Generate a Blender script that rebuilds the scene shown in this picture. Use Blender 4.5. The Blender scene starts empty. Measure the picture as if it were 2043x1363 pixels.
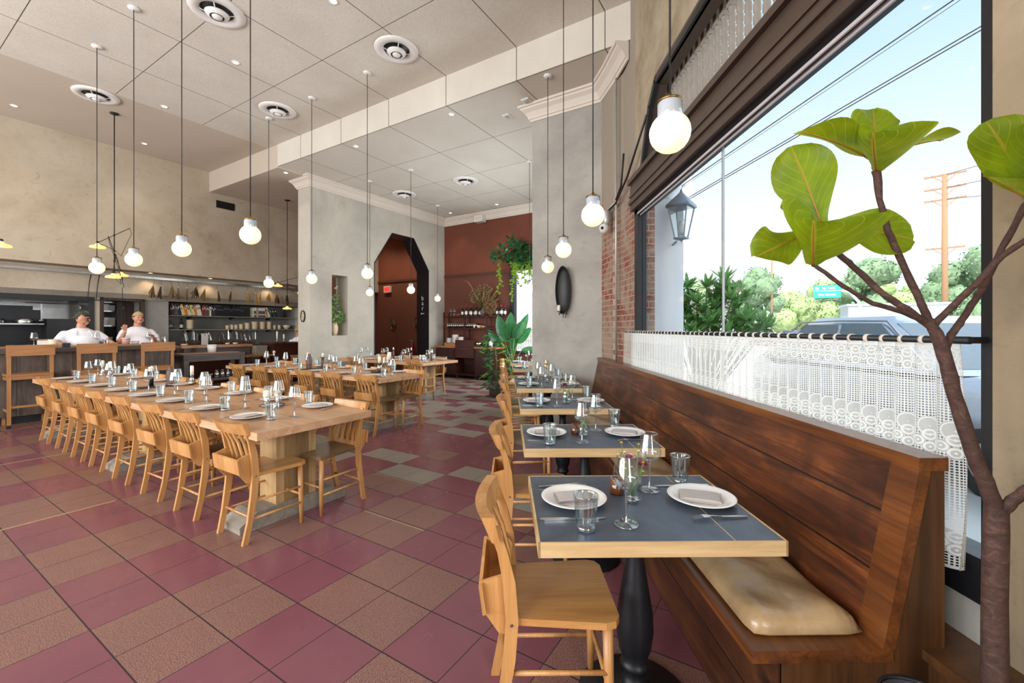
import bpy, bmesh, math, random
from mathutils import Vector, Matrix, Quaternion
random.seed(7)
C = bpy.context.scene.collection
SC = bpy.context.scene
PI = math.pi
EYE = 1.42
TH = math.radians(32.77)            # the building grid is turned against the window wall
A_ = (math.cos(TH), -math.sin(TH)); B_ = (math.sin(TH), math.cos(TH))

# ------------------------------------------------------------------ camera, sky, sun, daylight
cam_d = bpy.data.cameras.new('camera'); cam = bpy.data.objects.new('camera', cam_d); C.objects.link(cam)
cam_d.sensor_width = 36.0; cam_d.lens = 36.0 * 856.0 / 2043.0
cam_d.shift_y = (656.0 - 681.5) / 2043.0
cam_d.clip_start = 0.05; cam_d.clip_end = 500
cam.location = (0, 0, EYE); cam.rotation_euler = (PI / 2, 0, math.radians(-0.77))
SC.camera = cam
SC.view_settings.view_transform = 'Standard'; SC.view_settings.look = 'None'
SC.view_settings.gamma = 1.0; SC.view_settings.exposure = 0.0; SC.view_settings.use_curve_mapping = False
SC.cycles.max_bounces = 10; SC.cycles.diffuse_bounces = 5; SC.cycles.glossy_bounces = 3
SC.cycles.transparent_max_bounces = 24; SC.cycles.transmission_bounces = 4
SC.cycles.caustics_reflective = False; SC.cycles.caustics_refractive = False
SC.cycles.sample_clamp_indirect = 4.0
SC.cycles.use_denoising = True

W = bpy.data.worlds.new('sky'); SC.world = W; W.use_nodes = True
wn = W.node_tree.nodes; wl = W.node_tree.links; wn.clear()
_o = wn.new('ShaderNodeOutputWorld'); _b = wn.new('ShaderNodeBackground'); _t = wn.new('ShaderNodeTexCoord')
_s = wn.new('ShaderNodeSeparateXYZ'); _r = wn.new('ShaderNodeValToRGB')
wl.new(_t.outputs['Generated'], _s.inputs[0]); wl.new(_s.outputs['Z'], _r.inputs[0]); wl.new(_r.outputs[0], _b.inputs[0]); wl.new(_b.outputs[0], _o.inputs[0])
_e = _r.color_ramp.elements
_e[0].position = 0.0; _e[0].color = (1.0, 1.0, 1.0, 1)
_e[1].position = 0.75; _e[1].color = (0.40, 0.58, 0.80, 1)
_m = _r.color_ramp.elements.new(0.2); _m.color = (0.93, 0.975, 1.0, 1)
_m = _r.color_ramp.elements.new(0.45); _m.color = (0.58, 0.76, 0.88, 1)
_b.inputs[1].default_value = 1.3

def light(name, kind, loc, energy, color=(1, 1, 1), **k):
    d = bpy.data.lights.new(name, kind); d.energy = energy; d.color = color
    for a, v in k.items():
        if a != 'rot': setattr(d, a, v)
    o = bpy.data.objects.new(name, d); C.objects.link(o); o.location = loc
    if 'rot' in k: o.rotation_euler = k['rot']
    return o
sun = light('sun', 'SUN', (0, -5, 12), 7.0, (1.0, 0.95, 0.88), angle=0.01, rot=(math.radians(42), 0, math.radians(-38)))

def xy(u, v): return (u * A_[0] + v * B_[0], u * A_[1] + v * B_[1])
def uv(x, y): return (x * A_[0] + y * A_[1], x * B_[0] + y * B_[1])
# daylight through the street-front windows behind the camera and through the big window
for k, uc in enumerate((-11.0, -8.6, -6.2, -3.8, -1.4)):
    x, y = xy(uc, -4.35)
    light('rear_window_daylight', 'AREA', (x, y, 2.45), 215, (0.93, 0.965, 1.0), shape='RECTANGLE', size=1.9, size_y=3.0, rot=(PI / 2, 0, PI - TH + PI))

light('side_window_daylight', 'AREA', (1.50, -2.9, 1.85), 330, (0.90, 0.95, 1.0), shape='RECTANGLE', size=2.3, size_y=3.9, rot=(0, PI / 2, 0))
light('nook_fill_lamp', 'AREA', (1.42, 9.2, 1.95), 190, (0.90, 0.95, 1.0), shape='RECTANGLE', size=2.1, size_y=3.4, rot=(0, PI / 2, 0))  # added lamp, unseen behind the pier, to brighten the arch wall

# added fill light: a second, very wide soft sun from the window side
light('street_fill_sun', 'SUN', (12, 3, 8), 2.6, (0.86, 0.93, 1.0), angle=math.radians(85), rot=(0, math.radians(62), math.radians(-8)))
# ------------------------------------------------------------------ node materials
def lin(h):
    h = h.lstrip('#'); out = []
    for i in (0, 2, 4):
        c = int(h[i:i + 2], 16) / 255.0
        out.append(c / 12.92 if c <= 0.04045 else ((c + 0.055) / 1.055) ** 2.4)
    return (*out, 1.0)
class NT:
    def __init__(s, name, disp=False):
        s.m = bpy.data.materials.new(name); s.m.use_nodes = True
        s.n = s.m.node_tree.nodes; s.l = s.m.node_tree.links; s.n.clear()
        s.out = s.n.new('ShaderNodeOutputMaterial'); s.p = s.n.new('ShaderNodeBsdfPrincipled')
        s.l.new(s.p.outputs[0], s.out.inputs[0])
    def set(s, sock, v):
        if isinstance(v, bpy.types.NodeSocket): s.l.new(v, sock)
        elif isinstance(v, str): sock.default_value = lin(v)
        else: sock.default_value = v
    def co(s, scale=(1, 1, 1), rot=(0, 0, 0), loc=(0, 0, 0), kind='Object'):
        t = s.n.new('ShaderNodeTexCoord'); m = s.n.new('ShaderNodeMapping'); s.l.new(t.outputs[kind], m.inputs[0])
        m.inputs['Scale'].default_value = scale; m.inputs['Rotation'].default_value = rot; m.inputs['Location'].default_value = loc
        return m.outputs[0]
    def noise(s, vec, sc, det=4, rough=.55, dist=0, out='Fac'):
        t = s.n.new('ShaderNodeTexNoise'); s.l.new(vec, t.inputs['Vector'])
        t.inputs['Scale'].default_value = sc; t.inputs['Detail'].default_value = det; t.inputs['Roughness'].default_value = rough; t.inputs['Distortion'].default_value = dist
        return t.outputs[out]
    def vor(s, vec, sc, feat='F1', out='Distance', rnd=1.0):
        t = s.n.new('ShaderNodeTexVoronoi'); t.feature = feat; s.l.new(vec, t.inputs['Vector']); t.inputs['Scale'].default_value = sc
        t.inputs['Randomness'].default_value = rnd
        return t.outputs[out]
    def ramp(s, fac, stops, interp='LINEAR'):
        r = s.n.new('ShaderNodeValToRGB'); s.l.new(fac, r.inputs[0]); r.color_ramp.interpolation = interp
        e = r.color_ramp.elements
        while len(e) < len(stops): e.new(0.5)
        for i, (p, c) in enumerate(stops):
            e[i].position = p; e[i].color = lin(c) if isinstance(c, str) else (c, c, c, 1)
        return r.outputs[0]
    def mix(s, f, a, b, mode='MIX'):
        x = s.n.new('ShaderNodeMix'); x.data_type = 'RGBA'; x.blend_type = mode
        s.set(x.inputs[0], f); s.set(x.inputs[6], a); s.set(x.inputs[7], b); return x.outputs[2]
    def math(s, op, a, b=0.0, c=0.0, clamp=False):
        x = s.n.new('ShaderNodeMath'); x.operation = op; x.use_clamp = clamp
        s.set(x.inputs[0], a); s.set(x.inputs[1], b)
        if op in ('MULTIPLY_ADD', 'SMOOTH_MIN', 'COMPARE', 'WRAP'): s.set(x.inputs[2], c)
        return x.outputs[0]
    def sep(s, vec):
        x = s.n.new('ShaderNodeSeparateXYZ'); s.l.new(vec, x.inputs[0]); return x.outputs
    def bump(s, h, strength=.3, dist=.01):
        b = s.n.new('ShaderNodeBump'); s.l.new(h, b.inputs['Height']); b.inputs['Strength'].default_value = strength; b.inputs['Distance'].default_value = dist
        s.l.new(b.outputs[0], s.p.inputs['Normal'])
    def fin(s, col=None, rough=.6, metal=0, **k):
        if col is not None: s.set(s.p.inputs['Base Color'], col)
        s.set(s.p.inputs['Roughness'], rough); s.p.inputs['Metallic'].default_value = metal
        for a, v in k.items(): s.set(s.p.inputs[a.replace('_', ' ')], v)
        return s.m
def plain(name, col, rough=.5, metal=0, var=0.06, sc=12, **k):
    t = NT(name); v = t.co(); n = t.noise(v, sc, 3)
    c = t.mix(t.ramp(n, [(.3, 0.0), (.7, 1.0)]), col, col)
    x = t.n[-1]; base = lin(col) if isinstance(col, str) else col
    x.inputs[6].default_value = tuple(min(1, q * (1 - var)) for q in base[:3]) + (1,)
    x.inputs[7].default_value = tuple(min(1, q * (1 + var)) for q in base[:3]) + (1,)
    return t.fin(c, rough, metal, **k)
def wood(name, c0, c1, c2, axis='X', sc=1.0, rough=.45, ring=1.0, knots=False, coat=0.0):
    """grain running along AXIS of the object"""
    t = NT(name); f = {'X': (1.2, 14, 14), 'Y': (14, 1.2, 14), 'Z': (14, 14, 1.2)}[axis]
    v = t.co(tuple(q * sc for q in f)); n1 = t.noise(v, 1.0, 5, .6, .6)
    g = {'X': (3, 120, 120), 'Y': (120, 3, 120), 'Z': (120, 120, 3)}[axis]
    n2 = t.noise(t.co(tuple(q * sc for q in g)), 1.0, 2)
    c = t.ramp(n1, [(.28, c0), (.5, c1), (.72, c2)])
    big = t.noise(t.co((1, 1, 1)), 2.3 * sc, 2)
    c = t.mix(t.ramp(big, [(.35, 0.0), (.7, .55 * ring)]), c, c0)
    c = t.mix(t.ramp(n2, [(.45, 0.0), (.62, .35)]), c, c0)
    if knots:
        k = t.vor(t.co((1.6, 3.2, 3.2) if axis == 'X' else (3.2, 1.6, 3.2)), 1.0)
        c = t.mix(t.ramp(k, [(.03, .85), (.09, 0.0)]), c, '#1c0d05')
    t.bump(n2, .12, .002)
    return t.fin(c, rough, Coat_Weight=coat, Coat_Roughness=.25)
M = {}
def plaster(name, a, b, c, dark, sc=1.0, rough=.85):
    t = NT(name); v = t.co()
    n = t.noise(v, .9 * sc, 6, .62, .4); m = t.noise(v, 5.5 * sc, 6, .7, 1.2)
    col = t.ramp(n, [(.33, a), (.5, b), (.68, c)])
    col = t.mix(t.ramp(m, [(.56, 0.0), (.72, .4)]), col, dark)
    s2 = t.noise(t.co((1, 1, 5)), 2.2 * sc, 8, .75, 2.0)
    col = t.mix(t.ramp(s2, [(.58, 0.0), (.7, .28)]), col, dark)
    t.bump(m, .25, .006)
    return t.fin(col, rough)
M['plaster'] = plaster('wall_plaster', '#a2927c', '#b1a28c', '#bbae9a', '#80725c')
M['plaster_cool'] = plaster('arch_wall_plaster', '#a7a297', '#b4aea2', '#c0b9ac', '#8e897f')
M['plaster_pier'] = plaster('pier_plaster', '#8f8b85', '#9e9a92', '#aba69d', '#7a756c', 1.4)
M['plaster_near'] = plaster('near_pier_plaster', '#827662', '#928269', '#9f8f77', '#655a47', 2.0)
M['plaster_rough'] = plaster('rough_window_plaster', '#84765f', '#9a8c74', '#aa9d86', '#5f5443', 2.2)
M['plaster_dark'] = plaster('kitchen_grey_plaster', '#7c7a74', '#8a8881', '#96938b', '#65625b', 1.5)
M['smooth'] = plain('smooth_ceiling_paint', '#bdb0a0', .8, var=.03, sc=1.5)
M['crown'] = plain('crown_paint', '#cfc5b8', .6, var=.02)
t = NT('acoustic_ceiling'); v = t.co(); s = t.sep(v)
def seam(sock, off, pitch, wd):
    a = t.math('ADD', sock, -off); a = t.math('DIVIDE', a, pitch); a = t.math('FRACT', a); a = t.math('SUBTRACT', a, .5); a = t.math('ABSOLUTE', a)
    return t.math('GREATER_THAN', a, .5 - wd / pitch / 2)
g = t.math('MAXIMUM', seam(s[0], -3.04, 1.25, .011), seam(s[1], 5.0, 1.245, .009))
n = t.noise(v, 150, 3, .7); n2 = t.noise(v, 1.3, 4); sp = t.vor(v, 60)
col = t.ramp(n, [(.3, '#b0aa9b'), (.5, '#d2ccc0'), (.7, '#e2ddd2')])
col = t.mix(t.ramp(n2, [(.35, 0.0), (.75, .22)]), col, '#9d907d')
col = t.mix(t.ramp(sp, [(.03, .5), (.08, 0.0)]), col, '#7c6f5d')
col = t.mix(g, col, '#4b4238'); t.bump(n, .35, .006)
M['acoustic'] = t.fin(col, .95)
t = NT('terracotta_paint'); v = t.co(); n = t.noise(v, .8, 5)
M['terracotta'] = t.fin(t.ramp(n, [(.3, '#63301d'), (.7, '#743b26')]), .75)
M['terracotta_low'] = plain('terracotta_paint_lower', '#653728', .75, var=.05, sc=1)
M['trim_brown'] = plain('brown_trim', '#4d2b1b', .5)
# floor tiles
PT = .3175
def tile_mat(name, base, sp1, sp2, amt, dens, rough, var):
    t = NT(name); v = t.co(); s = t.sep(v)
    def gr(sock, off, wd):
        a = t.math('FRACT', t.math('DIVIDE', t.math('ADD', sock, -off), PT)); a = t.math('ABSOLUTE', t.math('SUBTRACT', a, .5))
        return t.math('GREATER_THAN', a, .5 - wd / PT / 2)
    g = t.math('MAXIMUM', gr(s[0], -2.12, .0042), gr(s[1], .66, .0062))
    n = t.noise(v, 2.2, 5, .6, .5)
    col = t.mix(t.ramp(n, [(.3, 0.0), (.7, 1.0)]), base, var)
    if amt > 0:
        sp = t.noise(v, dens, 2, .6); col = t.mix(t.ramp(sp, [(.5, 0.0), (.58, amt)]), col, sp1)
        sq = t.noise(v, dens * .6, 2, .6); col = t.mix(t.ramp(sq, [(.58, 0.0), (.66, amt)]), col, sp2)
    wear = t.noise(v, 3.5, 8, .75, 1.5); col = t.mix(t.ramp(wear, [(.6, 0.0), (.75, .16)]), col, '#b09a8c')
    col = t.mix(g, col, '#2b1d1c')
    r = t.ramp(t.noise(v, 6, 4), [(.3, rough), (.7, rough + .14)])
    rr = t.mix(g, r, (.8, .8, .8, 1))
    return t.fin(col, rr, Specular_IOR_Level=.45)
M['tile_red'] = tile_mat('red_tile', '#73454f', '#8a5a55', '#8a5a55', 0, 60, .16, '#7b4a52')
M['tile_speck'] = tile_mat('speckled_tile', '#69443f', '#a0837a', '#553630', .85, 230, .28, '#74493f')
M['tile_grey'] = tile_mat('grey_tile', '#78706a', '#a69f94', '#5f5852', .7, 230, .28, '#857c73')
M['tile_brown'] = tile_mat('brown_tile', '#6d4d42', '#967668', '#54382f', .6, 230, .28, '#7b5447')
M['tile_joint'] = plain('pale_joint', '#a08a6a', .5)
# woods
M['beech'] = wood('chair_beech', '#a2703e', '#bd8950', '#cd9b64', 'Z', 1.0, .4, .6, coat=.15)
M['beech_seat'] = wood('chair_seat_wood', '#9e6c38', '#bd8a50', '#cf9c60', 'Y', 1.0, .32, .8, coat=.25)
M['seat_dark'] = wood('worn_seat_wood', '#5d472e', '#75593a', '#856743', 'Y', 1.0, .32, .8, coat=.25)
M['oak'] = wood('table_oak', '#a67c58', '#c09570', '#cfa884', 'X', .8, .42, .7, coat=.1)
M['oak_edge'] = wood('table_edge_oak', '#b59466', '#cbad7d', '#d8be93', 'X', 1.5, .5, .5)
M['oak_leg'] = wood('table_leg_oak', '#9d7b4f', '#b59263', '#c5a372', 'Z', 1.2, .5, .5)
M['grey_wood'] = wood('weathered_foot_wood', '#6e6558', '#8b8274', '#9b9284', 'X', 1.2, .7, .5)
def plank_wood(name, c0, c1, c2, axis_z_pitch, off, rough=.35, along='Y', coat=.2):
    t = NT(name); v = t.co(); s = t.sep(v)
    h = {'Z': s[2], 'X': s[0], 'Y': s[1]}[axis_z_pitch[0]]; pitch = axis_z_pitch[1]
    q = t.math('DIVIDE', t.math('ADD', h, -off), pitch); cell = t.math('FLOOR', q); fr = t.math('ABSOLUTE', t.math('SUBTRACT', t.math('FRACT', q), .5))
    line = t.math('GREATER_THAN', fr, .5 - .0035 / pitch)
    cb = t.n.new('ShaderNodeCombineXYZ'); 
    for i, ax in enumerate('XYZ'):
        t.set(cb.inputs[i], t.math('MULTIPLY', cell, 3.7))
    ad = t.n.new('ShaderNodeVectorMath'); ad.operation = 'ADD'; t.l.new(v, ad.inputs[0]); t.l.new(cb.outputs[0], ad.inputs[1])
    mp = t.n.new('ShaderNodeMapping'); t.l.new(ad.outputs[0], mp.inputs[0])
    mp.inputs['Scale'].default_value = {'X': (.9, 9, 9), 'Y': (9, .9, 9), 'Z': (9, 9, .9)}[along]
    n1 = t.noise(mp.outputs[0], 1.0, 6, .62, 1.1)
    mp2 = t.n.new('ShaderNodeMapping'); t.l.new(ad.outputs[0], mp2.inputs[0]); mp2.inputs['Scale'].default_value = {'X': (4, 150, 150), 'Y': (150, 4, 150), 'Z': (150, 150, 4)}[along]
    n2 = t.noise(mp2.outputs[0], 1, 2)
    big = t.noise(ad.outputs[0], 2.6, 4, .6, .8)
    col = t.ramp(n1, [(.34, c0), (.5, c1), (.66, c2)])
    col = t.mix(t.ramp(big, [(.42, 0.0), (.62, .7)]), col, c0)
    col = t.mix(t.ramp(n2, [(.5, 0.0), (.65, .45)]), col, c0)
    mk = t.n.new('ShaderNodeMapping'); t.l.new(ad.outputs[0], mk.inputs[0]); mk.inputs['Scale'].default_value = {'X': (1.5, 4, 4), 'Y': (4, 1.5, 4), 'Z': (4, 4, 1.5)}[along]
    k = t.vor(mk.outputs[0], 1.0); col = t.mix(t.ramp(k, [(.05, .9), (.13, 0.0)]), col, '#1a0c05')
    col = t.mix(line, col, '#120804'); t.bump(n2, .15, .002)
    return t.fin(col, rough, Coat_Weight=coat, Coat_Roughness=.3)
M['bench'] = plank_wood('bench_planks', '#2c130a', '#5e2f16', '#8a4f25', ('Z', .187), .455, .42)
M['bench_end'] = wood('bench_end_wood', '#3b2413', '#5b3a1f', '#6f4a29', 'Z', .8, .38, .7, coat=.15)
M['bench_rail'] = wood('bench_rail_wood', '#3d2011', '#6a3b1a', '#86511f', 'Y', .8, .33, .7, coat=.2)
M['apron'] = plank_wood('bench_apron', '#33190d', '#553019', '#6b4022', ('Z', .2), .0, .45)
M['bar_front'] = plank_wood('bar_front_planks', '#34291f', '#54453a', '#6b5a4d', ('Y', .3), .0, .6, 'Z', 0)
M['bar_top'] = wood('bar_top_wood', '#8a6240', '#a57a52', '#b88d63', 'Y', .8, .4, .6)
M['dark_wood'] = wood('dark_grey_wood', '#3c322d', '#554842', '#665852', 'Y', 1, .55, .6)
M['stool'] = wood('stool_wood', '#8a5c33', '#a37142', '#b58350', 'Z', 1, .45, .6)
M['stool_h'] = wood('stool_board_wood', '#875831', '#a06c3f', '#b17e4d', 'X', 1, .45, .6)
M['mahogany'] = wood('dark_red_wood', '#2c130d', '#43201a', '#552a20', 'X', 1, .4, .6)
M['mahogany_slat'] = plank_wood('dark_red_slats', '#2a120c', '#40201a', '#4d271f', ('X', .045), 0, .5, 'Z', 0)
M['brown_door'] = plank_wood('brown_door_boards', '#2c1b14', '#3d271e', '#4a3026', ('Y', .07), 0, .6, 'Z', 0)
# metals, misc
M['black'] = plain('black_iron', '#141518', .5, 0, .1, 40)
M['black_table'] = plain('cast_iron_black', '#191b20', .42, .3, .25, 160)
M['frame'] = plain('bronze_frame', '#46382f', .4, 0, .06, 4)
M['frame_dark'] = plain('dark_frame', '#17161a', .4)
M['steel'] = plain('brushed_steel', '#b5b5b3', .25, 1)
M['cutlery'] = plain('cutlery_steel', '#cfcfce', .16, 1)
M['galv'] = plain('galvanised_pipe', '#b3b2ae', .4, .5)
M['brass'] = plain('brass', '#9c7d45', .3, 1)
M['cord'] = plain('black_cord', '#1c1814', .5)
M['cord_grey'] = plain('grey_cord', '#5b5753', .5)
M['white'] = plain('white_plastic', '#dcd9d4', .4, var=.02)
M['porcelain'] = plain('porcelain', '#e6e2dc', .18, var=.02, Coat_Weight=.3)
M['stoneware'] = plain('cream_stoneware', '#d6c4a4', .4)
M['ceramic'] = plain('white_ceramic_neck', '#a9b0b8', .12, var=.02, Coat_Weight=.6)
M['napkin'] = plain('grey_napkin', '#b3a9a6', .9, var=.05, sc=60)
M['napkin_hem'] = plain('napkin_hem', '#8c807e', .9)
M['wax'] = plain('wax', '#e6dfc9', .4, var=.03, Subsurface_Weight=.15)
M['slate'] = plain('slate_tray', '#2c3036', .5)
M['brown_ceramic'] = plain('brown_ceramic', '#5d4844', .45)
M['cushion_edge'] = None
t = NT('slate_top'); v = t.co(); n = t.noise(v, 3, 6, .6, .8)
t.bump(t.noise(v, 9, 4), .04, .002)
M['zinc'] = t.fin(t.ramp(n, [(.3, '#454e5b'), (.5, '#586270'), (.7, '#6a7482')]), t.ramp(t.noise(v, 7, 5), [(.3, .30), (.7, .50)]), .5)
t = NT('cushion_leather'); v = t.co(); n = t.noise(v, 3.5, 5, .6, .6); n2 = t.noise(v, 240, 2)
t.bump(t.noise(v, 9, 4, .5, .6), .35, .02)
M['leather'] = t.fin(t.ramp(n, [(.3, '#8d7352'), (.55, '#ad9069'), (.8, '#bfa37c')]), .3, Coat_Weight=.35, Coat_Roughness=.25)
t = NT('brick_wall'); v = t.co((1, 1, 1), (PI / 2, 0, 0))
br = t.n.new('ShaderNodeTexBrick'); 
cb = t.n.new('ShaderNodeCombineXYZ'); s = t.sep(t.co()); t.set(cb.inputs[0], t.math('ADD', s[0], s[1])); t.set(cb.inputs[1], s[2]); t.l.new(cb.outputs[0], br.inputs['Vector'])
br.inputs['Scale'].default_value = 1.0; br.inputs['Brick Width'].default_value = .2; br.inputs['Row Height'].default_value = .072
br.inputs['Mortar Size'].default_value = .006; br.inputs['Color1'].default_value = lin('#8d3a22'); br.inputs['Color2'].default_value = lin('#7b4234'); br.inputs['Mortar'].default_value = lin('#a99c8a')
n = t.noise(t.co(), 2.6, 7, .7, .8)
col = t.mix(t.ramp(n, [(.40, 0.0), (.56, .8)]), br.outputs['Color'], '#9a8b7a')
up = t.math('MULTIPLY_ADD', s[2], 1.0, -2.85); hi = t.math('ADD', up, t.math('MULTIPLY', n, .8), clamp=True)
col = t.mix(hi, col, '#94897a'); t.bump(br.outputs['Fac'], -.5, .008)
M['brick'] = t.fin(col, .9)
def emis(name, col, st):
    t = NT(name); t.p.inputs['Base Color'].default_value = lin(col); t.p.inputs['Emission Color'].default_value = lin(col); t.p.inputs['Emission Strength'].default_value = st; return t.m
M['globe'] = emis('lit_opal_globe', '#ffe2b6', 1.0)
M['downlight'] = emis('lit_downlight', '#ffe2b8', 6)
M['shade_lit'] = emis('lit_opal_shade', '#ffca7a', 1.1)
M['exit_red'] = emis('exit_red', '#ff4040', .9)
def glass(name, tint, ior=1.45, edge=1.0, lo=.05, hi=.75):
    t = NT(name); tr = t.n.new('ShaderNodeBsdfTransparent'); gl = t.n.new('ShaderNodeBsdfGlossy'); mx = t.n.new('ShaderNodeMixShader'); lw = t.n.new('ShaderNodeLayerWeight')
    lw.inputs['Blend'].default_value = .35; tr.inputs[0].default_value = lin(tint); gl.inputs['Roughness'].default_value = .02; gl.inputs['Color'].default_value = (edge, edge, edge, 1)
    f = t.ramp(lw.outputs['Facing'], [(0, lo), (.55, lo * 2.2), (1.0, hi)])
    t.l.new(f, mx.inputs[0]); t.l.new(tr.outputs[0], mx.inputs[1]); t.l.new(gl.outputs[0], mx.inputs[2]); t.l.new(mx.outputs[0], t.out.inputs[0]); t.n.remove(t.p); return t.m
M['glass'] = glass('clear_glass', '#eef3f4', lo=.10, hi=.8)
M['rack_glass'] = glass('rack_glass', '#dfe8ec', lo=.42, hi=.9)
M['pane'] = glass('window_glass', '#fafdff', lo=.015, hi=.25)
M['glass_thick'] = glass('thick_glass_base', '#c9d2d6', lo=.25, hi=.9)
M['amber'] = plain('amber_glass', '#5b3013', .15, Coat_Weight=.5)
M['silver_glass'] = plain('mercury_glass', '#b9bdc1', .12, .9)
def leafmat(name, c0, c1, vein, trans=.5, rough=.4):
    t = NT(name); v = t.co(kind='UV'); s = t.sep(v)
    x = t.math('ABSOLUTE', t.math('SUBTRACT', s[0], .5))
    mid = t.ramp(x, [(.0, 1.0), (.03, 0.0)])
    q = t.math('SUBTRACT', t.math('MULTIPLY', s[1], 7.0), t.math('MULTIPLY', x, 6.0)); q = t.math('ABSOLUTE', t.math('SUBTRACT', t.math('FRACT', q), .5))
    side = t.ramp(q, [(.0, .7), (.05, 0.0)])
    n = t.noise(t.co(), 14, 4); col = t.ramp(n, [(.3, c0), (.7, c1)])
    col = t.mix(t.math('MAXIMUM', mid, side), col, vein)
    t.p.inputs['Roughness'].default_value = rough; t.set(t.p.inputs['Base Color'], col)
    if trans:
        tl = t.n.new('ShaderNodeBsdfTranslucent'); hs = t.n.new('ShaderNodeHueSaturation'); hs.inputs['Value'].default_value = 2.2; hs.inputs['Hue'].default_value = .485; t.l.new(col, hs.inputs['Color']); t.l.new(hs.outputs[0], tl.inputs[0])
        mx = t.n.new('ShaderNodeMixShader'); mx.inputs[0].default_value = trans; t.l.new(t.p.outputs[0], mx.inputs[1]); t.l.new(tl.outputs[0], mx.inputs[2]); t.l.new(mx.outputs[0], t.out.inputs[0])
    return t.m
M['fig_leaf'] = leafmat('fig_leaf', '#5f7a10', '#7f961a', '#b3a53c', .65)
M['fig_rib'] = plain('fig_midrib', '#a06a28', .5)
M['leaf_dark'] = leafmat('dark_leaf', '#1d4a2a', '#2c6338', '#3f7a48', .3)
M['leaf_mid'] = leafmat('mid_leaf', '#3f6b22', '#5b8a2c', '#7fa545', .4)
M['leaf_lime'] = leafmat('lime_leaf', '#5f8026', '#7f9c35', '#a0b755', .35)
M['bark'] = None
t = NT('fig_bark'); v = t.co((9, 9, 14)); n = t.noise(v, 2.5, 8, .75, 1.6)
t.bump(n, .5, .01); M['bark'] = t.fin(t.ramp(n, [(.3, '#2c1a14'), (.55, '#4e352c'), (.78, '#7a5d50')]), .75)
# lace: a crocheted net with bands of scalloped flowers, cut through with transparency
t = NT('lace'); v = t.co(kind='UV'); s = t.sep(v); U, V = s[0], s[1]     # metres along the cloth, metres up
def cell(sock, p, off=0.0): return t.math('SUBTRACT', t.math('FRACT', t.math('DIVIDE', t.math('ADD', sock, off), p)), .5)
cu, cv = cell(U, .0085), cell(V, .0085)
net = t.math('MAXIMUM', t.math('GREATER_THAN', t.math('ABSOLUTE', cu), .30), t.math('GREATER_THAN', t.math('ABSOLUTE', cv), .30))
def ringset(pu, offu, vc, r0, r1, rr):
    x = t.math('MULTIPLY', cell(U, pu, offu), pu); y = t.math('SUBTRACT', V, vc)
    d = t.math('SQRT', t.math('ADD', t.math('MULTIPLY', x, x), t.math('MULTIPLY', y, y)))
    a = t.math('ABSOLUTE', t.math('SUBTRACT', d, (r0 + r1) / 2)); ring = t.math('LESS_THAN', a, (r1 - r0) / 2)
    dot = t.math('LESS_THAN', d, rr); return t.math('MAXIMUM', ring, dot), t.math('LESS_THAN', d, r1 + .003)
cover = None; solid = None
def acc(r):
    global cover, solid
    solid = r[0] if solid is None else t.math('MAXIMUM', solid, r[0]); cover = r[1] if cover is None else t.math('MAXIMUM', cover, r[1])
for vc in (.665, .40, .10):
    acc(ringset(.112, 0, vc, .012, .018, .004)); acc(ringset(.112, .056, vc - .004, .012, .018, .004))
    acc(ringset(.112, .028, vc - .022, .010, .0155, .004)); acc(ringset(.112, -.028, vc - .022, .010, .0155, .004))
    acc(ringset(.112, .0, vc - .040, .010, .016, .0035)); acc(ringset(.112, .0, vc + .028, .026, .030, .002))
stripe = t.math('LESS_THAN', t.math('ABSOLUTE', cell(U, .112, .056)), .075)
zig = t.math('GREATER_THAN', t.math('SINE', t.math('ADD', t.math('MULTIPLY', V, 500), t.math('MULTIPLY', t.math('ABSOLUTE', cell(U, .112, .056)), 60))), -.35)
stripe = t.math('MULTIPLY', stripe, t.math('ADD', t.math('MULTIPLY', zig, .7), .3))
a = t.math('MAXIMUM', t.math('MULTIPLY', net, t.math('SUBTRACT', 1.0, cover)), solid)
a = t.math('MAXIMUM', a, t.math('MULTIPLY', cover, .62)); a = t.math('MAXIMUM', a, stripe)
a = t.math('MAXIMUM', a, t.math('GREATER_THAN', V, .685)); a = t.math('MAXIMUM', a, t.math('LESS_THAN', V, .01))
tr = t.n.new('ShaderNodeBsdfTransparent'); mx = t.n.new('ShaderNodeMixShader'); df = t.n.new('ShaderNodeBsdfDiffuse'); tl = t.n.new('ShaderNodeBsdfTranslucent'); m2 = t.n.new('ShaderNodeMixShader')
df.inputs[0].default_value = lin('#e4dfd6'); tl.inputs[0].default_value = lin('#e9e5de'); m2.inputs[0].default_value = .5
t.l.new(df.outputs[0], m2.inputs[1]); t.l.new(tl.outputs[0], m2.inputs[2]); t.l.new(a, mx.inputs[0]); t.l.new(tr.outputs[0], mx.inputs[1]); t.l.new(m2.outputs[0], mx.inputs[2]); t.l.new(mx.outputs[0], t.out.inputs[0])
t.n.remove(t.p); M['lace'] = t.m
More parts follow.
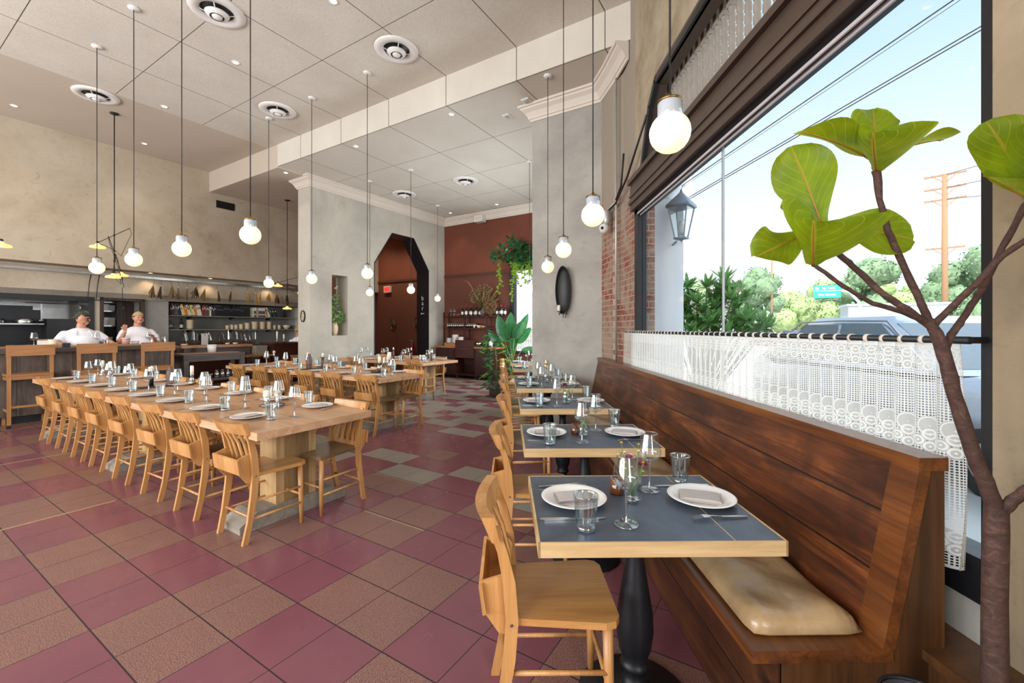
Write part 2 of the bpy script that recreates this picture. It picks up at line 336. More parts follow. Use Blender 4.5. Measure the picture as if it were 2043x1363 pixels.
# people and outdoors
M['skin'] = plain('skin', '#b98468', .5, var=.05, Subsurface_Weight=.1)
M['shirt'] = plain('white_cotton', '#dedce2', .9, var=.03, sc=5)
M['apron_cloth'] = plain('white_apron_cloth', '#e6e4ea', .9, var=.03, sc=6)
M['trousers'] = plain('dark_trousers', '#22242a', .9)
M['cap_green'] = plain('dark_green_cap_cloth', '#3a3c28', .9)
M['cap_tan'] = plain('tan_cap_cloth', '#a88c66', .9)
M['hair'] = plain('dark_hair', '#221a15', .7)
M['asphalt'] = plain('asphalt', '#a8a6a2', .9, var=.06, sc=3)
M['sidewalk'] = plain('sidewalk_concrete', '#d8d4cc', .9, var=.05, sc=2)
M['stucco'] = plain('white_stucco', '#d6d8da', .9, var=.03, sc=3)
M['car_paint'] = plain('silver_blue_car_paint', '#8c95a3', .2, .4, Coat_Weight=1.0)
M['car_glass'] = plain('dark_car_glass', '#4b5761', .1, 0)
M['car_white'] = plain('white_car_paint', '#dcdcdc', .2, Coat_Weight=.6)
M['rubber'] = plain('tyre_rubber', '#1c1c1e', .8)
M['bead_light'] = plain('pale_bead', '#b9b3b4', .4)
M['pole_wood'] = plain('utility_pole_wood', '#b08766', .9)
M['wire'] = plain('power_line', '#2c2a30', .6)
M['sign_teal'] = plain('teal_sign_face', '#3fb3a5', .5)
M['lantern'] = plain('lantern_metal', '#828c98', .5, .4)
M['foil_a'] = plain('tree_leaf_green', '#86a07a', .8, var=.3, sc=2)
M['foil_b'] = plain('tree_leaf_light_green', '#adc184', .8, var=.3, sc=2)
M['foil_c'] = leafmat('shrub_leaf', '#4f7d47', '#76a058', '#95b878', .3)
M['trunk'] = plain('tree_trunk', '#6a5444', .9)
# ------------------------------------------------------------------ mesh helpers
class MB:
    def __init__(s): s.b = bmesh.new(); s.uv = None
    def box(s, x0, x1, y0, y1, z0, z1, mi=0):
        v = [s.b.verts.new((x, y, z)) for z in (z0, z1) for x, y in ((x0, y0), (x1, y0), (x1, y1), (x0, y1))]
        for f in ((3, 2, 1, 0), (4, 5, 6, 7), (0, 1, 5, 4), (1, 2, 6, 5), (2, 3, 7, 6), (3, 0, 4, 7)):
            s.b.faces.new([v[i] for i in f]).material_index = mi
        s.last = v; return s
    def bc(s, c, d, rz=0, rx=0, ry=0, mi=0):
        s.box(-d[0] / 2, d[0] / 2, -d[1] / 2, d[1] / 2, -d[2] / 2, d[2] / 2, mi); v = s.last
        m = Matrix.Translation(c) @ Matrix.Rotation(rz, 4, 'Z') @ Matrix.Rotation(ry, 4, 'Y') @ Matrix.Rotation(rx, 4, 'X')
        for q in v: q.co = m @ q.co
        return s
    def prism(s, poly, z0, z1, plane='XY'):
        f = {'XY': lambda a, b, c: (a, b, c), 'YZ': lambda a, b, c: (c, a, b), 'XZ': lambda a, b, c: (a, c, b)}[plane]
        lo = [s.b.verts.new(f(a, b, z0)) for a, b in poly]; hi = [s.b.verts.new(f(a, b, z1)) for a, b in poly]
        n = len(poly); s.b.faces.new(lo[::-1]); s.b.faces.new(hi)
        for i in range(n): s.b.faces.new((lo[i], lo[(i + 1) % n], hi[(i + 1) % n], hi[i]))
        return s
    def bar(s, p, q, wx, wy, up=(0, 0, 1)):
        """rectangular bar from p to q"""
        p, q = Vector(p), Vector(q); d = (q - p).normalized(); u = Vector(up)
        if abs(d.dot(u)) > .98: u = Vector((0, 1, 0))
        r = d.cross(u).normalized(); u = r.cross(d)
        v = [s.b.verts.new(c + r * a * wx / 2 + u * b * wy / 2) for c in (p, q) for a, b in ((-1, -1), (1, -1), (1, 1), (-1, 1))]
        for f in ((3, 2, 1, 0), (4, 5, 6, 7), (0, 1, 5, 4), (1, 2, 6, 5), (2, 3, 7, 6), (3, 0, 4, 7)): s.b.faces.new([v[i] for i in f])
        return s
    def tube(s, pts, rad, n=8, cap=True):
        pts = [Vector(p) for p in pts]; rad = rad if isinstance(rad, (list, tuple)) else [rad] * len(pts)
        prev = None; ref = None
        for i, p in enumerate(pts):
            d = (pts[min(i + 1, len(pts) - 1)] - pts[max(i - 1, 0)]).normalized()
            if ref is None:
                ref = Vector((0, 0, 1)) if abs(d.z) < .9 else Vector((1, 0, 0))
            r = d.cross(ref).normalized(); u = r.cross(d); ref = u
            ring = [s.b.verts.new(p + (r * math.cos(2 * PI * k / n) + u * math.sin(2 * PI * k / n)) * rad[i]) for k in range(n)]
            if prev:
                for k in range(n): s.b.faces.new((prev[k], prev[(k + 1) % n], ring[(k + 1) % n], ring[k])).smooth = True
            elif cap: s.b.faces.new(ring[::-1])
            prev = ring
        if cap: s.b.faces.new(prev)
        return s
    def lathe(s, prof, n=24, c=(0, 0, 0), sx=1, sy=1):
        """prof: (r, z) bottom to top or any path; closes to the axis where r is 0"""
        prev = None; c = Vector(c)
        for r, z in prof:
            if r < 1e-6: ring = [s.b.verts.new(c + Vector((0, 0, z)))]
            else: ring = [s.b.verts.new(c + Vector((sx * r * math.cos(2 * PI * k / n), sy * r * math.sin(2 * PI * k / n), z))) for k in range(n)]
            if prev:
                for k in range(n):
                    a = prev[k % len(prev)]; b2 = prev[(k + 1) % len(prev)]; d = ring[(k + 1) % len(ring)]; e = ring[k % len(ring)]
                    q = []
                    for w_ in (a, b2, d, e):
                        if w_ not in q: q.append(w_)
                    if len(q) > 2: s.b.faces.new(q).smooth = True
            prev = ring
        return s
    def ball(s, c, r, n=16, sq=(1, 1, 1)):
        pr = [(max(0, r * math.sin(PI * i / (n // 2))) if 0 < i < n // 2 else 0, -r * math.cos(PI * i / (n // 2))) for i in range(n // 2 + 1)]
        k = len(s.b.verts); s.lathe(pr, n)
        s.b.verts.ensure_lookup_table()
        for v in s.b.verts[k:]: v.co = Vector((v.co.x * sq[0], v.co.y * sq[1], v.co.z * sq[2])) + Vector(c)
        return s
    def build(s, name, mats, parent=None, bev=0, smooth=None, loc=None, rz=None, rc=True, seg=2):
        if bev:
            e = [x for x in s.b.edges if len(x.link_faces) == 2 and x.calc_face_angle(0) > .6]
            bmesh.ops.bevel(s.b, geom=e, offset=bev, segments=seg, affect='EDGES', profile=.7, clamp_overlap=True)
        if rc: bmesh.ops.recalc_face_normals(s.b, faces=s.b.faces)
        me = bpy.data.meshes.new(name); s.b.to_mesh(me); s.b.free()
        for m in (mats if isinstance(mats, (list, tuple)) else [mats]): me.materials.append(M[m] if isinstance(m, str) else m)
        if smooth:
            for p in me.polygons: p.use_smooth = True
        o = bpy.data.objects.new(name, me); C.objects.link(o)
        if parent is not None: o.parent = parent
        if loc is not None: o.location = loc
        if rz is not None: o.rotation_euler = (0, 0, rz)
        return o
def tag(o, label, cat, group=None, kind=None):
    o['label'] = label; o['category'] = cat
    if group: o['group'] = group
    if kind: o['kind'] = kind
    return o
def empty(name, loc=(0, 0, 0), rz=0, label=None, cat=None, group=None):
    o = bpy.data.objects.new(name, None); C.objects.link(o); o.location = loc; o.rotation_euler = (0, 0, rz); o.empty_display_size = .1
    if label: tag(o, label, cat, group)
    return o
def kids(o): return [c for c in o.children]
def dup(o, loc=None, rz=None, label=None, group=None, parent=None, cat=None):
    c = o.copy(); C.objects.link(c)
    if parent is not None: c.parent = parent
    if loc is not None: c.location = loc
    if rz is not None: c.rotation_euler = (0, 0, rz)
    if label: c['label'] = label
    if cat: c['category'] = cat
    if group: c['group'] = group
    for ch in kids(o):
        if ch is not c: dup(ch, parent=c)
    return c
def U(u, v, z=0): x, y = xy(u, v); return (x, y, z)
def st(o, rot=True):
    """a piece of the setting; rot: modelled in the building's own grid"""
    o['kind'] = 'structure'
    if rot: o.rotation_euler = (0, 0, -TH)
    return o
def clip(poly, f):
    out = []
    for i, p in enumerate(poly):
        q = poly[(i + 1) % len(poly)]; a, b = f(p), f(q)
        if a >= 0: out.append(p)
        if (a >= 0) != (b >= 0): t_ = a / (a - b); out.append((p[0] + (q[0] - p[0]) * t_, p[1] + (q[1] - p[1]) * t_))
    return out
def cut_right(poly, lim): return clip(poly, lambda p: lim - xy(*p)[0])

# ------------------------------------------------------------------ floor
rt = random.Random(3)
mb = MB(); bm = mb.b; VV = {}
def vt(i, j, z=0):
    if (i, j) not in VV: VV[(i, j)] = bm.verts.new((-2.12 + i * PT, .66 + j * PT, z))
    return VV[(i, j)]
for i in range(-36, 20):
    for j in range(-18, 34):
        cx, cy = xy(-2.12 + (i + .5) * PT, .66 + (j + .5) * PT)
        if cx > 1.75: continue
        f = bm.faces.new((vt(i, j), vt(i + 1, j), vt(i + 1, j + 1), vt(i, j + 1)))
        I, J = i // 2, j // 2
        if j < 7: k = 1 if (I + J) % 2 else 0
        elif j < 9: k = 2 if (I + j) % 2 else 0
        elif j < 12: k = 0 if rt.random() < .9 else 1
        else: k = 2 if (I + j) % 2 else 0
        if j >= 12 and k == 0 and rt.random() < .15: k = 2
        if j >= 22: k = {0: 3 if rt.random() < .6 else 0, 2: 2}[k]
        if i < -10 and j < 7 and k == 1 and rt.random() < .5: k = 3  # browner left floor: a lighting tone put into the tile colour
        f.material_index = k
for u0, u1, v0, v1 in ((-4.665, -4.645, 0, 1.27), (-2.75, -2.12, 2.225, 2.233), (-3.38, -2.75, 2.86, 2.866), (-6.9, -6.88, .66, 1.9)):
    q = mb.box(u0, u1, v0, v1, -.002, .0006, 4)
st(mb.build('floor', ['tile_red', 'tile_speck', 'tile_grey', 'tile_brown', 'tile_joint']))

# ------------------------------------------------------------------ ceilings
RX = 1.62
def slab(name, poly, z0, z1, m): return st(MB().prism(cut_right(poly, RX), z0, z1).build(name, m))
slab('ceiling', [(-9.2, -4.7), (12, -4.7), (12, 4.98), (-9.2, 4.98)], 5.25, 5.4, 'acoustic')
slab('ceiling_kitchen', [(-12.6, -4.7), (-9.2, -4.7), (-9.2, 4.98), (-12.6, 4.98)], 5.25, 5.4, 'smooth')
slab('ceiling_low', [(-8.86, 4.98), (12, 4.98), (12, 10.2), (-8.86, 10.2)], 4.8, 5.4, 'acoustic')
slab('ceiling_kitchen_low', [(-13.6, 4.98), (-8.86, 4.98), (-8.86, 10.2), (-13.6, 10.2)], 4.77, 5.4, 'smooth')

# ------------------------------------------------------------------ window wall (x = 1.45)
WX = 1.45
def yz(name, poly, m, x0=WX, x1=WX + .22, **k): return st(MB().prism(poly, x0, x1, 'YZ').build(name, m, **k), False)
mb = MB(); mb.box(WX, WX + .22, -.9, 1.26, -.1, 5.4).box(WX, WX + .22, -6.2, -4.9, -.1, 5.4).box(WX, WX + .22, -4.9, -.9, -.1, .65).box(WX, WX + .22, -4.9, -.9, 3.06, 5.4)
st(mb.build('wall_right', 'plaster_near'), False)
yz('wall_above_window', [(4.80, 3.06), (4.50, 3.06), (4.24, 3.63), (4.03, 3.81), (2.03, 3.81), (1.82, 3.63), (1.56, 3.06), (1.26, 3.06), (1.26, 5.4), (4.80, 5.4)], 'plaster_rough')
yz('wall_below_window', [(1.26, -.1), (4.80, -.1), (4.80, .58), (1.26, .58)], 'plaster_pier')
st(MB().box(WX - .19, WX, 1.0, 5.2, .42, .45).box(WX - .17, WX, 1.0, 5.2, 0, .42).build('trim_1', 'bench_end', bev=.004), False)
yz('wall_window_far', [(4.80, -.1), (5.28, -.1), (5.28, 5.4), (4.80, 5.4)], 'brick')
# brick return between the window wall and the plastered pier, and the pier itself
P1 = xy(-3.22, 5.74); P2 = xy(-2.11, 5.74)
st(MB().prism([(1.45, 5.28), (1.405, 5.5), (1.38, 5.52), (P2[0], P2[1]), (1.67, 6.3), (1.67, 5.28)], -.1, 5.4).build('wall_brick_return', 'brick'), False)
st(MB().prism([(-3.22, 5.74), (-2.11, 5.74), (-1.7, 6.3), (-3.22, 6.3)], 0, 4.85).build('wall_pier', 'plaster_pier'))
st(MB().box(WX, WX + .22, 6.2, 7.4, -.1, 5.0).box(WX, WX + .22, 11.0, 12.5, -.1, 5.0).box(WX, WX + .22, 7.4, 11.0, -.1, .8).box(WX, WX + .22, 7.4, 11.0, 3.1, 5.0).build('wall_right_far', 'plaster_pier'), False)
# crown along the pier
def crown(name, path, closed=False, z=4.8, m='crown', s=1.0):
    """path in world xy, the room on the left of travel"""
    prof = [(0, -.22), (.02, -.22), (.03, -.19), (.045, -.185), (.05, -.16), (.085, -.10), (.135, -.06), (.14, -.035), (.165, -.03), (.17, 0), (0, 0)]
    b = MB(); n = len(path); rows = []
    for i, p in enumerate(path):
        a = Vector(path[max(0, i - 1)]); c = Vector(path[min(n - 1, i + 1)]); p = Vector(p)
        d0 = (p - a).normalized() if i else (c - p).normalized(); d1 = (c - p).normalized() if i < n - 1 else d0
        n0 = Vector((-d0.y, d0.x)); n1 = Vector((-d1.y, d1.x)); nn = (n0 + n1); nn = nn / max(.3, nn.dot(n0))
        rows.append([b.b.verts.new((p.x + nn.x * q * s, p.y + nn.y * q * s, z + h * s)) for q, h in prof])
    for r0, r1 in zip(rows, rows[1:]):
        for k in range(len(prof)): b.b.faces.new((r0[k], r0[(k + 1) % len(prof)], r1[(k + 1) % len(prof)], r1[k]))
    b.b.faces.new(rows[0]); b.b.faces.new(rows[-1][::-1])
    return st(b.build(name, m), False)
crown('trim_crown_pier', [(1.44, 5.02), (1.40, 5.5), P2, P1, xy(-3.22, 6.2)])
# ------------------------------------------------------------------ arch wall (u = -8.85), opening to the bar passage
AW = -8.85; AT = .45
mb = MB()
for poly in ([(5.7, 0), (6.25, 0), (6.25, 4.78), (5.7, 4.78)], [(6.25, 0), (6.68, 0), (6.68, 1.26), (6.25, 1.26)], [(6.25, 2.68), (6.68, 2.68), (6.68, 4.78), (6.25, 4.78)],
             [(6.68, 0), (7.47, 0), (7.47, 4.78), (6.68, 4.78)], [(7.47, 3.12), (8.07, 4.0), (8.89, 4.0), (9.5, 3.14), (9.5, 4.78), (7.47, 4.78)], [(9.5, 0), (10.2, 0), (10.2, 4.78), (9.5, 4.78)]):
    mb.prism(poly, AW - AT, AW, 'YZ')
st(mb.build('wall_arch', 'plaster_cool'))
def liner(pts, t_, x0, x1, name, m, closed=False):
    b = MB()
    for (a0, b0), (a1, b1) in zip(pts, pts[1:]):
        d = Vector((a1 - a0, b1 - b0)).normalized(); nx, ny = -d.y * t_, d.x * t_
        b.prism([(a0, b0), (a1, b1), (a1 + nx, b1 + ny), (a0 + nx, b0 + ny)], x0, x1, 'YZ')
    return b.build(name, m)
st(liner([(9.5, 0), (9.5, 3.14), (8.89, 4.0), (8.07, 4.0), (7.47, 3.12), (7.47, 0)], .03, AW - AT - .01, AW + .004, 'trim_arch_casing', 'frame_dark'))
crown('trim_crown_arch_wall', [xy(-4.3, 10.2), xy(AW, 10.2), xy(AW, 5.7), xy(AW - AT, 5.7), xy(AW - AT, 6.2)])
# ------------------------------------------------------------------ far terracotta wall (v = 10.2) with its window
FW = 10.2; fl = -6.42
mb = MB(); mb.box(-13.6, fl, FW, FW + .2, 0, 3.02); st(mb.build('wall_back_lower', 'terracotta_low'))
mb = MB(); mb.box(-13.6, fl, FW, FW + .2, 3.02, 4.85); mb.box(fl, -4.0, FW, FW + .2, 3.16, 4.85); st(mb.build('wall_back_upper', 'terracotta'))
st(MB().box(fl, -4.0, FW, FW + .2, 0, .72).build('wall_back_below_window', 'terracotta_low'))
st(MB().box(-8.84, fl, FW - .03, FW - .001, 2.99, 3.06).build('trim_2', 'trim_brown', bev=.006))
st(MB().box(-13.6, -9.31, FW - .03, FW - .001, 2.99, 3.06).build('trim_3', 'trim_brown', bev=.006))
mb = MB(); mb.box(fl, fl + .14, FW - .04, FW + .1, .72, 3.16); mb.box(fl + .14, -4.0, FW - .04, FW + .1, 3.04, 3.16); mb.box(fl + .14, -4, FW - .04, FW + .1, .72, .8); mb.box(fl + .9, fl + .94, FW - .0, FW + .08, .8, 3.04)
st(mb.build('window_2', 'frame_dark', bev=.006))
w2 = bpy.data.objects['window_2']; MB().box(fl + .14, -4.0, FW + .04, FW + .045, .8, 3.04).build('pane', 'pane', parent=w2)
# ------------------------------------------------------------------ kitchen walls (header at u = -11.85, lower wall at u = -12.3)
st(MB().box(-12.6, -11.85, -4.7, 4.98, 2.68, 5.3).box(-12.6, -11.85, 4.98, 10.2, 2.68, 4.8).build('wall_kitchen_header', 'plaster'))
mb = MB(); mb.box(-12.6, -12.3, -4.7, 10.2, 2.07, 2.72); mb.box(-12.6, -12.3, 3.01, 3.13, 0, 2.07)
mb.box(-12.6, -12.3, 7.62, 10.2, 0, 2.07); mb.box(-12.6, -12.3, -4.7, -.2, 0, 2.07)
st(mb.build('wall_kitchen_low', 'plaster'))
st(MB().box(-13.4, -13.2, 3.84, 10.2, 0, 2.3).box(-13.2, -12.6, 3.78, 3.86, 0, 2.3).box(-13.2, -12.6, 7.62, 7.7, 0, 2.3).build('wall_kitchen_recess', 'plaster_dark'))
st(MB().box(-13.6, -13.4, -4.7, 3.9, 0, 2.3).build('wall_kitchen_recess_steel', 'steel'))
st(MB().box(-13.4, -12.3, -4.7, 7.7, 2.07, 2.2).build('ceiling_recess', 'plaster_dark'))
# rear walls with the street-front windows, behind the camera
mb = MB(); e = -4.7
xs = [-12.6]
for uc in (-11.0, -8.6, -6.2, -3.8, -1.4): xs += [uc - .98, uc + .98]
xs.append(4.5)
for k in range(0, len(xs), 2): mb.box(xs[k], xs[k + 1], e, e + .25, -.1, 5.3)
for k in range(1, len(xs) - 1, 2): mb.box(xs[k], xs[k + 1], e, e + .25, -.1, .85); mb.box(xs[k], xs[k + 1], e, e + .25, 4.05, 5.3)
st(mb.build('wall_rear', 'plaster'))
st(MB().box(-13.6, -12.6, -4.7, -4.45, 0, 5.3).build('wall_rear_kitchen', 'plaster'))
# beam face trims: thin line where panels meet is part of the panel material

# ------------------------------------------------------------------ the big window
win = empty('window_1'); win['kind'] = 'structure'
mb = MB(); X0, X1 = WX - .06, WX + .08
mb.prism([(1.26, 2.73), (4.80, 2.73), (4.80, 3.06), (1.26, 3.06)], X0, X1, 'YZ')
mb.box(X0 - .02, X0, 1.26, 4.80, 2.80, 2.84); mb.box(X0 - .035, X0, 1.26, 4.80, 3.02, 3.07); mb.box(X0 - .012, X0, 1.26, 4.80, 2.88, 2.9)
mb.build('header', 'frame', win, bev=.004)
mb = MB(); mb.box(WX - .01, WX + .09, 4.69, 4.80, .58, 2.73); mb.box(WX + .01, WX + .09, 1.26, 1.30, .58, 2.73); mb.box(WX - .01, WX + .10, 1.26, 4.80, .58, .72)
mb.box(WX - .01, WX + .09, 1.26, 4.80, 2.69, 2.73)
mb.build('frame', 'frame_dark', win, bev=.003)
MB().box(WX - .014, WX - .004, 1.30, 4.69, 2.675, 2.692).box(WX + .02, WX + .03, 1.30, 4.69, 2.665, 2.69).build('glazing_bead', 'bead_light', win)
pa = MB(); pa.box(WX + .04, WX + .048, 1.3, 2.928, .72, 2.69); pa.build('pane', 'pane', win)
pa = MB(); pa.box(WX + .04, WX + .048, 2.934, 4.69, .72, 2.69); pa.build('pane', 'pane', win)
MB().box(WX + .034, WX + .05, 2.926, 2.936, .72, 2.69).build('glazing_joint', 'steel', win)
o = liner([(4.5, 3.06), (4.24, 3.63), (4.03, 3.81), (2.03, 3.81), (1.82, 3.63), (1.56, 3.06)], .11, WX - .05, WX + .06, 'transom_frame', 'frame'); o.parent = win
o = liner([(4.42, 3.06), (4.17, 3.59), (3.99, 3.75), (2.07, 3.75), (1.9, 3.59), (1.64, 3.06)], .05, WX - .07, WX - .03, 'transom_bead', 'frame_dark'); o.parent = win
# turned balusters standing outside the transom
bp = [(.02, 0), (.026, .02), (.026, .06), (.018, .075)]
for k in range(7): bp += [(.024, .09 + k * .075), (.024, .14 + k * .075), (.019, .155 + k * .075)]
bp += [(.027, .63), (.027, .66)]
proto = None
M['baluster'] = plain('grey_baluster_wood', '#8d8479', .7, var=.15, sc=9)
for k in range(23):
    y = 1.88 + k * .1
    if proto is None:
        proto = MB().lathe(bp, 10, (0, 0, 0)).bc((0, 0, .69), (.056, .056, .1)).build('baluster', 'baluster', win); proto.location = (WX + .13, y, 3.03)
    else: dup(proto, (WX + .13, y, 3.03), parent=win)
# conduit pipe, cables, camera on the brick return
pipe = MB().tube([(1.372, 5.34, .95), (1.372, 5.34, 4.55)], .013, 10).tube([(1.36, 5.36, 3.0), (1.31, 5.55, 2.96), (1.29, 5.62, 2.9)], .008).build('conduit_pipe', 'galv', smooth=True)
tag(pipe, 'thin galvanised conduit pipe running up the exposed brick beside the window', 'pipe')
cb = MB().tube([(1.36, 4.95, 3.45), (1.37, 5.1, 3.12), (1.36, 5.3, 3.02)], .012).tube([(1.38, 4.2, 3.52), (1.375, 4.85, 3.15), (1.36, 5.3, 2.98), (1.30, 5.6, 2.92)], .012).build('cable', 'cord', smooth=True)
tag(cb, 'black cables sagging from the header to the brick corner', 'cable')
cm = empty('security_camera', (1.26, 5.5, 2.78), 0, 'white dome security camera on a grey bracket on the brick return', 'camera')
MB().lathe([(0, -.05), (.04, -.045), (.05, 0), (.05, .12), (.04, .14), (0, .14)], 14).build('bracket', 'galv', cm).location = (.03, 0, .02)
MB().ball((0, 0, -.07), .065).build('dome', 'white', cm); MB().ball((-.035, -.045, -.075), .022, 10).build('lens', 'black', cm)
# ------------------------------------------------------------------ ceiling fittings
ORD = ['first', 'second', 'third', 'fourth', 'fifth', 'sixth', 'seventh', 'eighth', 'ninth', 'tenth', 'eleventh', 'twelfth', 'thirteenth', 'fourteenth', 'fifteenth', 'sixteenth', 'seventeenth', 'eighteenth', 'nineteenth', 'twentieth',
       'twenty-first', 'twenty-second', 'twenty-third', 'twenty-fourth', 'twenty-fifth', 'twenty-sixth', 'twenty-seventh', 'twenty-eighth', 'twenty-ninth', 'thirtieth']
def ordi(k): return ORD[k] if k < len(ORD) else ORD[k % 30]
def make_pendant(zc, zg=2.25, cordm='cord'):
    t = empty('globe_pendant')
    MB().lathe([(0, zc - .025), (.05, zc - .025), (.058, zc - .012), (.058, zc), (0, zc)], 18).build('canopy', 'white', t)
    MB().tube([(0, 0, zg + .155), (0, 0, zc - .02)], .0045, 6).build('cord', cordm, t)
    MB().lathe([(0, zg + .165), (.007, zg + .163), (.010, zg + .150), (.026, zg + .142), (.050, zg + .132), (.052, zg + .124), (0, zg + .124)], 18).build('brass_cap', 'brass', t)
    MB().lathe([(0, zg + .126), (.045, zg + .126), (.050, zg + .118), (.050, zg + .058), (.047, zg + .052), (0, zg + .052)], 22).build('ceramic_neck', 'ceramic', t)
    MB().ball((0, 0, zg - .004), .084, 24).build('globe', 'globe', t)
    return t
pm = make_pendant(5.25); pl = make_pendant(4.8)
G1 = [(-7.85, 1.95), (-6.54, 1.95), (-5.24, 1.95), (-3.95, 1.98)]
lab = 'hanging over the front long table, {} from the kitchen end'
first = {5.25: pm, 4.8: pl}; used = set()
def pend(x, y, zc, label, group):
    t = first[zc] if zc not in used else dup(first[zc]); used.add(zc)
    t.location = (x, y, 0); tag(t, label, 'pendant lamp', group)
for k, p in enumerate(G1): pend(*xy(*p), 5.25, 'opal globe pendant over the front long table, ' + ordi(k) + ' from the kitchen end', 'globe pendants over the front long table')
for k, p in enumerate([(-7.88, 4.27), (-6.58, 4.27), (-5.23, 4.29)]): pend(*xy(*p), 5.25, 'opal globe pendant over the middle long table, ' + ordi(k) + ' from the kitchen end', 'globe pendants over the middle long table')
for k, p in enumerate([(-7.96, 6.6), (-6.66, 6.6)]): pend(*xy(*p), 4.8, 'opal globe pendant over the rear long table, ' + ordi(k) + ' from the arch wall', 'globe pendants over the rear long table')
pend(*xy(-7.97, 8.9), 4.8, 'lone opal globe pendant beside the arch, in front of the sideboard wall', None)
for k, (x, y, z) in enumerate([(.69, 1.80, 5.25), (.63, 3.11, 5.25), (.60, 4.49, 5.25), (.555, 5.72, 4.8), (.47, 8.66, 4.8)]):
    pend(x, y, z, 'opal globe pendant above the window tables, ' + ordi(k) + ' from the potted fig', 'globe pendants above the window tables')
# round air diffusers
def make_diffuser():
    t = empty('ceiling_diffuser')
    MB().lathe([(.175, -.003), (.18, -.02), (.24, -.030), (.285, -.024), (.295, -.008), (.295, 0), (.175, 0)], 36).build('outer_ring', 'white', t)
    MB().lathe([(0, -.001), (.17, -.001), (.17, .0), (0, .0)], 30).build('dark_duct_disc', 'black', t)  # flat black disc, its colour stands in for the shade inside the duct
    MB().lathe([(.075, -.070), (.115, -.050), (.13, -.040), (.120, -.054), (.078, -.078)], 32).build('inner_cone', 'white', t)
    MB().lathe([(0, -.10), (.025, -.098), (.045, -.088), (.055, -.078), (.055, -.07), (0, -.07)], 28).build('centre_cup', 'white', t)
    b = MB()
    for a in range(4): c_, s_ = math.cos(a * PI / 2 + .4), math.sin(a * PI / 2 + .4); b.bar((.03 * c_, .03 * s_, -.07), (.2 * c_, .2 * s_, -.01), .012, .004)
    b.build('spider_arm', 'white', t)
    return t
d0 = make_diffuser()
for k, (u, v, z, l) in enumerate([(-5.75, 2.5, 5.25, 'over the longest table, cut by the view edge'), (-4.46, 4.15, 5.25, 'beside the beam near the middle table pendants'),
        (-9.5, 2.35, 5.25, 'at the edge of the smooth kitchen ceiling'), (-7.46, 4.2, 5.25, 'near the beam, behind the second row of pendants'), (-8.0, 7.7, 4.8, 'in the low ceiling beside the arch wall'), (-6.1, 7.75, 4.8, 'in the low ceiling beside the plastered pier')]):
    d = d0 if k == 0 else dup(d0); d.location = U(u, v, z); tag(d, 'round white ceiling air diffuser ' + l, 'air vent', 'round ceiling diffusers')
# recessed downlights
def make_down():
    t = empty('recessed_downlight')
    MB().lathe([(.036, -.004), (.055, -.005), (.058, 0), (.036, 0)], 20).build('trim_ring', 'white', t)
    MB().lathe([(0, -.003), (.037, -.003), (.037, -.001), (0, -.001)], 18).build('lamp_face', 'downlight', t)
    return t
dl = make_down(); DL = [(-4.43, 3.15, 5.25, 'over the longest table, close to the beam'), (-6.64, 3.13, 5.25, 'over the front table, in the panelled ceiling'), (-9.0, 3.1, 5.25, 'between panels and smooth ceiling beside a diffuser'),
      (-11.15, 3.5, 5.25, 'in the smooth kitchen ceiling, nearer the beam'), (-11.15, 1.72, 5.25, 'in the smooth kitchen ceiling, farther from the beam'), (-4.39, 5.23, 4.8, 'just past the beam, beside the pier'),
      (-6.66, 5.21, 4.8, 'just past the beam, at its middle'), (-9.0, 5.24, 4.77, 'just past the beam beside the arch wall crown'), (-8.16, 9.67, 4.8, 'before the terracotta wall, nearer the arch'), (-6.53, 9.67, 4.8, 'before the terracotta wall, nearer the window')]
for k, (u, v, z, l) in enumerate(DL):
    d = dl if k == 0 else dup(dl); d.location = U(u, v, z); tag(d, 'small lit downlight ' + l, 'downlight', 'recessed ceiling downlights')
    light('downlight_beam', 'SPOT', U(u, v, z - .02), 32, (1, .84, .66), spot_size=math.radians(95), spot_blend=.8, shadow_soft_size=.05)
for k, v in enumerate((3.9, 5.1, 6.6)):
    d = dup(dl); d.location = U(-12.08, v, 2.68); tag(d, 'small warm downlight under the kitchen header, ' + ordi(k) + ' along the herb rail', 'downlight', 'kitchen header downlights')
    light('header_lamp_beam', 'SPOT', U(-12.12, v, 2.66), 14, (1, .78, .5), spot_size=math.radians(110), spot_blend=.7, shadow_soft_size=.04)

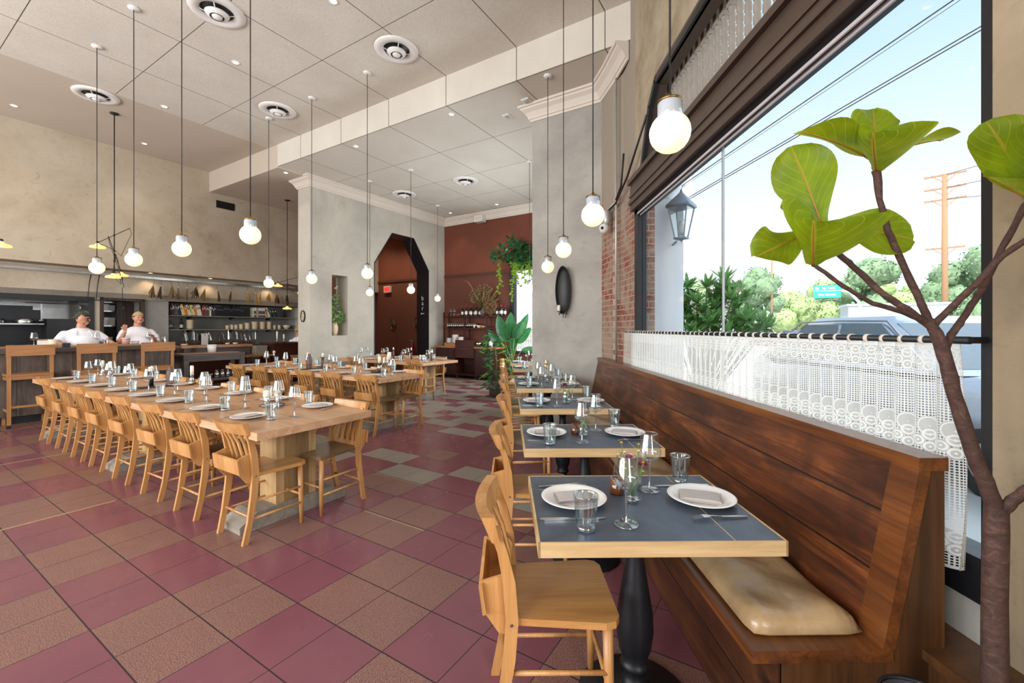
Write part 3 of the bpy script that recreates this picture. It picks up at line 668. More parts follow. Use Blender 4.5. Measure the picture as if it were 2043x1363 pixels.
# ------------------------------------------------------------------ chapel chair with a book box behind its back
def make_chair(seatm='beech_seat'):
    t = empty('dining_chair')
    W2 = .172
    b = MB()   # seat: slightly dished board with rounded front corners
    o = []
    pts = [(-.165, -.16), (.165, -.16), (.195, .16), (.185, .195), (.155, .212), (-.155, .212), (-.185, .195), (-.195, .16)]
    b.prism(pts, .428, .452); b.build('seat', seatm, t, bev=.007)
    for s in (-1, 1):
        # rear post in one curved piece
        P = [(s * (W2 - .005), -.215, .0), (s * W2, -.185, .15), (s * W2, -.160, .32), (s * W2, -.150, .45), (s * W2, -.160, .58), (s * W2, -.182, .68), (s * (W2), -.212, .76)]
        b = MB()
        for i in range(len(P)):
            p = P[i]; wy = .042 if i in (2, 3, 4) else .034
            r = [b.b.verts.new((p[0] + a * .0115, p[1] + c * wy / 2, p[2])) for a, c in ((-1, -1), (1, -1), (1, 1), (-1, 1))]
            if i:
                for k in range(4): b.b.faces.new((q[k], q[(k + 1) % 4], r[(k + 1) % 4], r[k]))
            else: b.b.faces.new(r[::-1])
            q = r
        b.b.faces.new(q); b.build('rear_post', 'beech', t, bev=.003)
        MB().tube([(s * .168, .178, 0), (s * .164, .176, .2), (s * .160, .172, .43)], [.0125, .0165, .0185], 10).build('front_leg', 'beech', t)
        MB().tube([(s * .170, .176, .27), (s * .168, -.163, .27)], .0085, 8).build('side_stretcher', 'beech', t); MB().tube([(s * .171, .177, .155), (s * .168, -.182, .155)], .0085, 8).build('side_stretcher', 'beech', t)
        MB().prism([(-.145, .55), (-.178, .59), (-.262, .565), (-.248, .47), (-.195, .395), (-.150, .385)], s * (W2 - .0175), s * (W2 - .0115 - .0175), 'YZ').build('box_side', 'beech', t, bev=.002)
        MB().tube([(s * (W2 + .0115), -.152, .44), (s * (W2 + .0155), -.152, .44)], .005, 8).build('bolt', 'steel', t)
    MB().tube([(-.165, .176, .21), (.165, .176, .21)], .0085, 8).build('front_stretcher', 'beech', t)
    MB().tube([(-.168, -.180, .17), (.168, -.180, .17)], .0085, 8).build('rear_stretcher', 'beech', t)
    # top rail, curved and deep
    b = MB(); n = 12; rows = []
    for i in range(n + 1):
        x = -.205 + .41 * i / n; k = 1 - (x / .205) ** 2; y0 = -.212 - .034 * k; th = .026
        lean = .022; zt = .805 - .008 * k; zb = .722 + .004 * k
        rows.append([b.b.verts.new(c) for c in ((x, y0 + lean, zb), (x, y0 - th + lean, zb), (x, y0 - th - .012, zt), (x, y0 + .002, zt))])
    for r0, r1 in zip(rows, rows[1:]):
        for k in range(4): b.b.faces.new((r0[k], r0[(k + 1) % 4], r1[(k + 1) % 4], r1[k]))
    b.b.faces.new(rows[0]); b.b.faces.new(rows[-1][::-1]); b.build('top_rail', 'beech', t, bev=.006)
    for x in (-.105, -.035, .035, .105):
        b = MB(); k = 1 - (x / .205) ** 2; q = None
        for z, y in ((.455, -.150), (.55, -.152 - .012 * k), (.65, -.172 - .02 * k), (.73, -.2 - .03 * k)):
            r = [b.b.verts.new((x + a * .0145, y + c * .0055, z)) for a, c in ((-1, -1), (1, -1), (1, 1), (-1, 1))]
            if q:
                for j in range(4): b.b.faces.new((q[j], q[(j + 1) % 4], r[(j + 1) % 4], r[j]))
            else: b.b.faces.new(r[::-1])
            q = r
        b.b.faces.new(q); b.build('back_slat', 'beech', t)
    b = MB(); b.bar((-.168, -.160, .468), (.168, -.160, .468), .018, .04); b.build('lower_rail', 'beech', t)
    MB().prism([(-.262, .562), (-.250, .566), (-.236, .468), (-.248, .464)], -.172, .172, 'YZ').build('box_front', 'beech', t, bev=.002)
    MB().prism([(-.248, .468), (-.240, .478), (-.160, .452), (-.160, .440)], -.155, .155, 'YZ').build('box_bottom', 'beech', t)
    return t
ch0 = make_chair(); ch1 = make_chair('seat_dark'); used_ch = set()
rj = random.Random(11)
def chair(x, y, rz, label, group, dark=False, z=0):
    src = ch1 if dark else ch0
    c = src if dark not in used_ch else dup(src); used_ch.add(dark)
    c.location = (x, y, 0); c.rotation_euler = (0, 0, rz + rj.uniform(-.03, .03)); tag(c, label, 'chair', group); return c
T1U = [-3.12, -3.82, -4.48, -5.18, -5.86, -6.47, -7.10, -7.80]
for k, u in enumerate(T1U):
    chair(*xy(u - .02, 1.67), -TH, f'chapel chair, aisle side of the longest table, {ordi(k)} from its near end', 'aisle side chairs of the front long table', k % 3 == 1)
for k, u in enumerate(T1U):
    chair(*xy(u, 2.13 + .04), -TH + PI, f'chapel chair, inner side of the longest table, {ordi(k)} from its near end', 'inner side chairs of the front long table', k == 0 or k % 3 == 0)
T2U = [-4.72, -5.47, -6.12, -6.78, -7.40, -8.12]
for k, u in enumerate(T2U):
    chair(*xy(u, 4.05), -TH, f'chapel chair, front side of the middle long table, {ordi(k)} from its near end', 'front side chairs of the middle long table', k % 3 == 0)
    chair(*xy(u + .06, 4.47), -TH + PI, f'chapel chair, back side of the middle long table, {ordi(k)} from its near end', 'back side chairs of the middle long table', k % 2 == 0)
for k, u in enumerate([-6.12, -6.98, -7.9]):
    chair(*xy(u, 6.35), -TH, f'chapel chair, front side of the rear long table, {ordi(k)} from its near end', 'front side chairs of the rear long table', k == 1)
    chair(*xy(u - .28, 6.98), -TH + PI, f'chapel chair, back side of the rear long table, {ordi(k)} from its near end', 'back side chairs of the rear long table')
for k, (x, y) in enumerate([(.17, 1.60), (.175, 2.68), (.19, 3.87), (.19, 5.05), (.19, 5.72), (.17, 7.1), (.17, 7.62), (.15, 8.7)]):
    chair(x, y, -PI / 2, f'chapel chair at the window tables, {ordi(k)} in the row from the fig tree', 'chairs in the row of window tables', k in (2, 4))
# ------------------------------------------------------------------ long oak tables
def long_table(name, u0, u1, v0, v1, label):
    uc, vc = (u0 + u1) / 2, (v0 + v1) / 2; L, D = (u1 - u0) / 2, (v1 - v0) / 2
    t = empty(name, U(uc, vc), -TH, label, 'table')
    MB().box(-L, L, -D, D, .695, .748).build('tabletop', ['oak'], t, bev=.004)
    n = 3 if L > 2.3 else 2
    for k in range(n):
        x = (L - .42) * (1 - 2 * k / (n - 1))
        MB().box(x - .11, x + .11, -.16, .16, .1, .64).box(x - .17, x + .11, -.1, .1, .1, .64).build('pedestal', 'oak_leg', t, bev=.004)
        MB().prism([(-.42, 0), (.42, 0), (.42, .05), (.30, .12), (-.30, .12), (-.42, .05)], x - .13, x + .13, 'YZ').build('foot', 'grey_wood', t, bev=.004)
        MB().box(x - .10, x + .10, -.36, .36, .635, .695).build('cross_bearer', 'oak_leg', t)
    MB().box(-L + .5, L - .5, -.03, .03, .16, .28).build('rail', 'oak_leg', t)
    return t
long_table('communal_table', -8.5, -2.85, 1.47, 2.38, 'longest oak communal table, set for sixteen, beside the bar stools')
long_table('communal_table', -8.62, -4.49, 3.89, 4.83, 'middle oak communal table, between the longest one and the arch wall')
long_table('communal_table', -8.55, -5.87, 6.15, 7.2, 'rear oak communal table, in front of the arch opening')
# ------------------------------------------------------------------ window tables
def make_small(L):
    t = empty('bistro_table'); D = .61 if L == 1 else 1.28
    MB().box(-.385, .385, -D / 2 + .008, D / 2 - .008, .705, .752).build('slate_top', 'zinc', t)
    b = MB()
    for a in ((-.393, .393, -D / 2, -D / 2 + .007), (-.393, .393, D / 2 - .007, D / 2), (-.393, -.386, -D / 2, D / 2), (.386, .393, -D / 2, D / 2)): b.box(a[0], a[1], a[2], a[3], .705, .7525)
    b.build('oak_edge', 'oak_edge', t)
    MB().box(.228, .231, -D / 2 + .007, D / 2 - .007, .7522, .7526).build('inlay_strip', 'oak_edge', t)
    prof = [(0, 0), (.205, 0), (.215, .008), (.205, .018), (.12, .035), (.06, .05), (.045, .06), (.05, .075), (.042, .085), (.034, .11), (.05, .13), (.056, .14), (.05, .15), (.043, .16), (.06, .2), (.070, .27), (.066, .34), (.05, .44), (.036, .53), (.030, .60), (.032, .635), (.046, .645), (.05, .655), (.046, .665), (.036, .67), (.05, .69), (.06, .705), (0, .705)]
    for y in ([0] if L == 1 else [-.3, .3]):
        b = MB(); b.lathe(prof, 28, (0, y, 0)); b.build('turned_pedestal', 'black_table', t)
    return t
SM = {1: make_small(1), 2: make_small(2)}; us = set()
STAB = [(1, .493, 1.640, 'at the fig tree end, with lavender in a ribbed glass'), (1, .493, 2.685, 'second along the bench, with a pink flower vase'), (1, .51, 3.87, 'third along the bench, with a magenta dahlia'),
        (2, .50, 5.42, 'double length, with a yellow flower, beside the pier'), (1, .50, 7.35, 'beyond the pier, nearer one'), (1, .48, 8.55, 'beyond the pier, farther one before the palm')]
for L, x, y, l in STAB:
    t = SM[L] if L not in us else dup(SM[L]); us.add(L); t.location = (x, y, 0); tag(t, 'slate topped oak edged table ' + l, 'table', 'slate topped window tables')
# ------------------------------------------------------------------ bench
bn = empty('banquette_bench', (1.2, 3.55, 0), 0, 'long dark oak banquette bench with a slanted plank back along the window', 'bench')
y0, y1 = 1.28 - 3.55, 5.85 - 3.55; bx = -1.2
MB().box(.74 + bx, 1.17 + bx, y0, y1, .412, .45).build('seat_board', 'bench_rail', bn, bev=.003)
MB().box(.82 + bx, .85 + bx, y0 + .04, y1, .0, .412).build('apron', 'apron', bn)
MB().prism([(1.145 + bx, .45), (1.175 + bx, .45), (1.285 + bx, .99), (1.255 + bx, .99)], y0 + .09, y1, 'XZ').build('back_planks', 'bench', bn)
def slant(name, ya, yb, poly, m):
    o = MB().prism(poly, ya, yb, 'XZ').build(name, m, bn, bev=.003); return o
slant('end_stile', y0 + .0, y0 + .095, [(1.138 + bx, .45), (1.175 + bx, .45), (1.285 + bx, .99), (1.248 + bx, .99)], 'bench_rail')
slant('end_panel', y0 + .004, y0 + .035, [(.85 + bx, 0), (1.33 + bx, 0), (1.33 + bx, .99), (1.285 + bx, .99), (1.175 + bx, .45), (1.175 + bx, .412), (.85 + bx, .412)], 'bench_end')
MB().box(1.245 + bx, 1.335 + bx, y0 - .003, y1, .99, 1.03).build('cap_rail', 'bench_rail', bn, bev=.003)
slant('far_end_panel', y1 - .03, y1, [(.85 + bx, 0), (1.33 + bx, 0), (1.33 + bx, .99), (1.285 + bx, .99), (1.175 + bx, .45), (1.175 + bx, .412), (.85 + bx, .412)], 'bench_end')
MB().box(1.31 + bx, 1.33 + bx, y0 + .035, y1, 0, .99).build('rear_panel', 'bench_end', bn)
def cushion(ya, yb, label):
    b = MB(); nx, ny = 14, 40; x0, x1 = .768, 1.135; g = {}
    for i in range(nx + 1):
        for j in range(ny + 1):
            a, c = i / nx, j / ny; ex = min(a, 1 - a) * (x1 - x0); ey = min(c, 1 - c) * (yb - ya); e = min(ex, ey)
            h = .048 * (1 - math.exp(-e / .022)) + .006 * math.sin(9 * a + 5 * c * 3) * min(1, e / .06) + .004 * math.sin(23 * c * (yb - ya)) * min(1, e / .05)
            r = max(0, .05 - math.hypot(ex, ey)) * .35
            x = x0 + a * (x1 - x0); y = ya + c * (yb - ya)
            x += (.5 - a) * r; y += (.5 - c) * r
            g[i, j] = (b.b.verts.new((x, y, .452 + .012 + h)), b.b.verts.new((x + (.5 - a) * .02 * (e < .001), y + (.5 - c) * .02 * (e < .001), .452)))
    for i in range(nx):
        for j in range(ny):
            for s in (0, 1): b.b.faces.new([g[p][s] for p in ((i, j), (i + 1, j), (i + 1, j + 1), (i, j + 1))])
    rim = [(i, 0) for i in range(nx)] + [(nx, j) for j in range(ny)] + [(i, ny) for i in range(nx, 0, -1)] + [(0, j) for j in range(ny, 0, -1)]
    for k, p in enumerate(rim):
        q = rim[(k + 1) % len(rim)]; b.b.faces.new((g[p][0], g[q][0], g[q][1], g[p][1]))
    tag(b.build('seat_cushion', 'leather', smooth=True), label, 'cushion', 'leather bench cushions')
cushion(1.33, 2.32, 'tan leather seat cushion at the open end of the bench')
cushion(2.345, 3.50, 'tan leather seat cushion, second from the open end of the bench')
cushion(3.525, 4.62, 'tan leather seat cushion, third from the open end of the bench')
# ------------------------------------------------------------------ bar counter and stools
bar = empty('bar_counter', U(-9.9, 0), -TH, 'dark plank fronted kitchen bar counter behind the high stools', 'counter')
MB().box(-.35, .35, -3.0, 3.44, 1.055, 1.12).build('countertop', 'dark_wood', bar, bev=.004)
MB().box(-.62, -.05, -3.0, 3.40, 1.1205, 1.135).build('chopping_surface', 'bar_top', bar, bev=.003)
MB().box(.22, .30, -3.0, 3.40, .12, 1.055).box(-.3, -.26, -3.0, 3.40, .12, 1.055).box(-.3, .3, 3.38, 3.42, .12, 1.055).build('front_panel', 'bar_front', bar)
MB().box(-.25, .2, -3.0, 3.36, 0, .12).build('plinth', 'black', bar)
def make_stool():
    t = empty('bar_stool')
    for s in (-1, 1):
        MB().bar((s * .21, -.215, 0), (s * .21, -.215, 1.17), .038, .034, (0, 1, 0)).build('rear_post', 'stool', t, bev=.004)
        MB().bar((s * .2, .2, 0), (s * .2, .2, .74), .036, .036, (0, 1, 0)).build('front_leg', 'stool', t, bev=.004)
        MB().bar((s * .205, -.2, .24), (s * .205, .2, .24), .024, .03).build('side_rail', 'stool_h', t); MB().bar((s * .205, -.2, .70), (s * .205, .2, .70), .024, .045).build('side_rail', 'stool_h', t)
        MB().box(s * .21 - .021, s * .21 + .021, -.236, -.194, 0, .05).build('foot_cap', 'black', t)
    MB().box(-.24, .24, -.252, -.232, 1.03, 1.185).build('backrest', 'stool_h', t, bev=.004)
    MB().box(-.225, .225, -.235, .235, .735, .765).build('seat', 'stool_h', t, bev=.006)
    MB().bar((-.2, .2, .28), (.2, .2, .28), .03, .024).build('footrest', 'stool_h', t); MB().bar((-.2, -.215, .30), (.2, -.215, .30), .022, .03).build('rear_rail', 'stool_h', t); MB().bar((-.2, -.215, .71), (.2, -.215, .71), .022, .045).build('rear_rail', 'stool_h', t)
    return t
s0 = make_stool()
for k, (v, l) in enumerate([(1.585, 'at the edge of view'), (2.30, 'between the other two stools'), (3.09, 'beside the low prep table')]):
    s = s0 if k == 0 else dup(s0); s.location = U(-9.25 - .215, v); s.rotation_euler = (0, 0, -TH + PI / 2); tag(s, 'high oak bar stool with a plank backrest ' + l, 'stool', 'high bar stools at the counter')
# ------------------------------------------------------------------ tableware (one of each kind, then copies)
YAW = math.radians(.77); CY, SY = math.cos(YAW), math.sin(YAW)
def at(px, py, z):
    """the point at height z that stands behind a spot of the photograph"""
    Z = 856. * (EYE - z) / (py - 656.); x = (px - 1021.5) / 856. * Z
    return (x * CY + Z * SY, -x * SY + Z * CY, z)
TZ = .7525
def mk_plate():
    t = empty('dinner_plate')
    MB().lathe([(0, .004), (.055, .0), (.062, .003), (.075, .005), (.105, .016), (.124, .021), (.1255, .0235), (.122, .0245), (.102, .020), (.078, .010), (.070, .0075), (0, .0075)], 40).build('dish', 'porcelain', t)
    return t
def mk_napkin():
    b = MB(); w, d = .072, .048
    for k in range(3):
        z = k * .0042; o_ = .003 * k
        n = 8; g = {}
        for i in range(n + 1):
            for j in range(5):
                x = -w + 2 * w * i / n; y = (-d + 2 * d * j / 4)
                edge = 1 - abs(i / n * 2 - 1) ** 4
                g[i, j, 0] = b.b.verts.new((x + o_, y + (.004 if j == 0 else 0) * k, z)); g[i, j, 1] = b.b.verts.new((x + o_, y, z + .0036 + .0035 * edge * (k == 2)))
        for i in range(n):
            for j in range(4):
                for s_ in (0, 1): b.b.faces.new([g[p[0], p[1], s_] for p in ((i, j), (i + 1, j), (i + 1, j + 1), (i, j + 1))])
        for i in range(n):
            for j in (0, 4): b.b.faces.new((g[i, j, 0], g[i + 1, j, 0], g[i + 1, j, 1], g[i, j, 1]))
        for j in range(4):
            for i in (0, n): b.b.faces.new((g[i, j, 0], g[i, j + 1, 0], g[i, j + 1, 1], g[i, j, 1]))
    o = b.build('folded_napkin', 'napkin', smooth=False)
    MB().tube([(-w + .0, -d + .002, .0125), (-w + .0, d - .002, .0125)], .0012, 5).build('hem', 'napkin_hem', o)
    return o
def mk_tumbler():
    t = empty('water_tumbler')
    MB().lathe([(.029, .008), (.033, .03), (.037, .07), (.0405, .112), (.0415, .1165), (.0405, .118), (.0390, .112), (.0355, .07), (.0315, .03), (.0275, .012)], 28).build('wall', 'glass', t)
    MB().lathe([(0, 0), (.027, 0), (.031, .004), (.0315, .014), (.028, .019), (0, .016)], 24).build('thick_base', 'glass_thick', t)
    MB().lathe([(.0393, .1165), (.0407, .1195), (.0418, .1165), (.0405, .1145)], 28).build('rim', 'glass_thick', t)
    return t
def mk_wine():
    t = empty('wine_glass')
    MB().lathe([(.004, .118), (.014, .121), (.030, .129), (.0425, .142), (.0475, .152), (.046, .162), (.041, .19), (.0345, .222), (.0325, .235)], 32).build('bowl', 'glass', t)
    MB().lathe([(.0315, .2345), (.0325, .2365), (.0335, .2345), (.0325, .233)], 30).build('rim', 'glass_thick', t)
    MB().lathe([(.012, .1245), (.006, .117), (.0038, .108), (.0034, .06), (.0038, .012), (.008, .006)], 12).build('stem', 'glass_thick', t)
    MB().lathe([(0, .0), (.0385, .0), (.0395, .0015), (.0385, .003), (.012, .005), (.006, .010), (0, .012)], 32).build('foot', 'glass', t)
    MB().lathe([(.0375, .0005), (.0398, .0), (.0405, .0018), (.0398, .0035), (.0375, .0030)], 32).build('foot_rim', 'glass_thick', t)
    return t
def mk_knife():
    t = empty('table_knife')
    MB().prism([(-.125, -.006), (-.11, -.0085), (-.04, -.006), (-.02, -.006), (-.02, .006), (-.04, .006), (-.11, .0085), (-.125, .006)], .0, .005).build('handle', 'cutlery', t, bev=.0015)
    MB().prism([(-.02, -.006), (.02, -.0095), (.08, -.0095), (.105, -.004), (.112, .006), (-.02, .006)], .001, .003).build('blade', 'cutlery', t)
    return t
def mk_fork():
    t = empty('table_fork')
    b = MB(); b.bar((-.105, 0, .004), (-.01, 0, .008), .011, .003).bar((-.01, 0, .008), (.03, 0, .012), .006, .003)
    b.build('handle', 'cutlery', t, bev=.001)
    b = MB(); b.prism([(.03, -.004), (.045, -.0115), (.06, -.012), (.06, .012), (.045, .0115), (.03, .004)], .0105, .0125)
    b.build('neck', 'cutlery', t)
    for y in (-.0102, -.0034, .0034, .0102):
        MB().bar((.058, y, .0115), (.098, y, .0065), .0032, .0018).build('tine', 'cutlery', t)
    return t
PR = {'plate': mk_plate(), 'napkin': mk_napkin(), 'tumbler': mk_tumbler(), 'wine': mk_wine(), 'knife': mk_knife(), 'fork': mk_fork()}
CATS = {'plate': 'plate', 'napkin': 'napkin', 'tumbler': 'glass', 'wine': 'wine glass', 'knife': 'knife', 'fork': 'fork'}
LB = {'plate': 'white dinner plate', 'napkin': 'folded grey napkin', 'tumbler': 'clear water tumbler', 'wine': 'stemmed wine glass', 'knife': 'steel table knife', 'fork': 'steel table fork'}
started = set(); tj = random.Random(5)
def ware(kind, x, y, z, rz, where, group=None):
    o = PR[kind] if kind not in started else dup(PR[kind]); started.add(kind)
    o.location = (x, y, z); o.rotation_euler = (0, 0, rz); tag(o, LB[kind] + ' ' + where, CATS[kind], group); return o
def setting(ex, ey, face, where, grp, tw=(.2, .17), wn_=(.15, .33), pl_=.15, cut=True, jit=1.0, items=None, nap=0, zt=TZ):
    """a place set at table edge point (ex, ey); FACE is the direction the diner looks"""
    f = (math.cos(face), math.sin(face)); r = (f[1], -f[0])
    def P(a, b_): return ex + r[0] * a + f[0] * b_, ey + r[1] * a + f[1] * b_
    J = lambda s: tj.uniform(-s, s) * jit
    items = items or 'pntwkf'
    px, py = P(J(.01), pl_ + J(.006))
    if 'p' in items: ware('plate', px, py, zt, 0, where, grp + ' plates')
    if 'n' in items: ware('napkin', px, py, zt + .0085, face + nap + J(.15), where, grp + ' napkins')
    if 't' in items: x, y = P(tw[0] + J(.012), tw[1] + J(.012)); ware('tumbler', x, y, zt, 0, where, grp + ' tumblers')
    if 'w' in items: x, y = P(wn_[0] + J(.015), wn_[1] + J(.02)); ware('wine', x, y, zt, 0, where, grp + ' wine glasses')
    if 'k' in items: x, y = P(.155, .14 + J(.01)); ware('knife', x, y, zt, face + J(.05), where, grp + ' knives')
    if 'f' in items: x, y = P(-.155 + J(.005), .13 + J(.01)); ware('fork', x, y, zt, face + J(.05) + .12, where, grp + ' forks')
# window tables, measured one by one
TN = ['fig side window table', 'second window table', 'third window table', 'long fourth window table', 'first table past the pier', 'last table before the palm']
for k, (cy, cx) in enumerate([(1.64, .493), (2.685, .493), (3.87, .51)]):
    g = 'settings of the ' + TN[k]
    setting(cx - .39, cy + .015, 0, f'at the chair side of the {TN[k]}', g + ' chair side', tw=(.225, .155), wn_=(.185, .325), pl_=.155, nap=.0)
    setting(cx + .39, cy + .015, PI, f'at the bench side of the {TN[k]}', g + ' bench side', tw=(.195, .14), wn_=(.12, .30), pl_=.13, nap=-.35)
for s_, cy in (('near', 5.08), ('far', 5.72)):
    g = 'settings of the fourth table ' + s_ + ' half'
    setting(.11, cy, 0, f'at the chair side of the {TN[3]}, {s_} half', g + ' a', tw=(.2, .15), wn_=(.17, .31))
    setting(.89, cy, PI, f'at the bench side of the {TN[3]}, {s_} half', g + ' b')
for k, (cx, cy) in ((4, (.5, 7.35)), (5, (.48, 8.55))):
    setting(cx - .39, cy, 0, f'at the chair side of the {TN[k]}', 'settings ' + TN[k] + ' a'); setting(cx + .39, cy, PI, f'at the far side of the {TN[k]}', 'settings ' + TN[k] + ' b')
# long tables
def place(u, v, face, where, grp, **k): x, y = xy(u, v); setting(x, y, face, where, grp, zt=.7485, **k)
VB = PI / 2 - TH
for k in range(8):
    u = -3.38 - .668 * k
    place(u, 1.475, VB, f'at the {ordi(k)} aisle side place of the longest table', 'longest table aisle side', pl_=.21, tw=(.19, .27), wn_=(.24, .40), cut=False)
    place(u + .02, 2.375, VB + PI, f'at the {ordi(k)} inner side place of the longest table', 'longest table inner side', pl_=.14, tw=(.17, .11), wn_=(.16 if k % 2 else .22, .34))
for k in range(6):
    u = -4.85 - .66 * k
    place(u, 3.895, VB, f'at the {ordi(k)} front place of the middle long table', 'middle table front side', pl_=.17, tw=(.19, .22), wn_=(.2, .36))
    place(u - .1, 4.825, VB + PI, f'at the {ordi(k)} back place of the middle long table', 'middle table back side', pl_=.15, tw=(.17, .13), wn_=(.17, .3))
for k in range(4):
    u = -6.2 - .68 * k
    place(u, 6.155, VB, f'at the {ordi(k)} front place of the rear long table', 'rear table front side', items='pntw')
    place(u, 7.195, VB + PI, f'at the {ordi(k)} back place of the rear long table', 'rear table back side', items='pntw')
# candle holders, bottles, trays
def candle(t, z, h, r=.019, drip=True):
    o = MB().lathe([(0, z), (r, z), (r * 1.05, z + h * .5), (r * .98, z + h - .006), (r * .8, z + h), (r * .4, z + h - .004), (0, z + h - .006)], 14).build('candle', 'wax', t)
    MB().tube([(0, 0, z + h - .006), (.002, 0, z + h + .008)], .0012, 5).build('wick', 'black', o); return o
def silver_stick(p, label, h=.12, ch=.07, grp='silver candlesticks'):
    t = empty('silver_candlestick', p, 0, label, 'candlestick', grp)
    MB().lathe([(0, 0), (.04, 0), (.042, .006), (.03, .02), (.022, .05), (.017, .09), (.02, h - .01), (.024, h), (0, h)], 18).build('flared_base', 'silver_glass', t); candle(t, h, ch); return t
def cyl_holder(p, label, m='brown_ceramic', h=.15, r=.024, ch=.035, disc=0, cr=.02):
    t = empty('candle_holder', p, 0, label, 'candle holder')
    b = MB().lathe([(0, 0), (r, 0), (r, h), (0, h)], 20); b.build('cylinder', m, t)
    if disc: MB().lathe([(0, h), (disc, h + .002), (disc, h + .006), (0, h + .006)], 24).build('drip_dish', 'black', t)
    candle(t, h + (.006 if disc else 0), ch, cr); return t
def bottle(p, label, m='brown_ceramic', s=1.0, cat='bottle', name='ceramic_bottle'):
    t = empty(name, p, 0, label, cat); pr = [(0, 0), (.036, 0), (.038, .01), (.038, .13), (.034, .155), (.02, .17), (.016, .178), (.018, .19), (.018, .196), (0, .196)]
    MB().lathe([(r * s, z * s) for r, z in pr], 20).build('body', m, t); MB().lathe([(.0165 * s, .19 * s), (.0195 * s, .192 * s), (.0195 * s, .2 * s), (.0165 * s, .2 * s)], 18).build('lip', m, t)
    MB().lathe([(.0382 * s, .045 * s), (.0392 * s, .047 * s), (.0392 * s, .05 * s), (.0382 * s, .052 * s)], 20).build('glaze_ring', 'black', t); return t
def tray(p, rz, L, D, label):
    t = empty('slate_tray', p, rz, label, 'tray'); MB().box(-L / 2, L / 2, -D / 2, D / 2, .004, .014).build('slab', 'slate', t, bev=.002)
    MB().box(-L / 2 + .02, -L / 2 + .04, -D / 2 + .01, D / 2 - .01, 0, .004).box(L / 2 - .04, L / 2 - .02, -D / 2 + .01, D / 2 - .01, 0, .004).build('foot', 'black', t); return t
z1 = .7485
def TP(px, py, dz=0): x, y, z = at(px, py, z1); return (x, y, z1 + dz)
def jar_candle(p, label, s=1.0, grp=None):
    t = empty('jar_candle', p, 0, label, 'candle', grp)
    MB().lathe([(0, 0), (.024 * s, 0), (.026 * s, .005), (.026 * s, .075 * s), (.022 * s, .082 * s), (0, .08 * s)], 18).build('mercury_jar', 'silver_glass', t)
    MB().lathe([(0, .08 * s), (.027 * s, .078 * s), (.03 * s, .09 * s), (.027 * s, .125 * s), (.018 * s, .135 * s), (0, .13 * s)], 14).build('candle', 'wax', t); return t
a = TP(543, 811); sd = empty('saucer', (a[0], a[1], z1), 0, 'small dark saucer under two jar candles near the longest table head', 'saucer')
MB().lathe([(0, 0), (.05, 0), (.095, .010), (.097, .013), (.05, .006), (0, .006)], 28).build('dish', 'porcelain', sd)
MB().lathe([(.097, .011), (.1, .013), (.098, .016), (.095, .013)], 28).build('dark_rim', 'black', sd)
jar_candle((a[0] - .035, a[1] - .02, z1 + .008), 'jar candle with dripped wax on the saucer near the longest table head, squatter one')
jar_candle((a[0] + .035, a[1] + .025, z1 + .008), 'jar candle with dripped wax on the saucer near the longest table head, far one', .95)
c = U(-6.08, 2.16, z1); tray(c, -TH + PI / 2, .62, .13, 'slate tray across the middle of the longest table')
def on(u, v, dz=.014): return U(u, v, z1 + dz)
cyl_holder(on(-6.12, 1.98), 'tall black candle holder with melted wax on the longest table tray', 'black', .17, .024, .05, .0, .026)
bottle(on(-6.08, 2.15), 'brown ceramic bottle on the tray of the longest table', s=1.05)
silver_stick(on(-6.06, 2.36), 'flared silver candlestick with cream candle on the longest table tray', .10, .11, None)
for k, (px, py) in enumerate([(205, 748), (219, 752)]): silver_stick(TP(px, py), 'short silver candlestick at the kitchen end of the longest table', .12, .09, 'candlesticks at the kitchen end')
tray(U(-6.6, 4.35, z1), -TH + PI / 2, .5, .14, 'slate tray across the middle long table')
bottle(on(-6.62, 4.25), 'tall brown ceramic bottle on the middle long table tray', s=1.2)
cyl_holder(on(-6.55, 4.45), 'brown candle holder with black dish on the middle long table tray', 'brown_ceramic', .17, .022, .07, .055, .016)
silver_stick(TP(614, 722), 'white waxed candlestick near the middle of the middle long table', .1, .09, None)
tp = TP(757, 743); sd = empty('saucer', (tp[0], tp[1], z1), 0, 'dark rimmed saucer near the head of the middle long table', 'saucer'); MB().lathe([(0, 0), (.06, 0), (.13, .008), (.131, .011), (.06, .005), (0, .005)], 28).build('dish', 'slate', sd); MB().lathe([(.13, .009), (.133, .011), (.13, .013)], 28).build('rim', 'black', sd)
cyl_holder((tp[0], tp[1], z1 + .006), 'mercury glass candle holder with black dish on the middle table head', 'silver_glass', .13, .035, .105, .055, .022)
tp = TP(776, 738); cyl_holder(tp, 'tall silver holder with thick candle near the head of the middle long table', 'silver_glass', .16, .022, .13, 0, .025)
tp = TP(547, 712); jar_candle(tp, 'jar candle at the kitchen end of the middle long table', 1.1); cyl_holder(TP(556, 710), 'slim silver holder with candle at the kitchen end of the middle table', 'silver_glass', .1, .02, .12)
cyl_holder(U(-7.3, 6.7, z1), 'slender brown candle holder with dish on the rear long table', 'brown_ceramic', .2, .02, .05, .05, .014)
bottle(U(-7.05, 6.72, z1), 'short brown ceramic bottle on the rear long table', s=.95)
cyl_holder(U(-6.8, 6.75, z1), 'black slender candle holder with dish on the rear long table', 'black', .2, .012, .05, .055, .014)
for k, du in enumerate((-.05, .0, .05)): jar_candle(U(-6.35 + du, 6.62 + .03 * (k % 2), z1), 'small jar candle in a trio on the rear long table', .9, 'trio of jar candles on the rear table')
cyl_holder(U(-6.2, 6.74, z1), 'brown candle holder with spread white wax on the rear long table', 'brown_ceramic', .17, .022, .04, .0, .03)
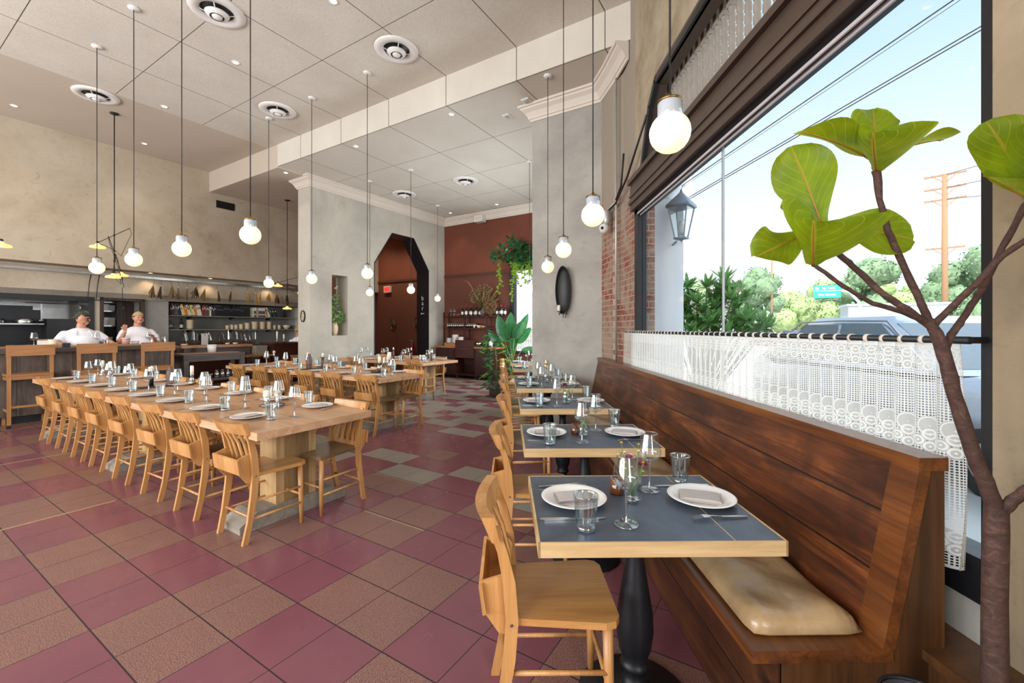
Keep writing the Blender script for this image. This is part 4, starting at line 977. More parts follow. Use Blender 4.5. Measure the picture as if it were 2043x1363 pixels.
# flowers in small vases on the window tables
def blossom(t, p, r, m, n=14, name='flower'):
    b = MB(); p = Vector(p); rr = random.Random(int(r * 1e4) + n)
    for ring in range(3):
        for k in range(n):
            a_ = 2 * PI * (k + ring * .5) / n; el = .25 + ring * .45
            d = Vector((math.cos(a_) * math.cos(el), math.sin(a_) * math.cos(el), math.sin(el))); q = p + d * r * (1 - ring * .12)
            s_ = d.cross(Vector((0, 0, 1))).normalized() * r * .16
            v = [b.b.verts.new(c) for c in (p + s_ * .4, p - s_ * .4, p + d * r * .6 - s_ * 1.2 + Vector((0, 0, .1 * r)), q, p + d * r * .6 + s_ * 1.2 + Vector((0, 0, .1 * r)))]
            b.b.faces.new(v)
    return b.build(name, m, t, rc=False)
M['magenta'] = plain('magenta_petals', '#a2246e', .6); M['lilac'] = plain('lilac_petals', '#a993bd', .7); M['yellow'] = plain('yellow_petals', '#dfc02d', .6); M['cream_petal'] = plain('cream_petals', '#e9e4c8', .6); M['stem_green'] = plain('flower_stem', '#5d7a3a', .6); M['dry'] = plain('dry_herb', '#7a5e3c', .9, var=.25); M['dry_gold'] = plain('dry_gold_herb', '#a97f3a', .9, var=.25)
def vase(p, label, prof, blooms, ribs=0):
    t = empty('bud_vase', p, 0, label, 'vase')
    o = MB().lathe(prof, 24 if not ribs else ribs * 2).build('vessel', 'glass', t)
    if ribs:
        me = o.data
        for v in me.vertices:
            a_ = math.atan2(v.co.y, v.co.x); s_ = 1 + .05 * (round(a_ / (2 * PI) * ribs * 2) % 2); v.co.x *= s_; v.co.y *= s_
    H = max(z for r, z in prof)
    MB().lathe([(0, .004), (prof[1][0] * .85, .004), (prof[2][0] * .85, H * .12), (0, H * .12)], 18).build('glass_bottom', 'glass_thick', t)
    for x, y, z, r, m in blooms:
        MB().tube([(x * .1, y * .1, .02), (x * .5, y * .5, H * .8), (x, y, z)], .0016, 5).build('stem', 'stem_green', t); blossom(t, (x, y, z), r, m, 12 if r > .015 else 7)
    return t
rb = random.Random(9)
vase((.49, 1.655, TZ), 'ribbed glass with lavender, daisies and a pink bloom on the fig side window table', [(0, 0), (.031, 0), (.032, .01), (.033, .09), (.034, .1)],
     [(-.02, -.02, .17, .022, 'magenta'), (.035, -.01, .14, .026, 'magenta')] + [(rb.uniform(-.05, .04), rb.uniform(-.04, .04), rb.uniform(.12, .22), .009, rb.choice(['cream_petal', 'lilac', 'lilac', 'yellow'])) for _ in range(16)], 16)
vase((.48, 2.66, TZ), 'small fluted vase with lilac blooms on the second window table', [(0, 0), (.025, 0), (.034, .03), (.03, .06), (.012, .085), (.011, .1), (.017, .108)],
     [(-.02, 0, .155, .016, 'lilac'), (.012, -.01, .14, .02, 'magenta'), (.03, .0, .15, .015, 'lilac')] + [(rb.uniform(-.04, .04), rb.uniform(-.02, .02), rb.uniform(.13, .19), .007, 'cream_petal') for _ in range(7)], 12)
vase((.54, 3.84, TZ), 'round glass vase with a magenta dahlia on the third window table', [(0, 0), (.035, 0), (.044, .03), (.044, .08), (.03, .1), (.034, .118)],
     [(-.02, -.02, .16, .036, 'magenta'), (.04, 0, .19, .03, 'cream_petal')] + [(rb.uniform(-.05, .06), .02, rb.uniform(.14, .2), .008, 'cream_petal') for _ in range(6)])
vase((.50, 5.35, TZ), 'glass vase with a spiky yellow flower on the long fourth window table', [(0, 0), (.03, 0), (.036, .03), (.036, .09), (.03, .11)], [(0, 0, .21, .05, 'yellow'), (.05, .01, .17, .035, 'yellow')])
vase((.60, 8.4, TZ), 'slim glass vase with a dark flower on the last window table', [(0, 0), (.02, 0), (.025, .03), (.02, .08), (.018, .1)], [(.01, 0, .15, .03, 'magenta')])
def amber(p, label):
    t = empty('votive_glass', p, 0, label, 'candle glass'); MB().lathe([(0, 0), (.026, 0), (.028, .005), (.029, .06), (.0265, .06), (.025, .01), (0, .01)], 20).build('amber_cup', 'amber', t); MB().lathe([(0, .011), (.024, .011), (.024, .035), (0, .035)], 16).build('wax', 'wax', t)
amber((.45, 1.735, TZ), 'amber votive glass behind the ribbed vase on the fig side window table'); amber((.44, 2.72, TZ), 'amber votive glass behind the fluted vase on the second window table')
# ------------------------------------------------------------------ kitchen fittings
KR = -TH
def K(name, u, v, z=0, label=None, cat=None, group=None, rz=KR): return empty(name, U(u, v, z), rz, label, cat, group)
# steel lined oven recess with black frame
ov = K('hearth_range', -12.3, 0, 0, 'black cast hearth range set in the steel lined wall recess behind the cooks', 'stove')
MB().box(-.02, .03, -.2, 3.01, 1.99, 2.09).box(-.02, .03, 2.93, 3.01, .9, 2.0).build('opening_frame', 'black', ov)
MB().box(-1.0, -.5, -.2, 2.22, 1.05, 1.88).box(-1.0, -.5, 2.22, 2.34, .2, 1.80).build('firebox_hood', 'black', ov, bev=.01)
MB().box(-.52, -.08, -.2, 2.30, 1.50, 1.525).build('pan_shelf', 'steel', ov)
MB().box(-1.0, -.1, 2.34, 2.90, .2, 1.62).build('oven_cabinet', 'black', ov, bev=.01)
MB().box(-1.0, -.1, -.2, 2.9, .85, .95).box(-.95, -.15, -.2, 2.9, 0, .85).build('range_body', 'black', ov, bev=.01)
b = MB()
for k in range(22): b.box(-.5, -.12, .2 + k * .09, .215 + k * .09, 1.02, 1.035)
b.build('grill_grate', 'black_table', ov)
MB().tube([(-.12, -.2, 1.93), (-.12, 2.88, 1.93)], .012, 8).build('utensil_rail', 'steel', ov)
def pan(v, r, label):
    t = K('saute_pan', -12.6, v, 1.526, label, 'pan', 'steel pans on the range shelf')
    MB().lathe([(0, 0), (r, 0), (r + .004, .01), (r + .004, .085), (r, .088), (r - .003, .085), (r - .003, .01), (0, .006)], 28).build('pan_body', 'steel', t)
    MB().bar((0, r, .06), (0, r + .17, .085), .02, .01).build('handle', 'black', t)
pan(2.08, .125, 'shiny steel pan on the range shelf, whole'); pan(1.70, .12, 'shiny steel pan on the range shelf, cut by the edge of view')
ld = K('ladle', -12.42, 2.27, 1.93, 'steel ladle hanging from the rail above the range', 'ladle')
MB().bar((0, 0, -.02), (0, 0, -.34), .004, .022, (0, 1, 0)).build('handle', 'steel', ld); MB().tube([(0, 0, .018), (.012, 0, .01), (.012, 0, -.02), (0, 0, -.03)], .003, 6).build('hook', 'steel', ld)
MB().lathe([(0, -.38), (.03, -.372), (.045, -.35), (.047, -.34), (.044, -.34), (.028, -.366), (0, -.372)], 20).build('bowl', 'steel', ld)
sp = K('whisk', -12.42, 2.83, 1.93, 'small steel whisk hanging at the end of the range rail', 'whisk'); MB().tube([(0, 0, 0), (0, 0, -.14)], .009, 8).build('handle', 'steel', sp)
for a_ in range(4): MB().tube([(0, 0, -.13), (.02 * math.cos(a_ * PI / 4), .02 * math.sin(a_ * PI / 4), -.2), (0, 0, -.25), (-.02 * math.cos(a_ * PI / 4), -.02 * math.sin(a_ * PI / 4), -.2), (0, 0, -.13)], .0015, 5).build('wire', 'steel', sp)
for k, (v, w_) in enumerate(((1.9, .10), (2.12, .16))):
    o = MB().ball((0, 0, .04), .07, 12, (1, 1.6, .6)).build('flatbread', plain('roast_' + str(k), '#7b5238', .9, var=.2), smooth=True, loc=U(-12.55, v, 1.03)); tag(o, ['roasting squash on the grate nearer the view edge', 'roasting meat on the grate under the pans'][k], 'food')
# closet with brown doors and a steel shelf
cl = K('storage_closet', -12.3, 0, 0, 'brown boarded closet doors standing open around a steel shelf', 'closet')
MB().box(-.03, .02, 3.10, 3.16, 0, 2.1).box(-.03, .02, 3.78, 3.86, 0, 2.08).box(-.03, .02, 3.10, 3.86, 2.03, 2.09).build('frame', 'brown_door', cl)
MB().box(-.5, -.46, 3.13, 3.27, 0, 2.03).build('door', 'brown_door', cl); MB().box(-.4, -.36, 3.48, 3.80, 0, 2.03).build('door', 'brown_door', cl)
for z in (1.05, 1.47, 1.80, 2.0): MB().box(-.95, -.5, 3.2, 3.75, z, z + .03).build('shelf', 'steel', cl)
for k, (v, z, h, w_) in enumerate([(3.33, 1.83, .13, .07), (3.44, 1.83, .11, .06), (3.32, 1.50, .11, .08), (3.43, 1.50, .16, .07), (3.36, 1.08, .14, .1)]):
    t = K('storage_tub', -12.95, v, z, 'pale plastic storage tub on the closet shelf, ' + ordi(k) + ' from the top', 'container', 'tubs in the closet')
    MB().box(-.08, .08, -w_, w_, 0, h).build('tub', 'white', t, bev=.01); MB().box(-.085, .085, -w_ - .004, w_ + .004, h, h + .012).build('lid', 'porcelain', t)
tow = K('hanging_towel', -12.28, 4.1, 1.45, 'white paper sheet fixed on the grey kitchen wall beside the shelves', 'notice', None); MB().box(-.1, -.095, -.07, .07, 0, .13).build('sheet', 'white', tow)
st(MB().box(-12.45, -12.35, 3.87, 4.33, 0, 2.07).build('wall_kitchen_panel', 'plaster_dark'))
st(MB().box(-12.3, -9.31, 7.72, 7.82, 0, 4.77).build('wall_passage', 'terracotta_low'))
for k, (u, v) in enumerate(((-10.2, 9.2), (-11.5, 9.2))):
    d = dup(dl); d.location = U(u, v, 4.77); tag(d, 'downlight in the bar passage ceiling beyond the arch, ' + ['nearer', 'farther'][k] + ' one', 'downlight', 'passage downlights')
    light('passage_beam', 'SPOT', U(u, v, 4.74), 150, (1, .80, .58), spot_size=math.radians(125), spot_blend=.8, shadow_soft_size=.06)
# shelves, books and crockery in the recess
sh = K('wall_shelf', -12.3, 0, 0, 'pair of long thin metal shelves across the grey kitchen recess', 'shelf')
for z in (1.725, 1.385):
    MB().box(-.62, -.1, 4.36, 7.45, z, z + .02).build('board', 'grey_wood', sh)
    for v in (4.9, 5.9, 6.9): MB().prism([(-.6, z - .06), (-.6, z), (-.3, z)], v, v + .04, 'XZ').build('bracket', 'black', sh)
mh = [M[x] for x in ()]
BC = {'violet': '#4a2d55', 'grey': '#55565c', 'charcoal': '#26272b', 'cream': '#d9cfae', 'yellow': '#d8b23c', 'orange': '#c9722d', 'red': '#8b2b2b', 'navy': '#243049', 'white': '#dcd8cf', 'brown': '#5b3a26', 'black': '#17181b', 'green': '#3f5a45', 'teal': '#35606a', 'plum': '#3c2029'}
for c_, h_ in BC.items(): M['book_' + c_] = plain('book_' + c_, h_, .6)
M['paper'] = plain('book_pages', '#cfc6ae', .9)
seq = ['plum', 'plum', 'violet', 'grey', 'grey', 'charcoal', 'charcoal', 'cream', 'yellow', 'orange', 'cream', 'white', 'yellow', 'cream', 'orange', 'white', 'white', 'cream', 'red', 'brown', 'grey', 'red', 'green', 'white', 'plum', 'navy', 'navy'] + ['black'] * 22 + ['cream', 'orange', 'white', 'cream', 'teal', 'black', 'charcoal', 'green', 'black', 'charcoal']
v = 4.40; rbk = random.Random(4); bp_ = {}
for k, c_ in enumerate(seq):
    th = rbk.uniform(.026, .042) if c_ != 'black' else .030; h = rbk.uniform(.22, .29); 
    lean = 0 if (k < 3 or 18 <= k < 49) else rbk.uniform(.14, .30)
    if k == 49: v = 6.67
    key = c_
    if key not in bp_:
        t = empty('cookbook'); MB().box(-.2, 0, 0, 1, 0, 1).build('cover', 'book_' + c_, t); MB().box(-.195, -.004, .12, .88, .002, 1.003).build('pages', 'paper', t)
        MB().box(0, .0015, .2, .8, .62, .78).build('spine_title', 'book_red' if c_ in ('cream', 'white') else ('book_grey' if c_ == 'black' else 'book_cream'), t); bp_[key] = t
    else: t = dup(bp_[key])
    t.scale = (1, th, h); t.location = U(-12.46, v, 1.746 + (th * math.sin(lean)))
    t.rotation_euler = (-(-lean), 0, KR)
    t.rotation_mode = 'XYZ'; t.rotation_euler = (lean, 0, KR)
    tag(t, f'{c_} spined cookbook on the top shelf, {ordi(k % 30)} ' + ('of the row from the closet' if k < 30 else 'of the farther half of the row'), 'book', 'cookbooks on the top shelf')
    v += th / max(.6, math.cos(lean)) + .002
for k in range(9):
    t = dup(bp_[rbk.choice(['cream', 'white', 'red', 'grey'])]); t.scale = (1.1, .028, .3); t.rotation_euler = (PI / 2, 0, KR); t.location = U(-12.45, 6.36 + .29 + rbk.uniform(-.02, .02), 1.746 + k * .029 + .0)
    t.rotation_euler = (PI / 2, 0, KR); t.location = U(-12.45, 6.64, 1.746 + .0005 + k * .029)
    tag(t, 'cookbook lying flat in the pile on the top shelf, ' + ordi(k) + ' from the bottom', 'book', 'cookbooks lying flat on the top shelf')
def stack(v, n, r, dz, label, z=1.406, m='stoneware', u=-12.58):
    proto = None
    for k in range(n):
        if proto is None:
            proto = MB().lathe([(0, 0), (r * .55, 0), (r * .6, .004), (r, dz * 1.6), (r, dz * 1.6 + .003), (r * .93, dz * 1.6), (r * .55, .008), (0, .008)], 22).build('bowl', m); o = proto
        else: o = proto.copy(); C.objects.link(o)
        o.location = U(u, v, z + k * dz); tag(o, 'stoneware bowl ' + label + ', ' + ordi(k) + ' up', 'bowl', 'bowls ' + label)
stack(4.86, 11, .085, .02, 'in the tall stack at the closet end')
for k, (v, n, r) in enumerate([(5.72, 5, .05), (5.83, 6, .05), (5.93, 6, .055), (6.06, 7, .065), (6.22, 9, .075), (6.42, 11, .09), (6.63, 11, .085), (6.82, 11, .075), (6.98, 6, .05), (7.12, 6, .05)]):
    stack(v, n, r, .018, f'in the {ordi(k)} stack of the far shelf group')
for v, n_, h_, c_, l in [(4.45, 'demijohn', .2, 'glass', 'large glass jug at the closet end of the lower shelf'), (4.68, 'wine_bottle', .27, 'black', 'dark bottle on the lower shelf beside the bowls'), (7.35, 'colander', .12, 'stoneware', 'pale colander at the far end of the lower shelf')]:
    t = K(n_, -12.6, v, 1.406, l, 'bottle' if 'colander' not in n_ else 'colander')
    if n_ == 'wine_bottle': MB().lathe([(0, 0), (.036, 0), (.036, .17), (.014, .21), (.014, h_), (0, h_)], 14).build('body', c_, t); MB().lathe([(.0365, .04), (.037, .045), (.037, .11), (.0365, .115)], 14).build('label', 'white', t)
    elif n_ == 'demijohn': MB().lathe([(0, 0), (.07, 0), (.1, .06), (.09, .13), (.03, .18), (.03, .21)], 18).build('body', c_, t); MB().lathe([(.028, .2), (.04, .205), (.04, .215), (.028, .22)], 14).build('rim', 'glass_thick', t)
    else: MB().lathe([(0, 0), (.05, 0), (.1, .08), (.11, .12), (.1, .12), (.05, .01), (0, .01)], 18).build('bowl', c_, t); MB().tube([(0, .1, .1), (0, .15, .11), (0, .1, .09)], .006, 6).build('handle', 'stoneware', t)
# back counter with knives
bc_ = K('back_counter', -12.3, 0, 0, 'dark back counter under the shelves, lined with knives', 'counter'); MB().box(-.88, 0, 4.34, 7.6, .9, .95).build('countertop', 'dark_wood', bc_); MB().box(-.85, -.05, 4.36, 7.6, 0, .9).build('cabinet', 'mahogany', bc_)
rk = K('knife_rack', -12.45, 0, .95, 'long wooden rack holding upright knives on the back counter', 'knife rack'); MB().box(-.03, .03, 4.55, 6.4, .0, .05).build('base', 'mahogany', rk); MB().box(-.05, -.03, 4.55, 6.4, .0, .10).build('back_rail', 'mahogany', rk)
kp = None
for k in range(34):
    if kp is None:
        kp = empty('kitchen_knife'); MB().box(-.006, .006, -.011, .011, 0, .13).build('handle', 'book_brown', kp); MB().prism([(-.014, .13), (.018, .13), (.012, .30), (-.010, .36)], -.0015, .0015, 'YZ').build('blade', 'steel', kp); t = kp
    else: t = dup(kp)
    t.location = U(-12.40 + rbk.uniform(-.012, .012), 4.62 + k * .052, 1.001); t.rotation_euler = (rbk.uniform(-.18, .28), 0, KR + rbk.uniform(-.5, .5)); t.scale = (1, 1, rbk.uniform(.75, 1.1))
    tag(t, 'kitchen knife upright in the rack, ' + ordi(k % 30) + (' from the closet end' if k < 30 else ' past the pale board'), 'knife', 'knives in the back rack')
t = K('cutting_board', -12.33, 5.08, 1.0, 'white plastic cutting board upright among the knives', 'cutting board'); MB().box(-.006, .006, -.075, .075, 0, .3).build('board', 'white', t, bev=.003); MB().tube([(.0065, 0, .27), (.0075, 0, .27)], .012, 12).build('hanging_hole', 'black', t)
# header rail with dried herbs
hr = K('hanging_rail', -12.12, 0, 0, 'long pale steel rail fixed under the kitchen header', 'rail')
MB().box(-.012, .012, -.2, 7.5, 2.55, 2.60).build('rail_bar', 'steel', hr)
for v in (1.2, 2.95, 4.6, 5.6, 6.9): MB().box(-.18, -.012, v, v + .05, 2.56, 2.59).build('bracket', 'steel', hr)
M['herb_dark'] = plain('dark_dried_herb', '#4c3c2a', .95, var=.3)
HV = [3.98, 4.12, 4.30, 4.45, 4.63, 4.83, 5.03, 5.27, 5.62, 6.0, 6.2, 6.37, 6.6, 6.78, 7.1]
for k, v in enumerate(HV):
    t = K('dried_herb_bunch', -12.12, v, 2.548, f'bunch of dried herbs hanging from the rail, {ordi(k)} from the closet', 'dried herbs', 'dried herb bunches on the rail')
    L = rbk.uniform(.26, .36) if k != 10 else .4; w_ = rbk.choice([.03, .045, .06]) if k not in (2, 5, 13) else .08; tw = rbk.uniform(-.08, .08)
    MB().tube([(0, 0, .0), (0, 0, -.08), (.0, tw * .3, -.11)], .0025, 5).build('hook', 'black', t)
    b = MB(); r_ = random.Random(k)
    for q in range(26):
        a_ = r_.uniform(0, 2 * PI); sx_ = r_.random() ** .5
        p0 = Vector((0, tw * .3, -.10)); p2 = Vector((w_ * sx_ * math.cos(a_) * .8, tw + w_ * sx_ * math.sin(a_), -.10 - L * r_.uniform(.6, 1)))
        mid = p0.lerp(p2, .45) + Vector((0, 0, 0)); b.tube([p0, mid, p2], [.004, .005, r_.uniform(.004, .012)], 5)
    b.build('foliage', ['dry', 'herb_dark', 'dry', 'dry', 'dry', 'herb_dark', 'dry', 'herb_dark', 'herb_dark', 'dry_gold', 'dry_gold', 'dry_gold', 'dry_gold', 'book_brown', 'herb_dark'][k], t)
    MB().tube([(0, tw * .3, -.13), (0, tw * .35, -.15)], .012, 8).build('twine', 'wax', t)
for k, v in enumerate((2.92, 3.05, 3.42)):
    t = K('iron_grill_rack', -12.12, v, 2.53, ['black iron trivet hanging over the range corner', 'bent black iron grill frame hanging over the range corner', 'long black iron poker hanging by the closet'][k], 'ironware')
    if k < 2: MB().tube([(0, 0, .02), (0, -.03, -.2), (0, -.05, -.5), (0, .06, -.5)], .008, 6).build('frame', 'black', t); MB().box(-.01, .01, -.12, .12, -.52, -.505).build('foot', 'black', t)
    else: MB().tube([(0, 0, .02), (0, 0, -.1), (0, .03, -.2), (0, .0, -.22), (0, 0, -.62)], .006, 6).build('rod', 'black', t); MB().tube([(0, 0, -.62), (0, .04, -.66), (0, -.02, -.68)], .009, 6).build('hook', 'black', t)
# counter things
cz = 1.136
for u, v, l in [(-9.85, 1.72, 'alone on the bar, between the first two cooks stools'), (-9.75, 2.42, 'on the bar in front of the heavier cook'), (-9.75, 3.12, 'on the bar in front of the cook in the tan cap')]:
    x, y = xy(u, v); ware('wine', x, y, 1.1205, 0, l, None)
for u, v, l in [(-9.7, 2.52, 'on the bar beside the wine glass of the heavier cook'), (-9.7, 1.25, 'on the bar at the edge of view')]: x, y = xy(u, v); ware('tumbler', x, y, 1.1205, 0, l, None)
def tub(u, v, z, r, h, m, label, name='deli_tub'):
    t = K(name, u, v, z, label, 'container'); MB().lathe([(0, 0), (r * .85, 0), (r, h), (r * .97, h), (r * .82, .004), (0, .004)], 22).build('tub', m, t); MB().lathe([(r * .98, h - .004), (r * 1.05, h), (r * 1.05, h + .008), (r * .98, h + .008)], 22).build('rim', 'white', t); return t
M['pink_tub'] = plain('pink_filled_tub', '#b98a80', .4)
tub(-10.1, 2.90, cz, .06, .11, 'pink_tub', 'clear plastic tub of pink pickles on the bar between the cooks')
tub(-10.2, 3.05, cz, .07, .05, 'white', 'shallow white tub on the bar before the cook in the tan cap')
tub(-10.1, 1.98, cz, .06, .1, 'stoneware', 'white container on the bar beside the first stool')
t = K('crock', -10.35, 1.95, cz, 'row of white ceramic pinch crock with wooden lid on the bar', 'crock'); MB().box(-.05, .05, -.1, .1, 0, .09).build('body', 'porcelain', t, bev=.008); MB().box(-.055, .055, -.09, .09, .09, .11).build('lid', 'bar_top', t)
t = K('stock_pot', -10.9, 2.15, 1.0, 'pale green enamel pot behind the heavier cook elbow', 'pot'); MB().lathe([(0, 0), (.12, 0), (.13, .16), (.12, .16), (0, .02)], 22).build('body', plain('enamel', '#8a8a6c', .4), t); MB().tube([(0, .13, .12), (0, .17, .13), (0, .13, .1)], .007, 6).build('handle', 'black', t)
t = K('tablet', -9.72, 2.05, 1.1205, 'small dark grey tablet stand on the bar before the heavier cook', 'tablet'); MB().bc((0, 0, .035), (.012, .09, .07), 0, 0, .2).build('screen', 'slate', t)
MB().bc((-.03, 0, .008), (.07, .07, .015)).build('stand', 'black', t)
for k, (u, v, m, h) in enumerate([(-9.8, 3.38, 'wax', .14), (-9.86, 3.30, 'glass', .18), (-9.72, 3.32, 'book_navy', .12), (-10.0, 3.25, 'white', .1)]):
    t = K('squeeze_bottle', u, v, 1.1205 if u > -9.9 else cz, 'small bottle at the end of the bar, ' + ['cream coloured', 'clear glass', 'dark blue', 'white'][k], 'bottle'); MB().lathe([(0, 0), (.02, 0), (.02, h * .7), (.008, h * .82), (.006, h), (0, h)], 14).build('body', m, t); MB().lathe([(.0, h), (.009, h), (.009, h + .012), (0, h + .012)], 10).build('cap', 'white', t)
# island, prep table, far high table
isl = K('kitchen_island', -10.95, 4.7, 0, 'oak topped kitchen island behind the low prep table', 'island'); MB().box(-.2, .2, -.70, .74, 1.0, 1.055).build('top', 'bar_top', isl, bev=.003); MB().box(-.17, .17, -.65, .7, .86, 1.0).box(-.17, -.1, -.65, -.58, 0, .86).box(.1, .17, -.65, -.58, 0, .86).box(-.17, -.1, .62, .7, 0, .86).box(.1, .17, .62, .7, 0, .86).build('frame', 'dark_wood', isl)
pt = K('prep_table', -10.35, 4.35, 0, 'low dark wooden prep table with lower shelf at the end of the bar', 'table'); 
MB().box(-.27, .27, -.57, .60, .86, .90).build('top', 'dark_wood', pt, bev=.003); MB().box(-.27, .12, -.57, .55, .9005, .91).build('board', 'bar_top', pt)
MB().box(.2, .25, -.5, .54, .75, .86).box(-.25, -.2, -.5, .54, .75, .86).build('apron', 'dark_wood', pt)
for sx_ in (-1, 1):
    for v in (-.56, .50): MB().box(sx_ * .22 - .04, sx_ * .22 + .04, v, v + .09, 0, .86).build('leg', 'dark_wood', pt)
MB().box(-.24, .24, -.5, .54, .33, .37).build('lower_shelf', 'dark_wood', pt)
t = tub(-10.4, 4.42, .911, .085, .16, 'white', 'white plastic bucket standing on the low prep table', 'bucket')
for k, v in enumerate((4.47, 4.58, 4.69, 4.80)):
    t = K('preserve_jar', -10.3, v, .371, 'dark glass preserve jar under the prep table, ' + ordi(k) + ' from the bar', 'jar', 'jars under the prep table'); MB().lathe([(0, 0), (.042, 0), (.045, .01), (.045, .12), (.03, .14)], 16).build('body', 'glass_thick', t); MB().lathe([(0, .14), (.034, .14), (.034, .165), (0, .165)], 14).build('lid', 'steel', t)
t = K('wooden_bowl', -10.3, 4.28, .371, 'tan bowl under the low prep table', 'bowl'); MB().lathe([(0, 0), (.06, 0), (.11, .08), (.1, .08), (.05, .01), (0, .01)], 20).build('bowl', 'bar_top', t); MB().lathe([(.1, .08), (.112, .082), (.112, .088), (.1, .088)], 20).build('rim', 'stoneware', t)
for k, (v, r) in enumerate(((4.98, .05), (5.15, .06), (4.12, .07))):
    t = K('small_dish', -10.95, v, 1.056, 'small pale dish on the kitchen island, ' + ['nearer', 'farther', 'next to the bar'][k] + ' one', 'dish'); MB().lathe([(0, 0), (r * .6, 0), (r, .03), (r * .95, .03), (r * .5, .006), (0, .006)], 18).build('dish', 'stoneware', t); MB().lathe([(r * .95, .028), (r * 1.02, .03), (r * .95, .033)], 18).build('rim', 'porcelain', t)
ht = K('high_table', -10.75, 6.25, 0, 'dark high table with candles beyond the kitchen island', 'table'); MB().box(-.3, .3, -.5, .6, 1.03, 1.075).build('top', 'mahogany', ht, bev=.003); MB().box(-.26, .26, -.45, .55, .1, 1.03).build('cabinet', 'mahogany', ht); MB().box(-.24, .24, -.4, .5, 0, .1).build('plinth', 'black', ht)
bb = K('wooden_box', -10.7, 5.58, .80, 'plain brown box standing on a bench beside the high table', 'box'); MB().box(-.1, .1, -.13, .13, 0, .2).build('box_body', 'grey_wood', bb); MB().box(-.105, .105, -.135, .135, .2, .215).build('lid', 'grey_wood', bb)
bh = K('plank_bench', -10.7, 5.5, 0, 'brown plank bench between the prep table and the high table', 'bench'); MB().box(-.2, .2, -.35, .3, .76, .80).build('seat', 'stool', bh); MB().box(-.17, .17, -.3, -.24, 0, .76).box(-.17, .17, .2, .26, 0, .76).build('leg_panel', 'mahogany', bh)
s = dup(s0); s.location = U(-10.1, 6.35); s.rotation_euler = (0, 0, KR + PI / 2); tag(s, 'high wooden stool with a plank backrest beside the arch wall', 'stool')
for k, (v, h_) in enumerate(((5.95, .2), (6.12, .13))): cyl_holder(U(-10.6, v, 1.0755), ['taller', 'shorter'][k] + ' candle in a clear holder on the far high table', 'silver_glass', .08, .02, h_)
t = K('ceramic_creamer', -10.6, 6.5, 1.0755, 'white ceramic pitcher on the far high table', 'pitcher'); MB().lathe([(0, 0), (.04, 0), (.055, .05), (.04, .11), (.045, .14), (.04, .14), (.035, .11), (0, .01)], 18).build('body', 'porcelain', t); MB().tube([(0, .045, .12), (0, .085, .09), (0, .05, .04)], .006, 6).build('handle', 'porcelain', t)
# wall vent, articulated lamps
vt_ = K('wall_vent', -11.85, 5.34, 4.52, 'black rectangular wall vent high above the herb rail', 'vent'); MB().box(.001, .015, -.21, .21, -.09, .09).build('grille_frame', 'black', vt_)
b = MB()
for k in range(9): b.box(.014, .02, -.19, .19, -.08 + k * .019, -.072 + k * .019)
b.build('slat', 'frame_dark', vt_)
def artlamp(u, v, zc, zb, arms, label):
    t = K('articulated_lamp', u, v, 0, label, 'pendant lamp')
    MB().lathe([(0, zc - .02), (.06, zc - .02), (.065, zc - .004), (0, zc)], 18).build('canopy', 'black', t)
    MB().tube([(0, 0, zc), (0, 0, zb)], .008, 8).build('stem', 'cord', t)
    for (y0_, z0_, y1_, z1_, x1_) in arms:
        MB().tube([(x1_ * -.3, y0_, z0_), (x1_, y1_, z1_)], .006, 6).build('arm', 'cord', t)
        MB().ball((0, 0, (z0_ * abs(y1_) + z1_ * abs(y0_)) / (abs(y0_) + abs(y1_))), .018, 8).build('joint', 'cord', t)
        MB().lathe([(0, .055), (.014, .055), (.018, .03), (.018, 0), (0, 0)], 12, (x1_, y1_, z1_ - .03)).build('socket', 'black', t)
        s_ = MB().lathe([(.018, .02), (.03, .0), (.045, -.012), (.10, -.03), (.108, -.055), (.10, -.062), (.095, -.05), (.04, -.022), (.018, -.01)], 26, (x1_, y1_, z1_ - .03)).build('shade', 'shade_lit', t)
        MB().ball((x1_, y1_, z1_ - .07), .022, 10).build('bulb', 'downlight', t)
        m_ = ((y0_ + y1_) / 2 + .1, min(z0_, z1_) - .18)
        MB().tube([(x1_ * -.3, y0_, z0_), (0, y0_ + .02, z0_ - .1), (0, m_[0], m_[1]), (0, .02, (m_[1] + z1_) / 2), (x1_, y1_, z1_)], .004, 5).build('cord', 'cord', t)
    return t
artlamp(-10.03, 2.72, 5.25, 2.42, [(.22, 3.25, -.24, 2.90, .08), (-.09, 3.05, .12, 2.46, -.1), (.03, 2.75, -.05, 2.40, .12)], 'three armed black lamp with lit opal shades over the bar, whole in view')
artlamp(-10.88, 6.37, 4.77, 2.15, [(.45, 2.85, -.3, 2.58, .1), (.0, 2.6, .4, 2.45, 0), (-.05, 2.3, .03, 2.02, -.05)], 'three armed black lamp with lit opal shades beside the arch wall')
artlamp(-9.75, 1.02, 5.25, 2.5, [(.05, 3.2, .36, 2.72, .0), (.1, 2.9, -.2, 2.5, .1)], 'black armed lamp with a lit opal shade at the edge of view')

